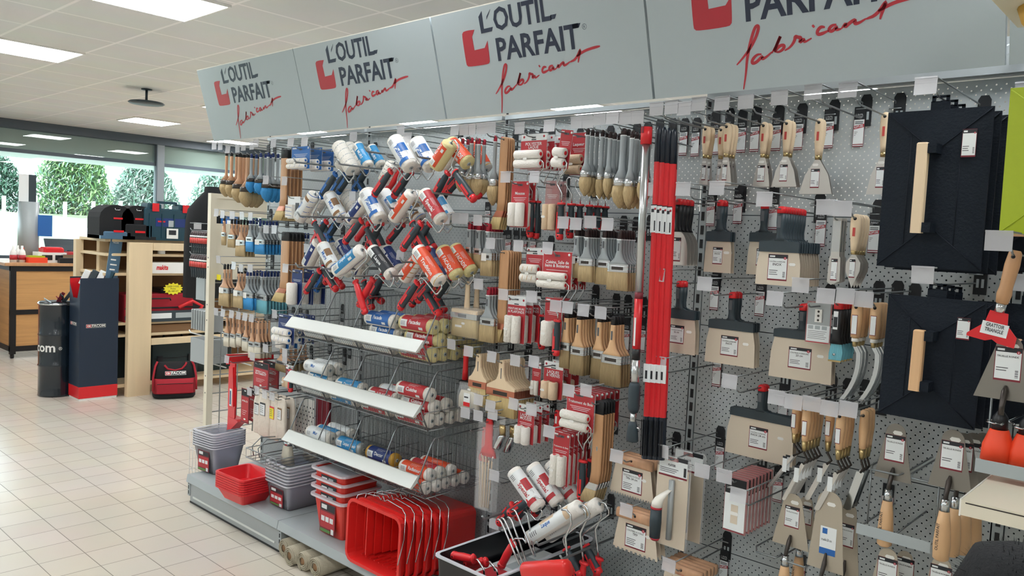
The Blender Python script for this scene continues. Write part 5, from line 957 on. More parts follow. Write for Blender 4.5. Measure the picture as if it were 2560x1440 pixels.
stack(redcard, 'red_card_pack', 'pack', (638, 884), (653, 912), 971, (634, 672), 2, .06, 'dark red carded pack of the fifth row, building special', 'dark red carded packs', Yf=2.25)
stack(redcard, 'red_card_pack', 'pack', (603, 906), (620, 980), 1060, (609, 628), 2, .05, 'narrow dark red card pack left of the white cloth bags', 'narrow red cards', title=('PRO',), mkhook=False, Y=2.3)
for k, (hx, hy, b_, xs, la, sh, ac) in enumerate([((649), 988, 1080, (628, 652), 'paper', 'white', 'ink'), (664, 985, 1090, (646, 673), 'paper', 'white', 'ink'), (687, 995, 1100, (675, 700), 'yellow', 'off white', 'red'), (706, 1000, 1100, (698, 720), 'paper', 'beige', 'cardbrown')]):
    stack(clothbag, 'cloth_pack', 'cloth pack', (630+19*k, 978+4*k), (hx, hy), b_, xs, 2, .05, '%s cloth hanging in the sixth row, %s from left' % (sh, ('first', 'second', 'third', 'fourth')[k]), '%s cloth pack, %s place' % (sh, ('first', 'second', 'third', 'fourth')[k]), lab=la, acc=ac, Yf=2.25)
dc = B().bbox(-.09, .09, 0, .004, -.2, .012, 'white')
for i in range(6):
    for j in range(7): x, z = -.075+.03*i+(.0 if j % 2 else .012), -.035-.024*j; dc.cyl((x, -.0006, z), (x, 0, z), .005, 'ink', 8)
inst('dotted_card', [('c', dc.mesh('dotted_card'))], 'white perforated card with black dots behind the second basket', 'card', None, at(762, 1000, 2.44))
inst('dark_red_pack', [('c', B().bbox(-.06, .06, 0, .02, -.15, .01, 'darkred').mesh('dark_red_pack'))], 'dark red pack hanging right of the dotted card', 'pack', None, at(806, 1000, 2.46))
stack(lambda L, W, wirelen: hand_frame(L, wirelen=wirelen), 'mini_paint_roller', 'roller', (719, 895), (710, 905), 975, (700, 720), 1, .05, 'red and grey grip beside beige rollers in the fifth row', 'fifth row grip', Yf=2.25, wirelen=.03)
stack(BL, *M1, (700, 900), (693, 912), 960, (684, 704), 1, .04, 'pack of two skin coloured rollers in the fifth row', 'skin coloured rollers', rl='v', fl='beige', card='darkred', mkhook=False, Y=2.33)
def whisk(L, W):
    return [('handle', B().loft([(.01, .01, .01), (-L*.15, .014, .014)], 'black', 12).mesh('handle')), ('ferrule', B().loft([(-L*.15, .028, .016), (-L*.30, .03, .017)], 'chrome', 14, .7).mesh('ferrule')), ('bristles', B().loft([(-L*.30, .029, .016), (-L, .052, .024)], 'bristlewhite', 16, .6).mesh('bristles'))]
stack(whisk, 'dusting_brush', 'brush', (700, 1082), (699, 1085), 1150, (680, 713), 2, .14, 'cream bristled dusting brush hanging low above the bins', 'cream dusting brushes', mkhook=False, Y=2.32, W=.1)
def wbasket(px, py, w_, d, h, label):
    p = at(px, py, 2.15); r = link('wire_basket', None, None, p); r.empty_display_size = .01; m = B()
    for z in (0, h): m.tube([(0, 0, z), (w_, 0, z), (w_, d, z), (0, d, z), (0, 0, z)], .003, 'wire')
    for k in range(7): m.tube([(w_*k/6, 0, h), (w_*k/6, 0, 0), (w_*k/6, d, 0)], .0018, 'wire')
    link('grid', m.mesh('grid'), r); link('prong', B().tube([(w_*.2, d, h+.03), (w_*.2, .05, h+.06), (w_*.2, .0, h+.02), (w_*.2, .01, h-.03)], .003, 'wire').mesh('prong'), r); link('prong', B().tube([(w_*.4, d, h+.03), (w_*.4, .05, h+.06), (w_*.4, .0, h+.02), (w_*.4, .01, h-.03)], .003, 'wire').mesh('prong'), r)
    props(r, label, 'basket')
wbasket(615, 1142, .30, .35, .05, 'low wire basket behind the first stack of clear bins')
# ------------------------------------------------------------------ SECOND BAY: hanging paint rollers and wire baskets
def sleeve_pair(l, r, fl, lab, text=None, stripe=None, wrap=True, grip=('charcoal', 'red'), flip=False, glen=.13, acc=None):
    """full size roller: sleeve lies along local X, grip hangs to -Z; the wire comes round from the sleeve's end."""
    s = 1 if not flip else -1; P = []
    c = B(); e = r*.18
    c.loft([(-l/2, r-e, r-e), (-l/2+e, r, r), (l/2-e, r, r), (l/2, r-e, r-e)], fl, 20, axis='x')
    for q in (-1, 1): c.loft([(q*(l/2+.0008), r*.28, r*.28), (q*(l/2-.002), r*.28, r*.28)], 'greypaint', 12, axis='x').loft([(q*(l/2+.0012), r*.09, r*.09), (q*(l/2-.002), r*.09, r*.09)], 'black', 8, axis='x')
    if stripe:
        for k in range(5):
            x = -l*.4+l*.2*k; vs = []
            for j in range(9):
                a = -.4+math.pi*1.15*j/8; vs += [(x+.02*j/8*1.5, -math.sin(a)*(r+.0006), math.cos(a)*(r+.0006)), (x+.02*j/8*1.5+.0035, -math.sin(a)*(r+.0006), math.cos(a)*(r+.0006))]
            c.add(vs, [(2*j, 2*j+1, 2*j+3, 2*j+2) for j in range(8)], stripe)
    P.append(('sleeve', c.mesh('sleeve')))
    if lab:
        w_ = B(); n = 11; a0, a1 = (-.35, 2.3)
        def arc(x0, x1, aa, ab, rr, m):
            vs = []
            for j in range(n):
                a = aa+(ab-aa)*j/(n-1); vs += [(x0, -math.sin(a)*rr, math.cos(a)*rr), (x1, -math.sin(a)*rr, math.cos(a)*rr)]
            w_.add(vs, [(2*j, 2*j+1, 2*j+3, 2*j+2) for j in range(n-1)], m, True)
        arc(-l*.40, l*.38, a0, a1, r+.0012, lab); arc(-l*.40, -l*.20, 1.0, 1.9, r+.0018, 'paper')
        for k in range(4): arc(-l*.37+l*.035*k, -l*.36+l*.035*k, 1.2, 1.75, r+.0024, 'ink')
        arc(l*.16, l*.28, 1.75, 2.1, r+.0018, 'paper')
        if acc: arc(-l*.17, l*.10, .0, .95, r+.0016, acc); arc(l*.28, l*.38, .6, 2.2, r+.0016, acc)
        for k in range(3): arc(-l*.12, l*(.22-.06*k), .35+.16*k, .38+.16*k, r+.0018, 'paper' if lab != 'paper' else 'textgrey')
        if text:
            vs, fs, tw = textmesh(text, .03); hh = r*.5; kx = min(l*.5/tw, hh*1.1)
            w_.add([(-l*.14+a*kx, -math.sin(1.45-b*hh/r)*(r+.002), math.cos(1.45-b*hh/r)*(r+.002)) for a, b in vs], fs, 'paper' if lab != 'paper' else (acc if acc in ('redlabel', 'blue') else 'blue'))
        P[0] = ('sleeve', P[0][1], [('label', w_.mesh('label'))])
    if grip:
        x = l/2*s; wv = B().tube([(x*1.0, 0, 0), (x+.016*s, 0, 0), (x+.024*s, 0, -.010), (x+.024*s, 0, -r-.010), (x+.016*s, 0, -r-.020), (.018*s, 0, -r-.030), (.004*s, 0, -r-.038), (0, 0, -r-.055), (0, 0, -r-.075)], .0033, 'chrome', 8)
        P.append(('frame', wv.mesh('frame')))
        g_ = grip_mesh(glen, grip[0], grip[1], .0165); g_.v = [(a, b, z-r-.068) for a, b, z in g_.v]
        P.append(('grip', g_.mesh('grip')))
    return P
RP = {}
def roller(a, b, Y, kind, label, grp='paint rollers hanging on long prongs', flip=False, glen=.13, dz=0):
    """a,b: pixel ends of the sleeve axis (upper, lower)."""
    A, C = at(*a, Y), at(*b, Y); l = (C-A).length; m = (A+C)/2; ang = math.atan2(-(C.z-A.z), C.x-A.x)
    # keep the grip side pointing down
    if math.cos(ang) < 0: ang += math.pi
    st = KINDS[kind]; r = st.get('r', .030); key = (kind, round(l, 2), flip, glen)
    if key not in RP: RP[key] = sleeve_pair(l, r, **{k: v for k, v in st.items() if k != 'r'}, flip=flip, glen=glen)
    inst('paint_roller', RP[key], label, 'paint roller', grp, m, (0, ang, 0))
GR, GRB, GRED = ('charcoal', 'red'), ('charcoal', 'blue'), ('red', 'red')
KINDS = dict(wb=dict(fl='fleece', lab=None, stripe='greypaint', grip=GRB, r=.036), wbl=dict(fl='fleece', lab='paper', text='Monocouche', acc='sky', stripe='blue', grip=GR, r=.034), blue=dict(fl='fleece', lab='sky', text='MURS', grip=GRB, r=.026), white=dict(fl='fleece', lab='paper', text='Plafond', acc='blue', grip=GR, r=.036),
    red=dict(fl='yellowfleece', lab='orange', text='FACADE', grip=GR, r=.032), redw=dict(fl='fleece', lab='redlabel', text='Special', grip=GR, r=.030), navy=dict(fl='fleece', lab='navy', text='Monocouche', grip=GR, r=.032), img=dict(fl='fleece', lab='paper', text='Murs', acc='cardbrown', stripe='blue', grip=GR, r=.032),
    greenl=dict(fl='foam', lab='orange', text='Bois', grip=GR, r=.028), laq=dict(fl='foam', lab='sky', text='Laque Venir', grip=GRED, r=.033), clear=dict(fl='foam', lab='ink', text='Laque', grip=GRED, r=.030), cream=dict(fl='foam', lab='orange', text='Tradition', stripe='gold', grip=GR, r=.032), plain=dict(fl='foam', lab=None, grip=GRED, r=.032))
KINDS['bundle'] = dict(fl='foam', lab='paper', text='Special', acc='redlabel', grip=GR, r=.030); KINDS['bundle2'] = dict(fl='foam', lab='paper', text='Laque', acc='beige', grip=GR, r=.028)
NN = ['first', 'second', 'third', 'fourth', 'fifth', 'sixth', 'seventh', 'eighth', 'ninth']
RW = [
 # top row
 ((846, 362), (882, 428), 2.22, 'wb', 'white striped roller with blue grey grip, top row far left'), ((893, 362), (922, 416), 2.28, 'blue', 'blue wrapped roller with grey grip, top row left'), ((927, 368), (954, 415), 2.34, 'blue', 'blue wrapped roller, top row right of its twin'),
 ((852, 420), (876, 378), 2.34, 'wb', 'white striped roller crossing behind the first one, top row'), ((985, 348), (1028, 420), 2.20, 'white', 'thick white roller with red grey grip, top row centre'), ((1040, 352), (1080, 420), 2.26, 'white', 'thinner white roller right of the thick one, top row'),
 ((985, 410), (962, 455), 2.32, 'wb', 'white roller crossing behind the thick white one'), ((1127, 358), (1088, 418), 2.18, 'red', 'red wrapped facade roller leaning left, top row'), ((1125, 355), (1172, 410), 2.24, 'red', 'red wrapped facade roller leaning right, top row'), ((1180, 360), (1215, 425), 2.36, 'cream', 'yellowish roller behind the round brushes, top row right'),
 # second row
 ((787, 486), (747, 548), 2.20, 'img', 'white roller leaning left, second row far left'), ((822, 486), (856, 548), 2.24, 'img', 'roller with picture label, second row left'), ((862, 482), (890, 533), 2.32, 'wb', 'plain white roller behind the picture labelled one'), ((915, 500), (876, 552), 2.22, 'navy', 'navy labelled roller leaning left, second row'),
 ((915, 478), (950, 550), 2.20, 'white', 'large white roller with barcode, second row centre'), ((958, 482), (1002, 545), 2.28, 'wbl', 'white blue labelled roller, second row right of centre'), ((1030, 482), (983, 548), 2.20, 'greenl', 'orange and green labelled roller leaning left, second row'), ((1026, 500), (1050, 548), 2.32, 'img', 'blue orange labelled roller at the back of second row'), ((1060, 480), (1105, 552), 2.18, 'redw', 'white roller with long red label, second row right'),
 # third row
 ((798, 604), (768, 664), 2.22, 'navy', 'white roller with blue end, third row far left'), ((806, 612), (837, 672), 2.20, 'img', 'picture labelled roller, third row left'), ((850, 604), (876, 650), 2.32, 'navy', 'blue labelled roller in the back of the third row'), ((905, 625), (842, 680), 2.18, 'laq', 'turquoise labelled lacquer roller leaning left, third row'),
 ((930, 622), (980, 690), 2.20, 'clear', 'roller in dark clear pack, third row centre'), ((905, 660), (890, 690), 2.34, 'navy', 'short blue roller behind the lacquer roller'), ((962, 622), (1000, 678), 2.30, 'navy', 'dark blue wrapped roller behind the clear pack'), ((1050, 642), (1010, 697), 2.24, 'cream', 'cream orange roller leaning left, third row'), ((1045, 622), (1100, 706), 2.18, 'cream', 'large cream roller with orange label, third row right'),
 ((1105, 622), (1143, 690), 2.24, 'red', 'orange wrapped roller, third row far right'), ((1135, 618), (1180, 682), 2.30, 'red', 'orange wrapped roller behind, at the far right of third row')]
for k, (a, b, Y, kd, lb) in enumerate(RW): roller(a, b, Y, kd, lb, glen=.165 if Y < 2.3 else .14)
for k, (a, b, Y, kd, lb) in enumerate(RW):
    if Y <= 2.24: roller((a[0]+22, a[1]+3), (b[0]+22, b[1]+1), Y+.13, ('wb', 'img', 'navy', 'wbl', 'plain')[k % 5], 'roller behind the '+' '.join(lb.split()[:11]), glen=.15)
# bundle of rollers lower in the middle bay
for k, (x, y) in enumerate(((1283, 1172), (1330, 1160), (1375, 1152))):
    roller((x, y+4), (x+66, y+98), 2.22+.06*k, 'bundle', 'red white roller of the tilted bundle above the red grips, '+NN[k], grp='tilted roller bundle', glen=.12)
for k, (x, y) in enumerate(((1392, 1268), (1440, 1262))):
    roller((x+58, y-2), (x-68, y+78), 2.22+.07*k, 'bundle2', 'patterned roller lying low over bent wire frames, '+('front' if k == 0 else 'rear'), grp='low roller bundle', glen=.11)
def bigframe(px, py, Y, label, L=.24, ang=0, grip=('red', 'red'), gl=.13):
    p = at(px, py, Y); wv = B().tube([(-.02, 0, .004), (0, 0, .010), (.02, 0, .0), (.03, 0, -.03), (.012, 0, -L*.45), (.02, 0, -L*.6), (.045, 0, -L)], .0042, 'chrome', 8); g_ = grip_mesh(gl, *grip); g_.v = [(x+.045, y, z-L+.01) for x, y, z in g_.v]
    inst('bent_wire_roller', [('wire', wv.mesh('wire')), ('grip', g_.mesh('grip'))], label, 'roller frame', 'empty roller frames', p, (0, ang, 0))
for k, x in enumerate((1415, 1452, 1490)): bigframe(x, 1282-9*k, 2.16+.07*k, 'bent chrome roller frame with bright red grip, %s of three' % NN[k], .19, .10)
def wireonly(a, b, Y, label):
    A, C = at(*a, Y), at(*b, Y); wv = B().tube([A, A+Vector((.008, 0, .006)), A+Vector((.02, 0, 0))]+[A+(C-A)*t+Vector((.02*(1-t), 0, 0)) for t in (.3, .7, 1)]+[C+Vector((.0, .0, 0))], .0038, 'chrome', 8)
    inst('frame_wire', [('w', wv.mesh('frame_wire'))], label, 'wire', 'loose hanging frame wires')
for k, (a, b) in enumerate((((1243, 1300), (1299, 1413)), ((1252, 1297), (1308, 1408)), ((1268, 1295), (1316, 1405)), ((1280, 1276), (1335, 1390)), ((1308, 1282), (1338, 1392)))): wireonly(a, b, 2.08+.03*k, 'chrome frame wire hanging above the black crate, %s from left' % NN[k])
for k, (x, y, x2) in enumerate(((1205, 1300, 1390), (1290, 1400, 1430), (1340, 1365, 1500), (1400, 1400, 1560))):
    p = at(x, y, 2.10); inst('long_prong', [('w', B().tube([(0, 0, .015), (0, .012, 0), (0, 2.6-2.10, 0)], .0045, 'wire', 8).mesh('long_prong'))], 'thick grey steel prong reaching out low over the crate, %s' % NN[k], 'prong', 'thick low prongs', p)
# long prongs of the roller rows
for (pts, rowname) in ((((735, 405), (845, 410), (912, 378), (965, 392), (1040, 392)), 'top'), (((745, 540), (795, 540), (850, 543), (970, 520), (1078, 482)), 'second'), (((740, 668), (800, 672), (880, 690), (975, 690), (1000, 655)), 'third')):
    for k, (x, y) in enumerate(pts):
        p = at(x, y, 2.10 if k < 3 else 2.14); inst('roller_prong', [('w', B().tube([(0, -.004, .020), (0, .010, .002), (0, .02, 0), (0, 2.598-p.y, 0)], .0042, 'wire', 8).mesh('roller_prong'))], 'long steel prong of the %s roller row, %s from left' % (rowname, NN[k]), 'prong', 'long prongs of the roller rows', p)
for (x, y, w_) in [(893, 331, 'standing empty above the striped roller'), (1012, 316, 'standing empty above the thick white roller'), (1030, 333, 'in front of the top row of white rollers'), (890, 480, 'between the hanging rollers of the second row'), (1012, 628, 'in front of the dark clear roller pack'), (775, 612, 'at the left end of the third roller row')]: ehook(x, y, w_, 2.27)

# wire baskets --------------------------------------------------------
BX0, BX1 = XB[1]+.005, XB[2]-.005
LV = [(1.188, 1.093, 1.335), (.918, .812, 1.062), (.618, .523, .775)]
def wirebasket(zs, zb, zt, label):
    r = link('wire_basket', None, None, (BX0, 2.165, zb)); r.empty_display_size = .01; w_ = BX1-BX0; D = 2.598-2.165; h = zs-zb; H = zt-zb
    st = B().add([(x, y, z) for x in (0, w_) for y, z in ((-.040, h-.034), (-.034, h-.040), (.002, h-.014), (.006, h+.010), (-.002, h+.010))], [(0, 1, 2, 3, 4), (9, 8, 7, 6, 5)]+[(i, 5+i, 5+(i+1) % 5, (i+1) % 5) for i in range(5)], 'stripwhite')
    st
    link('front_strip', st.mesh('front_strip'), r)
    g_ = B()
    for k in range(61): x = w_*k/60; g_.tube([(x, 0, h-.03), (x, .045, 0), (x, D, 0)], .0013, 'wire', 4)
    for y, z in ((.0, h-.02), (.045, 0), (.15, 0), (.28, 0), (D, 0), (.022, (h-.02)/2)): g_.tube([(0, y, z), (w_, y, z)], .0024, 'wire', 5)
    link('floor_grid', g_.mesh('floor_grid'), r)
    b_ = B()
    for k in range(41): b_.tube([(w_*k/40, D-.004, 0), (w_*k/40, D-.004, H)], .0012, 'wire', 4)
    for z in (0, H*.5, H): b_.tube([(0, D-.004, z), (w_, D-.004, z)], .0022, 'wire', 5)
    link('back_grid', b_.mesh('back_grid'), r)
    for k in range(5):
        x = w_*k/4; d = B().tube([(x, .045, 0), (x, .0, h-.01), (x, .07, H-.02), (x, .085, H), (x, D, H+.008)], .0032, 'wire', 6).tube([(x, .045, 0), (x, D, 0)], .0026, 'wire', 5).tube([(x, .02, h*.75), (x, D, h*.8)], .002, 'wire', 4)
        for j in range(15):
            y = .02+(D-.03)*j/14; zt_ = h+(H-h)*min(1, y/.085); zb_ = max(0, h*(1-y/.045)*.7); d.tube([(x, y, zb_), (x, y, zt_)], .0013, 'wire', 4)
        link('divider', d.mesh('divider'), r)
    props(r, label, 'basket', 'wire baskets of the second bay')
for (a, b, c), n_ in zip(LV, ('top', 'middle', 'bottom')): wirebasket(a, b, c, '%s grey wire basket with white front strip full of paint rollers' % n_)
KB = dict(fb=dict(fl='fleece', lab='blue', text='Facade', grip=None, r=.032), fr=dict(fl='yellowfleece', lab='redlabel', text='Facades', grip=None, r=.033), y=dict(fl='yellowfleece', lab=None, grip=None, r=.031), w=dict(fl='fleece', lab='paper', text='Mur', grip=None, r=.030), wbb=dict(fl='fleece', lab='sky', text='Depoli', grip=None, r=.029),
    r2=dict(fl='fleece', lab='redlabel', text='A PLAFOND', grip=None, r=.028), cu=dict(fl='fleece', lab='redlabel', text='Cuisine', grip=None, r=.031), lv=dict(fl='greysteel', lab='sky', text='Laque Venir', grip=None, r=.030), gd=dict(fl='gold', lab='navy', text='Decor', grip=None, r=.031), yl=dict(fl='yellowfleece', lab='purple', text='Crepi', grip=None, r=.030), rr=dict(fl='foam', lab='orange', text='Radiateur', grip=None, r=.028), pk=dict(fl='beige', lab=None, grip=None, r=.026))
KINDS.update(KB)
def lay(kind, x, y, z, l, label, grp, yaw=0):
    st = KINDS[kind]; key = (kind, l)
    if key not in RP: RP[key] = sleeve_pair(l, st['r'], **{k: v for k, v in st.items() if k != 'r'})
    inst('roller_sleeve', RP[key], label, 'roller sleeve', grp, (x, y, z), (0, 0, yaw))
def fill(level, comp, rows, kinds, l=.20, nm='top', cn=''):
    """rows: how many sleeves in each layer, stacked from front to back."""
    zb = LV[level][1]; w_ = (BX1-BX0)/4; xc = BX0+w_*(comp+.5); i = 0
    for j, n in enumerate(rows):
        for k in range(n):
            kd = kinds[i % len(kinds)]; r = KINDS[kd]['r']
            y = 2.165+.048+r+(r*2.04)*k+(r*1.02 if j % 2 else 0); z = zb+.004+r+j*r*1.78
            lay(kd, xc+random.uniform(-.006, .006), y, z, l, '%s, %s from the front%s' % (cn, NN[k], ', upper layer' if j == 1 else (', top layer' if j == 2 else (', bottom layer' if len(rows) > 1 else ''))), 'roller sleeves in the wire baskets', random.uniform(-.03, .03)); i += 1
fill(0, 0, [2], ['w', 'pk'], .19, cn='pale sleeve, leftmost top basket section')
fill(0, 1, [2], ['w'], .19, cn='white sleeve, second top basket section')
fill(0, 2, [4, 3, 2], ['w', 'w', 'w', 'w', 'fb', 'fb', 'fb', 'fb', 'fb'], .21, cn='blue facade sleeve, third top basket section')
fill(0, 3, [5, 5, 4], ['fr', 'y', 'y', 'fr', 'y', 'fr', 'y', 'fr', 'y', 'y', 'fr', 'fr', 'fr', 'fr'], .215, cn='red facade sleeve, right top basket section')
fill(1, 0, [3, 2, 2], ['w', 'wbb', 'w', 'wbb', 'w', 'w', 'w'], .20, cn='white sleeve, leftmost middle basket section')
fill(1, 1, [3, 1], ['wbb', 'w', 'w', 'wbb'], .20, cn='blue labelled sleeve, second middle basket section')
fill(1, 2, [4, 3], ['r2', 'w', 'w', 'r2', 'r2', 'w', 'r2'], .20, cn='red white sleeve, third middle basket section')
fill(1, 3, [4, 2, 1], ['cu', 'cu', 'w', 'w', 'cu', 'cu', 'cu'], .21, cn='kitchen sleeve, right middle basket section')
fill(2, 0, [3, 3], ['w', 'w', 'w', 'w', 'wbb', 'w'], .20, cn='white sleeve, leftmost bottom basket section')
fill(2, 1, [3, 1], ['lv', 'w', 'w', 'lv'], .20, cn='turquoise labelled sleeve, second bottom basket section')
fill(2, 2, [3, 1], ['yl', 'gd', 'gd', 'gd'], .20, cn='gold purple sleeve, third bottom basket section')
fill(2, 3, [5, 3], ['rr', 'rr', 'rr', 'rr', 'rr', 'rr', 'r2', 'rr'], .20, cn='orange white sleeve, right bottom basket section')

# ------------------------------------------------------------------ goods on the base shelf
def tray_mesh(w_, d, h, t=.004, taper=.82, m='red', rim=None, rimw=.010, n=4, cr=.02):
    """rounded-corner open box: outside loop, inside loop, floor."""
    def loop(a, b, z, c):
        o = []
        for sx, sy, a0 in ((1, 1, 0), (-1, 1, 90), (-1, -1, 180), (1, -1, 270)):
            for k in range(n): an = math.radians(a0+90*k/(n-1)); o.append((sx*(a-c)+c*math.cos(an), sy*(b-c)+c*math.sin(an), z))
        return o
    mb = B(); a, b = w_/2, d/2; N = 4*n
    L = [loop(a*taper, b*taper, 0, cr*.8), loop(a, b, h-.012, cr)]
    L2 = [loop(a+.001, b+.001, h-.012, cr), loop(a+rimw, b+rimw, h-.010, cr+rimw), loop(a+rimw, b+rimw, h, cr+rimw), loop(a-t, b-t, h, cr-t*.5), loop(a*taper-t, b*taper-t, t, cr*.8)]
    mb.add([v for l in L for v in l], [(i, (i+1) % N, N+(i+1) % N, N+i) for i in range(N)]+[tuple(range(N-1, -1, -1))], m)
    mb.add([v for l in L2 for v in l], [(q*N+i, q*N+(i+1) % N, (q+1)*N+(i+1) % N, (q+1)*N+i) for q in range(4) for i in range(N)]+[tuple(4*N+i for i in range(N))], m)
    if rim: mb.add([v for l in (loop(a+rimw+.0006, b+rimw+.0006, h-.005, cr+rimw), loop(a+rimw+.0006, b+rimw+.0006, h+.0006, cr+rimw), loop(a-t, b-t, h+.0006, cr)) for v in l], [(q*N+i, q*N+(i+1) % N, (q+1)*N+(i+1) % N, (q+1)*N+i) for q in range(2) for i in range(N)], rim)
    return mb
def bin_label(w_, z0, z1, y):
    b = B().box(-w_/2, w_/2, y, y+.001, z0, z1, 'darkred').box(-w_*.46, w_*.46, y-.0005, y, z1-(z1-z0)*.25, z1-.004, 'ink').box(-w_*.4, -w_*.05, y-.001, y-.0005, z1-(z1-z0)*.2, z1-(z1-z0)*.06, 'paper').box(-w_*.46, w_*.46, y-.0005, y, z0+(z1-z0)*.17, z0+(z1-z0)*.7, 'redlabel')
    for k in range(3): b.box(-w_*.4+w_*.28*k, -w_*.18+w_*.28*k, y-.001, y-.0005, z0+(z1-z0)*.38, z0+(z1-z0)*.55, 'paper')
    return b.box(-w_*.46, w_*.2, y-.001, y, z0+.003, z0+(z1-z0)*.12, 'green').box(w_*.25, w_*.42, y-.001, y, z0+.003, z0+(z1-z0)*.2, 'paper')
def band_label(w_, z0, z1, y): return B().box(-w_/2, w_/2, y, y+.001, z1-.035, z1, 'ink').box(-w_*.45, -w_*.1, y-.0006, y, z1-.025, z1-.01, 'paper').box(-w_*.0, w_*.3, y-.0006, y, z1-.028, z1-.008, 'greypaint')
def binstack(x, y, rz, w_, d, h, n, step, m, rim, desc, cat, name, lab=None, lid=None, tp=.8):
    bm = tray_mesh(w_, d, h, m=m, rim=rim, taper=tp)
    for i in range(n):
        parts = [('body', bm_.get((w_, d, h, m)) or bm_.setdefault((w_, d, h, m), bm.mesh('body')))]
        if lab and (i == 0 or lid): parts.append(('label', (bin_label if i == 0 else band_label)(lab[0], lab[1], lab[2], -d*tp/2-.012 if False else -(d/2*(tp+(1-tp)*lab[2]/h))-.003).mesh('label')))
        if lid:
            e = B(); tmp = tray_mesh(w_+.012, d+.012, .014, m='clearedge', taper=.99, rimw=.014); e.v = [(a, b, c+h-.01) for a, b, c in tmp.v]; e.f, e.m, e.mats, e.sm = tmp.f, tmp.m, tmp.mats, tmp.sm
            parts.append(('rim', e.mesh('rim'), None, 'clear plastic rim'))
        o = ['lowest', 'second from the bottom', 'third from the bottom', 'fourth from the bottom', 'fifth from the bottom', 'sixth from the bottom', 'topmost'][i if i < n-1 else 6]
        inst(name, parts, desc+', '+o, cat, desc, (x, y, .171+step*i), (0, 0, rz))
bm_ = {}
RZ = -.0
binstack(-4.425, 2.30, .12, .21, .21, .165, 7, .0140, 'clearbin', 'clearedge', 'clear plastic bin in the tall stack at the left end', 'plastic bin', 'clear_bin', lab=(.11, .015, .135), tp=.76)
binstack(-3.865, 2.165, .06, .255, .20, .070, 7, .0125, 'red', None, 'shallow red paint tray in the front left stack', 'paint tray', 'paint_tray', tp=.74)
binstack(-3.635, 2.345, .02, .21, .27, .135, 7, .0165, 'clearbin', 'clearedge', 'clear square bin in the stack beside the red trays', 'plastic bin', 'clear_bin', lab=(.12, .012, .105), tp=.86)
mat('bucketred', 'D6382E', .35); mat('bucketred2', 'DE2A28', .32)
binstack(-3.135, 2.29, .02, .235, .21, .185, 4, .044, 'bucketred', None, 'red bucket with clear rim and label', 'bucket', 'square_bucket', lab=(.12, .015, .16), lid=True, tp=.80)
# big red paint buckets lying on their side, openings towards the aisle
BH = .235
def lying_bucket():
    tb = tray_mesh(.355, .265, BH, t=.004, taper=.80, m='bucketred2', rimw=.010, cr=.035)
    tb.box(-.082, -.076, -.10, .115, .01, BH-.03, 'bucketred2')
    for k in range(9): tb.box(-.12+.03*k, -.114+.03*k, -.113, -.108, .05, BH-.04, 'bucketred2')
    return [('body', tb.mesh('body'))]
LBk = lying_bucket(); zt = BH-.02
HWm = B().tube([(-.183, -.02, zt+.01), (-.186, .05, zt), (-.165, .145, zt-.02), (-.13, .160, zt-.03), (-.03, .172, zt-.03), (-.012, .160, zt-.03), (0, .180, zt-.03), (.012, .160, zt-.03), (.03, .172, zt-.03), (.13, .160, zt-.03), (.165, .145, zt-.02), (.186, .05, zt), (.19, -.05, zt+.03)], .0026, 'chrome', 6).mesh('wire_handle')
for i in range(6):
    ya = math.radians(4); ex = Vector((math.cos(ya), math.sin(ya)*0-math.sin(ya)*0, 0)).normalized(); ez = Vector((0, -1, .02)).normalized(); ey = ez.cross(ex).normalized(); ex = ey.cross(ez)
    Mx = Matrix((ex, ey, ez)).transposed()
    inst('paint_bucket', LBk+[('wire_handle', HWm)], 'big bright red bucket lying on its side, %s' % ORD[i], 'bucket', 'nested red buckets lying on the shelf', Vector((-2.672+.012*i, 2.095+BH+.038*i, .171+.140)), Mx.to_euler())
# rolled felt under the shelf
def felt(r, l):
    m = B(); vs = []; n = 34
    m.loft([(0, r, r), (l, r, r)], 'felt', 20, axis='y'); m.loft([(-.002, r*.42, r*.42), (0, r*.42, r*.42)], 'cardbrown', 16, axis='y')
    pts = []
    for k in range(46): a = k*.42; rr = r*(.42+.56*k/45); pts.append((rr*math.cos(a), -.004, rr*math.sin(a)))
    m.tube(pts, .0035, 'felt', 4); return [('roll', m.mesh('felt_roll'))]
FR = felt(.046, .42); fx = [(-3.402, 2.13), (-3.302, 2.10), (-3.205, 2.11), (-3.108, 2.115), (-2.80, 2.10), (-2.70, 2.11), (-2.55, 2.1)]
for i, (x, y) in enumerate(fx): inst('felt_roll', FR, 'rolled beige floor felt under the base shelf, %s from left' % NN[i], 'felt roll', 'felt rolls under the shelf', (x, y-.005, .0475), (0, i*.9, .02))
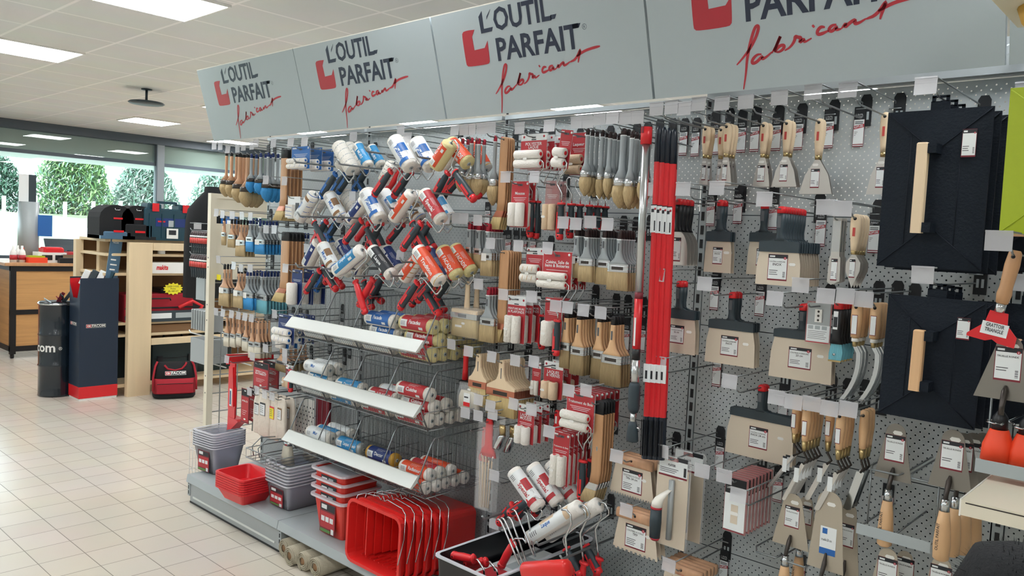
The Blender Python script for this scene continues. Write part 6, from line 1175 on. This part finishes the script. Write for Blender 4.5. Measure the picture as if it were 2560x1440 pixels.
# black crate at the bottom with red handles
cr_ = tray_mesh(.29, .58, .28, m='blackgloss', rim='clearedge', taper=.92)
inst('black_crate', [('crate', cr_.mesh('crate')), ('paper', B().box(-.11, .11, -.24, .24, .17, .18, 'paper').box(-.09, .02, -.20, -.03, .18, .1805, 'redlabel').box(-.06, .09, .0, .14, .18, .1805, 'greypaint').mesh('paper'))], 'black plastic crate with leaflets standing low at the bottom centre', 'crate', None, (-1.99, 2.265, .172), (0, 0, .0))
for k, (x, y, ya, w_) in enumerate(((1128, 1384, 1.35, 'uppermost'), (1160, 1404, 1.2, 'middle'), (1158, 1424, .95, 'lowest'), (1250, 1410, .5, 'right'))):
    p = at(x, y, 2.02+.03*k); g_ = grip_mesh(.13, 'red', 'red', .016); inst('loose_grip_roller', [('grip', g_.mesh('grip')), ('wire', B().tube([(0, 0, 0), (0, 0, .02), (.03, 0, .05), (.05, 0, .05)], .0035, 'chrome').mesh('wire'))], 'bright red roller grip lying in the black crate, '+w_, 'roller frame', 'loose red grips', p+Vector((.125*math.sin(ya), 0, .125*math.cos(ya)-.01)), (0, ya, -.1))
p = at(1365, 1425, 1.95); inst('red_bar', [('b', B().loft([(-.10, .018, .022), (-.09, .024, .030), (.09, .024, .030), (.10, .018, .022)], 'bucketred2', 14, .7, axis='x').mesh('red_bar'))], 'thick bright red bar lying right of the crate at the bottom edge', 'bar', None, p, (0, -.35, 0))
p = at(1262, 1275, 2.2); g_ = grip_mesh(.13, 'charcoal', 'red', .016); inst('bent_wire_roller', [('grip', g_.mesh('grip')), ('wire', B().tube([(0, 0, 0), (0, 0, .03), (.02, 0, .06)], .0035, 'chrome').mesh('wire'))], 'grey and red grip leaning left below the tilted roller bundle', 'roller frame', None, at(1325, 1250, 2.2), (0, .9, 0))
# ------------------------------------------------------------------ the far part of the shop
def wbox(name, x0, x1, y0, y1, z0, z1, m): return (name, B().box(x0, x1, y0, y1, z0, z1, m).mesh(name))
# work bench / counter, runs along Y at X about -10.2
CX, CYa, CYb, CT = -10.2, 2.76, 6.2, 1.09
parts = [('worktop', B().bbox(CX-1.0, CX+.03, CYa-.06, CYb, CT-.035, CT, 'woodorange', .004).mesh('worktop'))]
fr = B()
for y in (CYa, 3.95, 5.1): fr.box(CX-.03, CX+.01, y, y+.06, .05, CT-.035, 'black')
fr.box(CX-.03, CX+.012, CYa, CYb, CT-.095, CT-.035, 'black').box(CX-.03, CX+.012, CYa, CYb, .50, .555, 'black').box(CX-.03, CX+.012, CYa, CYb, .08, .14, 'black').box(CX-1, CX-.96, CYa, CYa+.05, .05, CT-.035, 'black').box(CX-1, CX, CYa, CYa+.05, .08, .14, 'black').box(CX-1, CX, CYa, CYa+.05, CT-.09, CT-.035, 'black')
parts.append(('frame', fr.mesh('frame')))
for y0, y1 in ((CYa+.06, 3.95), (4.01, 5.1), (5.16, CYb)):
    for z0, z1 in ((.14, .50), (.555, CT-.095)): parts.append(('panel', B().box(CX-.015, CX, y0, y1, z0, z1, 'oak').mesh('panel')))
parts.append(('side_panel', B().box(CX-.96, CX-.04, CYa+.01, CYa+.03, .14, CT-.09, 'oak').mesh('side_panel')))
for y in (CYa+.03, 4.0): parts.append(('caster', B().cyl((CX-.02, y-.015, .028), (CX-.02, y+.015, .028), .027, 'black', 14).mesh('caster')))
inst('counter', parts, 'wooden counter with black steel frame by the window', 'counter')
inst('counter', [('top', B().box(-11.9, -10.4, .9, 2.35, 1.0, 1.04, 'woodorange').mesh('worktop')), ('front', B().box(-11.85, -10.45, .95, 2.3, 0.05, 1.0, 'oak').mesh('panel')), ('plinth', B().box(-11.8, -10.5, 1, 2.25, 0, .05, 'facomblue').mesh('plinth'))], 'second counter reaching in at the left edge behind the first', 'counter')
for k in range(9): inst('red_basket', [('b', tray_mesh(.34, .26, .20, m='bucketred2', taper=.84, rimw=.012).mesh('red_basket'))] if k == 0 else [('b', bpy.data.meshes['red_basket'])], 'red shopping basket in the stack at the left edge, level %s' % ('one', 'two', 'three', 'four', 'five', 'six', 'seven', 'eight', 'nine')[k], 'basket', 'stacked red shopping baskets', (-9.55, 2.28, .001+.045*k), (0, 0, 0))
def ct(px, py): return atx(px, py, CX-.25)
def oncounter(px, dx=-.25): v = atx(px, 650, CX+dx); return Vector((v.x, v.y, CT))
bt = B().loft([(0, .035, .035), (.10, .037, .037), (.13, .030, .030), (.155, .012, .012), (.19, .012, .012)], 'film2' if 'film2' in MT else 'white', 14); lb = B().loft([(.03, .0375, .0375), (.085, .0378, .0378)], 'redlabel', 14)
for k, x in enumerate((33, 44, 55)): inst('plastic_bottle', [('bottle', bt.mesh('bottle')) if k == 0 else ('bottle', bpy.data.meshes['bottle']), ('label', lb.mesh('label_band')) if k == 0 else ('label', bpy.data.meshes['label_band'])], 'clear plastic bottle on the counter, %s from left' % NN[k], 'bottle', 'bottles on the counter', oncounter(x, -.10-.1*(k % 2)))
# display tower on counter
p = oncounter(70, -.5); tw = B().loft([(0, .16, .10), (.70, .16, .10)], 'greypaint', 20, .8)
for k in range(20):
    for j in range(5): tw.box(.10-.03*j-.004+.0, .10-.03*j+.0, -.102, -.100, .05+.03*k, .058+.03*k, 'charcoal') if False else None
inst('display_tower', [('column', tw.mesh('column')), ('poster', B().box(.05, .07, -.12, .06, .70, 1.02, 'paper').box(.0705, .072, -.02, .06, .70, 1.02, 'charcoal').mesh('poster')), ('pack', B().box(.17, .19, .05, .20, .30, .55, 'blue').mesh('pack'))], 'grey perforated display tower on the counter with blue packs', 'display stand', None, p)
inst('open_case', [('base', B().bbox(-.15, .15, -.22, .22, 0, .05, 'black').mesh('base')), ('lid', B().prism([(-.02, .05), (-.16, .27), (-.17, .265), (-.04, .05)], -.22, .22, 'charcoal').mesh('lid')), ('tools', B().box(-.05, .12, -.18, .16, .05, .075, 'red').box(-.02, .1, -.1, .1, .075, .09, 'chrome').mesh('tools'))], 'open black tool case with raised lid on the counter', 'tool case', None, oncounter(170, -.35))
inst('open_case', [('base', B().bbox(-.15, .15, -.2, .2, 0, .06, 'black').mesh('base')), ('tools', B().box(-.1, .12, -.16, .16, .06, .10, 'chrome').box(-.05, .12, -.1, .1, .10, .13, 'redlabel').mesh('tools')), ('lid', B().prism([(-.1, .06), (-.2, .2), (-.21, .19), (-.12, .06)], -.2, .2, 'charcoal').mesh('lid'))], 'black boxed tool set with clear lid, middle of the counter', 'tool case', None, oncounter(185, .0-.12)-Vector((0, 0, 0)))
inst('carded_box', [('box', B().bbox(-.1, .1, -.1, .1, 0, .06, 'orangebright').box(-.06, .08, -.08, .08, .06, .08, 'lime').mesh('carded_box'))], 'orange box with green packs on the counter front', 'box', None, oncounter(88, -.10))
inst('socket_box', [('box', B().bbox(-.1, .1, -.16, .16, 0, .12, 'white').mesh('box')), ('window', B().box(.1, .102, -.12, -.01, .03, .09, 'black').box(.1, .102, .02, .12, .03, .09, 'black').mesh('window')), ('pouch', B().bbox(-.08, .1, -.1, .12, .12, .18, 'red', .02).mesh('pouch'))], 'white box with two dark windows under a red pouch', 'box', None, oncounter(126, -.16))
inst('orange_pack', [('b', B().bbox(-.02, .02, -.12, .12, 0, .16, 'orange').box(.02, .022, -.08, .08, .04, .12, 'paper').mesh('orange_pack'))], 'orange carded pack standing on the counter left part', 'box', None, oncounter(85, -.4))
inst('clear_case', [('b', B().bbox(-.18, .18, -.3, .3, 0, .14, 'charcoal').mesh('base')), ('front', B().box(.18, .185, -.26, .26, .02, .12, 'redlabel').box(.185, .187, -.2, .1, .04, .10, 'paper').mesh('front'))], 'dark boxed set on the counter beside the timber rack', 'box', None, oncounter(228, -.35))
# drum
dr = B(); r0 = .145
prof = [(.0, r0), (.01, r0+.004), (.02, r0), (.27, r0), (.283, r0+.007), (.296, r0), (.55, r0), (.563, r0+.007), (.576, r0), (.83, r0), (.845, r0+.008), (.86, r0+.002)]
dr.loft([(z, r, r) for z, r in prof], 'drum', 32); dr.loft([(.836, r0+.009, r0+.009), (.852, r0+.009, r0+.009)], 'chrome', 32); dr.loft([(.8605, r0-.008, r0-.008), (.861, r0-.008, r0-.008)], 'black', 32)
D0 = Vector((-7.96, 2.53, 0)); dirc = (Vector((0, 0, 0))-D0); fa = math.atan2(-D0.y, -D0.x)
vs, fs, tw_ = textmesh('facom', .03); k_ = .085
def wrap(vs, a0, z0, k, r): return [(r*math.cos(a0+x*k/r), r*math.sin(a0+x*k/r), z0+z*k) for x, z in vs]
dr.add(wrap(vs, fa-1.98, .415, k_, r0+.002), fs, 'white'); v2, f2, t2 = textmesh('®', 0); dr.add(wrap(v2, fa+.12, .43, .03, r0+.002), f2, 'white')
inst('steel_drum', [('drum', dr.mesh('drum'))]+[], 'dark blue steel drum with white lettering beside the display stand', 'drum', None, D0)
for k in range(6):
    a = k*1.1; q = B().bbox(-.015, .015, -.004, .004, 0, .22, ('chrome', 'darkred', 'charcoal')[k % 3], .002)
    inst('boxed_tool', [('t', q.mesh('boxed_tool'))], 'tool packs sticking out of the steel drum top', 'tool pack', 'packs in the drum', D0+Vector((.06*math.cos(a), .06*math.sin(a)+.03, .78)), (.9-.1*k, .5, .3*k))
# cardboard display stand
SX0, SX1, SY0, SY1 = -7.80, -7.55, 2.585, 2.915
sb = B(); zl, zh = 1.07, 1.09
def quad(mb, a, b, c, d, m): mb.add([a, b, c, d], [(0, 1, 2, 3)], m)
for (a, b) in (((SX1, SY0), (SX1, SY1)), ((SX1, SY1), (SX0, SY1)), ((SX0, SY1), (SX0, SY0))):
    sb.add([(a[0], a[1], .11), (b[0], b[1], .11), (b[0], b[1], 1.10 if a != (SX0, SY1) else 1.10), (a[0], a[1], 1.10)], [(0, 1, 2, 3)], 'facomblue')
# front-left side (towards -Y) with the red notch
sb.add([(SX0, SY0, .11), (SX1, SY0, .11), (SX1, SY0, 1.05), (SX1-.06, SY0, .92), (SX0+.09, SY0, .92), (SX0, SY0, 1.05)], [(0, 1, 2, 3, 4, 5)], 'facomblue')
for off, m in ((.0015, 'red'),):
    sb.add([(SX0+.0015, SY1-.002, .2), (SX0+.0015, SY0+.002, .2), (SX0+.0015, SY0+.002, 1.085), (SX0+.0015, SY1-.002, 1.10)], [(0, 1, 2, 3)], 'red'); sb.add([(SX1-.0015, SY1, .6), (SX1-.0015, SY0, .6), (SX1-.0015, SY0, 1.04), (SX1-.0015, SY1, 1.10)], [(0, 1, 2, 3)], 'red'); sb.add([(SX0, SY1-.002, .6), (SX1, SY1-.002, .6), (SX1, SY1-.002, 1.10), (SX0, SY1-.002, 1.10)], [(0, 1, 2, 3)], 'red')
rd = B().box(SX0-.001, SX1+.001, SY0-.001, SY1+.001, .02, .125, 'red').box(SX0+.004, SX1-.004, SY0+.004, SY1-.004, 0, .02, 'white')
lo = B()
def facomlogo(mb, x, y0, z, k, plane='x'):
    P = (lambda a, b: (x, y0+a*k, z+b*k)) if plane == 'x' else (lambda a, b: (y0+a*k, x, z+b*k))
    Q = lambda a0, a1, b0, b1, m, o=0: mb.add([(P(a0, b0)[0]+(o if plane == 'x' else 0), P(a0, b0)[1]-(o if plane != 'x' else 0), P(a0, b0)[2]), (P(a1, b0)[0]+(o if plane == 'x' else 0), P(a1, b0)[1]-(o if plane != 'x' else 0), P(a1, b0)[2]), (P(a1, b1)[0]+(o if plane == 'x' else 0), P(a1, b1)[1]-(o if plane != 'x' else 0), P(a1, b1)[2]), (P(a0, b1)[0]+(o if plane == 'x' else 0), P(a0, b1)[1]-(o if plane != 'x' else 0), P(a0, b1)[2])], [(0, 1, 2, 3)], m)
    Q(0, 1, 0, .19, 'white', 0); Q(.012, .255, .013, .177, 'redlabel', .0006); Q(.27, .988, .013, .177, 'ink', .0006); Q(.06, .21, .05, .14, 'white', .001); Q(.09, .15, .075, .115, 'redlabel', .0014)
    v, f, t = textmesh('FACOM', .04); s = .66/t
    mb.add([(P(.30+a*s, .045+b*.13)[0]+(.0012 if plane == 'x' else 0), P(.30+a*s, .045+b*.13)[1]-(.0012 if plane != 'x' else 0), P(.30+a*s, .045+b*.13)[2]) for a, b in v], f, 'white')
facomlogo(lo, SX1+.0012, SY0+.055, .655, .165); facomlogo(lo, SY0-.0012, SX0+.03, .67, .15, 'y')
bk = B().add([(SX0+.02, SY1-.10, 1.085), (SX0+.02, SY1+.0, 1.085), (SX0-.02, SY1+.06, 1.43), (SX0-.02, SY1-.06, 1.44)], [(0, 1, 2, 3)], 'facomblue2' if 'facomblue2' in MT else 'bosch')
mat('stripblue', '4A6A84', .4)
bk = B().prism([(-.055, 0), (.055, 0), (.055, .37), (-.055, .37)], 0, .006, 'stripblue').text('FACOM', -.03, .33, .016, -.0008, 'white', w=.05)
for k in range(4): bk.box(-.03, .03-.012*(k % 2), -.0006, 0, .22-.045*k, .232-.045*k, 'white')
o = inst('cardboard_display', [('body', sb.mesh('body')), ('red_base', rd.mesh('red_base')), ('logo', lo.mesh('logo'))], 'dark blue cardboard display stand with red base and red inside', 'display stand', None, (0, 0, 0))
h_ = link('header_strip', bk.mesh('header_strip'), o, (SX1-.03, SY1-.055, 1.085), (0, .12, math.radians(96)))
for k in range(4): inst('boxed_product', [('b', B().bbox(-.03, .03, -.012, .012, 0, .14, ('wirewhite', 'charcoal', 'paper', 'bosch')[k]).mesh('boxed_product'))], 'small pack standing in the cardboard display, %s from left' % NN[k], 'pack', 'packs in the cardboard display', (SX0+.06+.045*k, SY0+.08+.05*k, 1.03), (-.2, .35, .7))
# timber rack
TX = -7.5
def post(y0, y1, x0, x1): return B().bbox(x0, x1, y0, y1, 0, 1.43, 'pine', .004)
parts = [('post', post(2.985, 3.195, TX-.07, TX).mesh('post')), ('post', post(2.76, 2.83, TX-.75, TX-.68).mesh('post')), ('post', post(2.86, 2.95, TX-.45, TX-.38).mesh('post')), ('post', post(4.6, 4.8, TX-.07, TX).mesh('post'))]
for z in (1.43, 1.30, 1.12, .66, .55): parts.append(('shelf_board', B().bbox(TX-.72, TX-.08, 2.80, 4.8, z-.0, z+.025, 'pine', .003).mesh('shelf_board')))
parts.append(('front_rail', B().bbox(TX-.05, TX-.01, 3.2, 4.6, 1.36, 1.43, 'pine').mesh('front_rail'))); parts.append(('front_rail', B().bbox(TX-.05, TX-.01, 3.2, 4.6, .47, .53, 'pine').mesh('front_rail'))); parts.append(('back_board', B().box(TX-.73, TX-.72, 2.8, 4.8, .2, 1.43, 'cardbrown').mesh('back_board')))
parts.append(('low_board', B().box(TX-.70, TX-.08, 2.85, 4.6, .08, .11, 'pine').mesh('low_board')))
inst('timber_rack', parts, 'pale timber rack with thick posts behind the display stand', 'rack')
def tr(px, z, dx=-.2): v = atx(px, 700, TX+dx); return Vector((v.x, v.y, z))
v = tr(400, 1.145, -.05); inst('white_box', [('box', B().bbox(-.2, .03, -.10, .35, 0, .10, 'white').text('makita', 0, 0, .001, 0, 'white').mesh('box')), ('logo', (lambda m: m.add([(.0312, -.05+a*.03, .035+b*.045) for a, b in textmesh('makita', .05, .25)[0]], textmesh('makita', .05, .25)[1], 'red'))(B()).mesh('logo'))], 'white cordless tool box with red lettering on the upper rack shelf', 'box', None, v)
inst('paper_pile', [('p', B().bbox(-.15, .1, -.2, .2, 0, .02, 'sky').mesh('paper_pile'))], 'flat pale blue package on the upper rack shelf', 'box', None, tr(462, 1.145))
inst('small_canister', [('c', B().loft([(0, .035, .035), (.10, .035, .035)], 'wirewhite', 14).mesh('small_canister'))], 'small grey white canister on the rack below its top', 'canister', None, tr(402, 1.326, -.1))
inst('metal_tool_case', [('case', B().bbox(-.3, .0, -.30, .35, 0, .26, 'fabricred', .01).box(.0, .002, -.30, .35, .02, .06, 'charcoal').box(.0, .003, -.30, .35, .12, .135, 'black').mesh('case')), ('handle', B().tube([(.01, -.1, .2), (.04, -.08, .22), (.04, .1, .22), (.01, .12, .2)], .008, 'black').mesh('handle'))], 'dark red metal tool case on the middle rack shelf', 'tool case', None, tr(395, .685, -.08))
inst('saw_pack', [('p', B().bbox(-.05, .0, -.25, .25, 0, .10, 'charcoal').box(.0, .002, -.22, -.02, .03, .08, 'paper').box(.0, .002, .02, .2, .03, .08, 'greypaint').mesh('pack')), ('handle', B().tube([(.0, .22, .02), (.0, .28, .14), (.0, .18, .19), (.0, .05, .13)], .018, 'red').mesh('handle'))], 'red and dark boxed saw in front of the red metal case', 'saw', None, tr(436, .685, -.03))
inst('dark_case', [('c', B().bbox(-.3, 0, -.25, .25, 0, .3, 'black', .01).mesh('dark_case'))], 'dark upright case on the middle rack shelf right of the red one', 'tool case', None, tr(466, .685, -.15))
st = []; 
for k in range(28): a = 2*math.pi*k/28; rr = .10 if k % 2 else .078; st.append((rr*math.cos(a), rr*.6*math.sin(a)))
sm = B(); sm.prism(st, -.001, .001, 'yellow', 'xz'); sm.text('LASER 3 VOIES', -.055, .015, .016, -.0018, 'ink', w=.11).text('Promo', -.025, -.006, .016, -.0018, 'ink', w=.05).text('4% 349 HT', -.05, -.03, .016, -.0018, 'ink', w=.10)
inst('price_star', [('star', sm.mesh('price_star'))], 'yellow star shaped promotion sticker on the red metal case', 'sticker', None, atx(433, 722, TX-.07), (0, 0, math.radians(90)))
inst('long_carton', [('c', B().bbox(-.3, 0, -.3, .3, 0, .07, 'cardbrown').mesh('long_carton'))], 'flat brown carton on the lower rack shelf', 'carton', None, tr(410, .577, -.1))
def case(w_, h, d, m, label, loc, name='tool_case', hand=True):
    b = B().bbox(-d/2, d/2, -w_/2, w_/2, 0, h, m, .012).box(d/2, d/2+.002, -w_/2+.01, w_/2-.01, h*.5, h*.52, 'black')
    for s in (-1, 1): b.box(d/2, d/2+.012, s*w_*.33-.025, s*w_*.33+.025, h*.40, h*.58, 'black')
    P = [('shell', b.mesh('shell'))]
    if hand: P.append(('handle', B().tube([(0, -w_*.2, h-.005), (0, -w_*.18, h+.035), (0, w_*.18, h+.035), (0, w_*.2, h-.005)], .012, m).mesh('handle')))
    return inst(name, P, label, 'tool case', None, loc)
mat('casegreen', '15282A', .5)
case(.46, .40, .13, 'casegreen', 'dark green tool case standing behind the red tool bag', Vector((-7.68, 3.48, .111))); case(.42, .46, .13, 'casegreen', 'dark tool case right of the green one under the rack', Vector((-7.9, 3.98, .111))); case(.4, .42, .12, 'casegreen', 'dark tool case between the timber posts', Vector((-7.95, 3.02, .111)))
# red and black tool bag
TB = Vector((-7.30, 3.33, 0)); bw_ = .37
bg = B().loft([(.0, .10, bw_*.46), (.02, .115, bw_*.5), (.05, .12, bw_*.5)], 'fabricblack', 20, .5).loft([(.05, .122, bw_*.5), (.19, .112, bw_*.49)], 'fabricred', 20, .5).loft([(.19, .112, bw_*.49), (.30, .06, bw_*.45), (.33, .03, bw_*.42)], 'fabricblack', 20, .55)
bg.bbox(.10, .135, -bw_*.42, bw_*.42, .06, .15, 'fabricred', .006).box(.134, .137, -bw_*.42, bw_*.42, .145, .15, 'black')
hd = B().tube([(.06, -.09, .31), (.07, -.06, .275), (.075, 0, .262), (.07, .06, .275), (.06, .09, .31), (.05, .10, .33)], .009, 'fabricred')
for s in (-1, 1): hd.tube([(.03, s*bw_*.40, .34), (.05, s*bw_*.45, .30), (.08, s*bw_*.5, .2), (.10, s*bw_*.5, .08)], .010, 'fabricred')
lo = B(); facomlogo(lo, .0, -.085, 0, .18); lo.v = [(x+.103-z*.47, y, z+.222) for x, y, z in lo.v]
inst('tool_bag', [('body', bg.mesh('body')), ('piping', hd.mesh('piping')), ('logo', lo.mesh('logo'))], 'black and red open tool bag on the floor by the timber post', 'tool bag', None, TB, (0, 0, -.35))
# on top of the rack: two black tool bags and a dark teal case
def domebag(label, px, w_, h, front):
    v = tr(px, 1.455, -.2); m = B()
    o = [(-w_/2, 0), (w_/2, 0), (w_/2, h*.55)]+[(w_/2*math.cos(a), h*.62+h*.38*math.sin(a)) for a in [math.pi*k/8 for k in range(9)]]+[(-w_/2, h*.55)]
    vs = [(y, z) for y, z in o]; m.add([(-.15, y, z) for y, z in vs]+[(.14, y, z) for y, z in vs], [tuple(range(len(vs))), tuple(range(2*len(vs)-1, len(vs)-1, -1))]+[(i, i+len(vs), (i+1) % len(vs)+len(vs), (i+1) % len(vs)) for i in range(len(vs))], 'fabricblack')
    P = [('body', m.mesh('body')), ('pocket', B().bbox(.14, .17, -w_*.4, w_*.4, .02, h*(.22 if front == 'stripblue' else .45), front, .01).mesh('pocket')), ('badge', B().box(.171, .173, -.04, .05, h*.20, h*.26, 'red').box(.141, .143, -.03, .05, h*.58, h*.63, 'red').mesh('badge')), ('ring', B().tube([(.145, -.02, h*.9), (.15, -.018, h*.85), (.15, .02, h*.85), (.145, .022, h*.9)], .004, 'chrome').mesh('ring')), ('base', B().box(-.15, .172, -w_/2, w_/2, 0, .03, 'stripblue' if front == 'stripblue' else 'black').mesh('base'))]
    inst('tool_bag', P, label, 'tool bag', 'black bags on the timber rack', v)
domebag('black domed tool bag with grey blue base on the rack, left', 275, .30, .31, 'stripblue'); domebag('black domed tool bag with red tag on the rack, beside teal case', 328, .30, .315, 'fabricblack')
v = tr(413, 1.455, -.12); w_ = .48; m = B().bbox(-.09, .09, -w_/2, w_/2, 0, .30, 'bosch', .015).bbox(-.085, .085, -w_*.44, -w_*.17, .30, .345, 'bosch', .012).bbox(-.085, .085, w_*.17, w_*.44, .30, .345, 'bosch', .012)
for s in (-1, 1): m.box(.09, .10, s*w_*.3-.03, s*w_*.3+.03, .27, .345, 'red')
m.box(.09, .092, -.14, .16, .13, .21, 'navy').box(.092, .093, -.12, -.05, .17, .185, 'red').box(.092, .093, -.02, .04, .13, .19, 'greypaint')
for k in range(4): m.box(.09, .098, -.2+.115*k, -.19+.115*k, .02, .25, 'bosch')
tg_ = B().box(.101, .102, -.04, .07, .02, .115, 'white').box(.1022, .103, -.02, .05, .055, .10, 'ink')
inst('tool_case', [('shell', m.mesh('shell')), ('handle', B().bbox(-.02, .02, -w_*.20, w_*.20, .345, .37, 'bosch', .008).mesh('handle')), ('tag', tg_.mesh('tag'))], 'dark teal power tool case with white tag on top of the rack', 'tool case', None, v)
# jacket on a stand with collar, behind the cream gondola
jx = -6.6; v = atx(537, 468, jx); 
jk = B().loft([(-.95, .15, .25), (-.5, .15, .25), (-.30, .145, .24), (-.2, .13, .225), (-.12, .10, .16), (-.06, .075, .10), (-.045, .07, .085), (.0, .07, .08)], 'fabricblack', 20, .85)
inst('work_jacket', [('jacket', jk.mesh('jacket')), ('stand', B().cyl((0, 0, -v.z), (0, 0, -.9), .02, 'charcoal').mesh('stand')), ('pack', B().box(.16, .19, -.02, .12, -.46, -.20, 'blue').box(.19, .192, .02, .08, -.36, -.28, 'paper').mesh('pack'))], 'black work jacket with stand up collar behind the cream shelving', 'jacket', None, v)
# cream gondola behind the left end
GX, GY = -4.86, 2.42
gp_ = B().box(GX-.02, GX+.02, GY, GY+.04, 0, 1.83, 'cream')
for z in (.55, .66, 1.02, 1.12, 1.36, 1.42): gp_.cyl((GX-.0, GY-.0006, z), (GX, GY, z), .005, 'black', 8)
parts = [('post', gp_.mesh('post')), ('post', B().box(GX-.02, GX+.02, GY+1.0, GY+1.04, 0, 1.83, 'cream').mesh('post')), ('top_panel', B().box(GX-.006, GX+.006, GY+.04, GY+1.0, 1.70, 1.815, 'cream').box(GX-.014, GX+.014, GY+.04, GY+1.0, 1.8, 1.83, 'cream').box(GX-.014, GX+.014, GY+.04, GY+1.0, 1.69, 1.71, 'cream').mesh('top_panel')), ('middle_panel', B().box(GX-.006, GX+.006, GY+.04, GY+1.0, 1.28, 1.64, 'cream').mesh('middle_panel'))]
gr_ = B()
for k in range(9): gr_.tube([(GX, GY+.04, .3+.12*k), (GX, GY+1.0, .3+.12*k)], .004, 'wire', 5)
for k in range(8): gr_.tube([(GX, GY+.1+.12*k, .25), (GX, GY+.1+.12*k, 1.28)], .004, 'wire', 5)
parts.append(('wire_grid', gr_.mesh('wire_grid'))); inst('cream_gondola', parts, 'cream shelving post and wire panel behind the left end brushes', 'shelving')
# brushes with orange bodies and grey packs hanging on its far side
wbm = [('body', B().loft([(.0, .010, .006), (-.02, .014, .016), (-.045, .012, .02), (-.075, .012, .02)], 'brown', 12).loft([(-.03, .0145, .0205), (-.04, .0145, .0205)], 'paper', 12).loft([(-.045, .015, .021), (-.08, .015, .021)], 'orange2' if 'orange2' in MT else 'boardred', 12).mesh('body')), ('tip', B().loft([(-.08, .012, .014), (-.11, .008, .008), (-.15, .006, .005)], 'charcoal', 10).mesh('tip'))]
for row_, z0 in ((0, 1.585), (1, 1.43)):
    for k in range(7): inst('orange_brush', wbm, 'small orange bodied tool hanging on the cream shelving, %s row, %s' % (('upper', 'lower')[row_], NN[k]), 'tool', 'orange tools on the cream shelving', (GX-.07-.031*k, GY-.0+.02, z0+.0*k), (0, 0, 0))
    r_ = link('display_hook', None, None, (GX, GY+.02, z0)); r_.empty_display_size = .01; link('wire', B().tube([(0, 0, .05), (-.30, 0, .05)], .003, 'wire').tube([(0, 0, .003), (-.28, 0, .003), (-.295, 0, .015)], .003, 'wire').mesh('wire'), r_)
    link('price_holder', HM, r_, (-.302, .026, .052), (0, 0, math.radians(-90))); props(r_, 'wire hook of orange tools, %s row of the cream shelving' % ('upper', 'lower')[row_], 'hook', 'hooks of the cream shelving')
for k in range(8): inst('grey_pack', [('p', bpy.data.meshes.get('grey_pack_m') or B().bbox(-.008, .008, -.05, .05, -.13, 0, 'greysteel').mesh('grey_pack_m'))], 'flat grey pack hanging in a row on the cream shelving, '+NN[k], 'pack', 'grey packs on the cream shelving', (GX+.0-.033*k, GY+.06, 1.07), (0, 0, 0))
inst('grey_box', [('b', B().bbox(-.10, .10, -.08, .08, 0, .16, 'greysteel').mesh('grey_box'))], 'larger grey clear pack on the cream shelving below the row', 'pack', None, (GX-.16, GY+.1, .72)); inst('flat_sheet', [('b', B().box(-.06, .06, 0, .01, -.15, 0, 'greypaint').mesh('flat_sheet'))], 'grey square sheet hanging between orange tools and packs', 'sheet', None, (GX-.20, GY+.05, 1.28))
for k in range(5):
    x = GX-.34+.05*k; inst('wire_prong', [('w', B().tube([(GX, GY+.05+.09*k, .90-.2*(k % 2)), (GX-.32, GY+.05+.09*k, .90-.2*(k % 2)), (GX-.345, GY+.05+.09*k, .915-.2*(k % 2))], .004, 'wirewhite', 6).mesh('wire_prong'))], 'white wire prong of the cream shelving above the floor, %s' % NN[k], 'prong', 'white prongs of the cream shelving')
inst('yellow_tag', [('t', B().box(0, .05, 0, .002, 0, .035, 'yellow').mesh('yellow_tag'))], 'small yellow price tag beside the left end post', 'tag', None, (GX+.02, GY+.05, 1.28))
# floor basket grid left of clear bins
gb = B()
for z in (0, .12, .25, .36): gb.tube([(-.08, 0, z), (.08, 0, z), (.08, .16, z), (-.08, .16, z), (-.08, 0, z)], .002, 'wirewhite', 5)
for k in range(5): gb.tube([(-.08+.04*k, 0, 0), (-.08+.04*k, 0, .36)], .0016, 'wirewhite', 4)
inst('white_grid', [('g', gb.mesh('white_grid'))], 'low white wire grid left of the tall clear bins', 'wire grid', None, (-4.62, 2.25, .002))
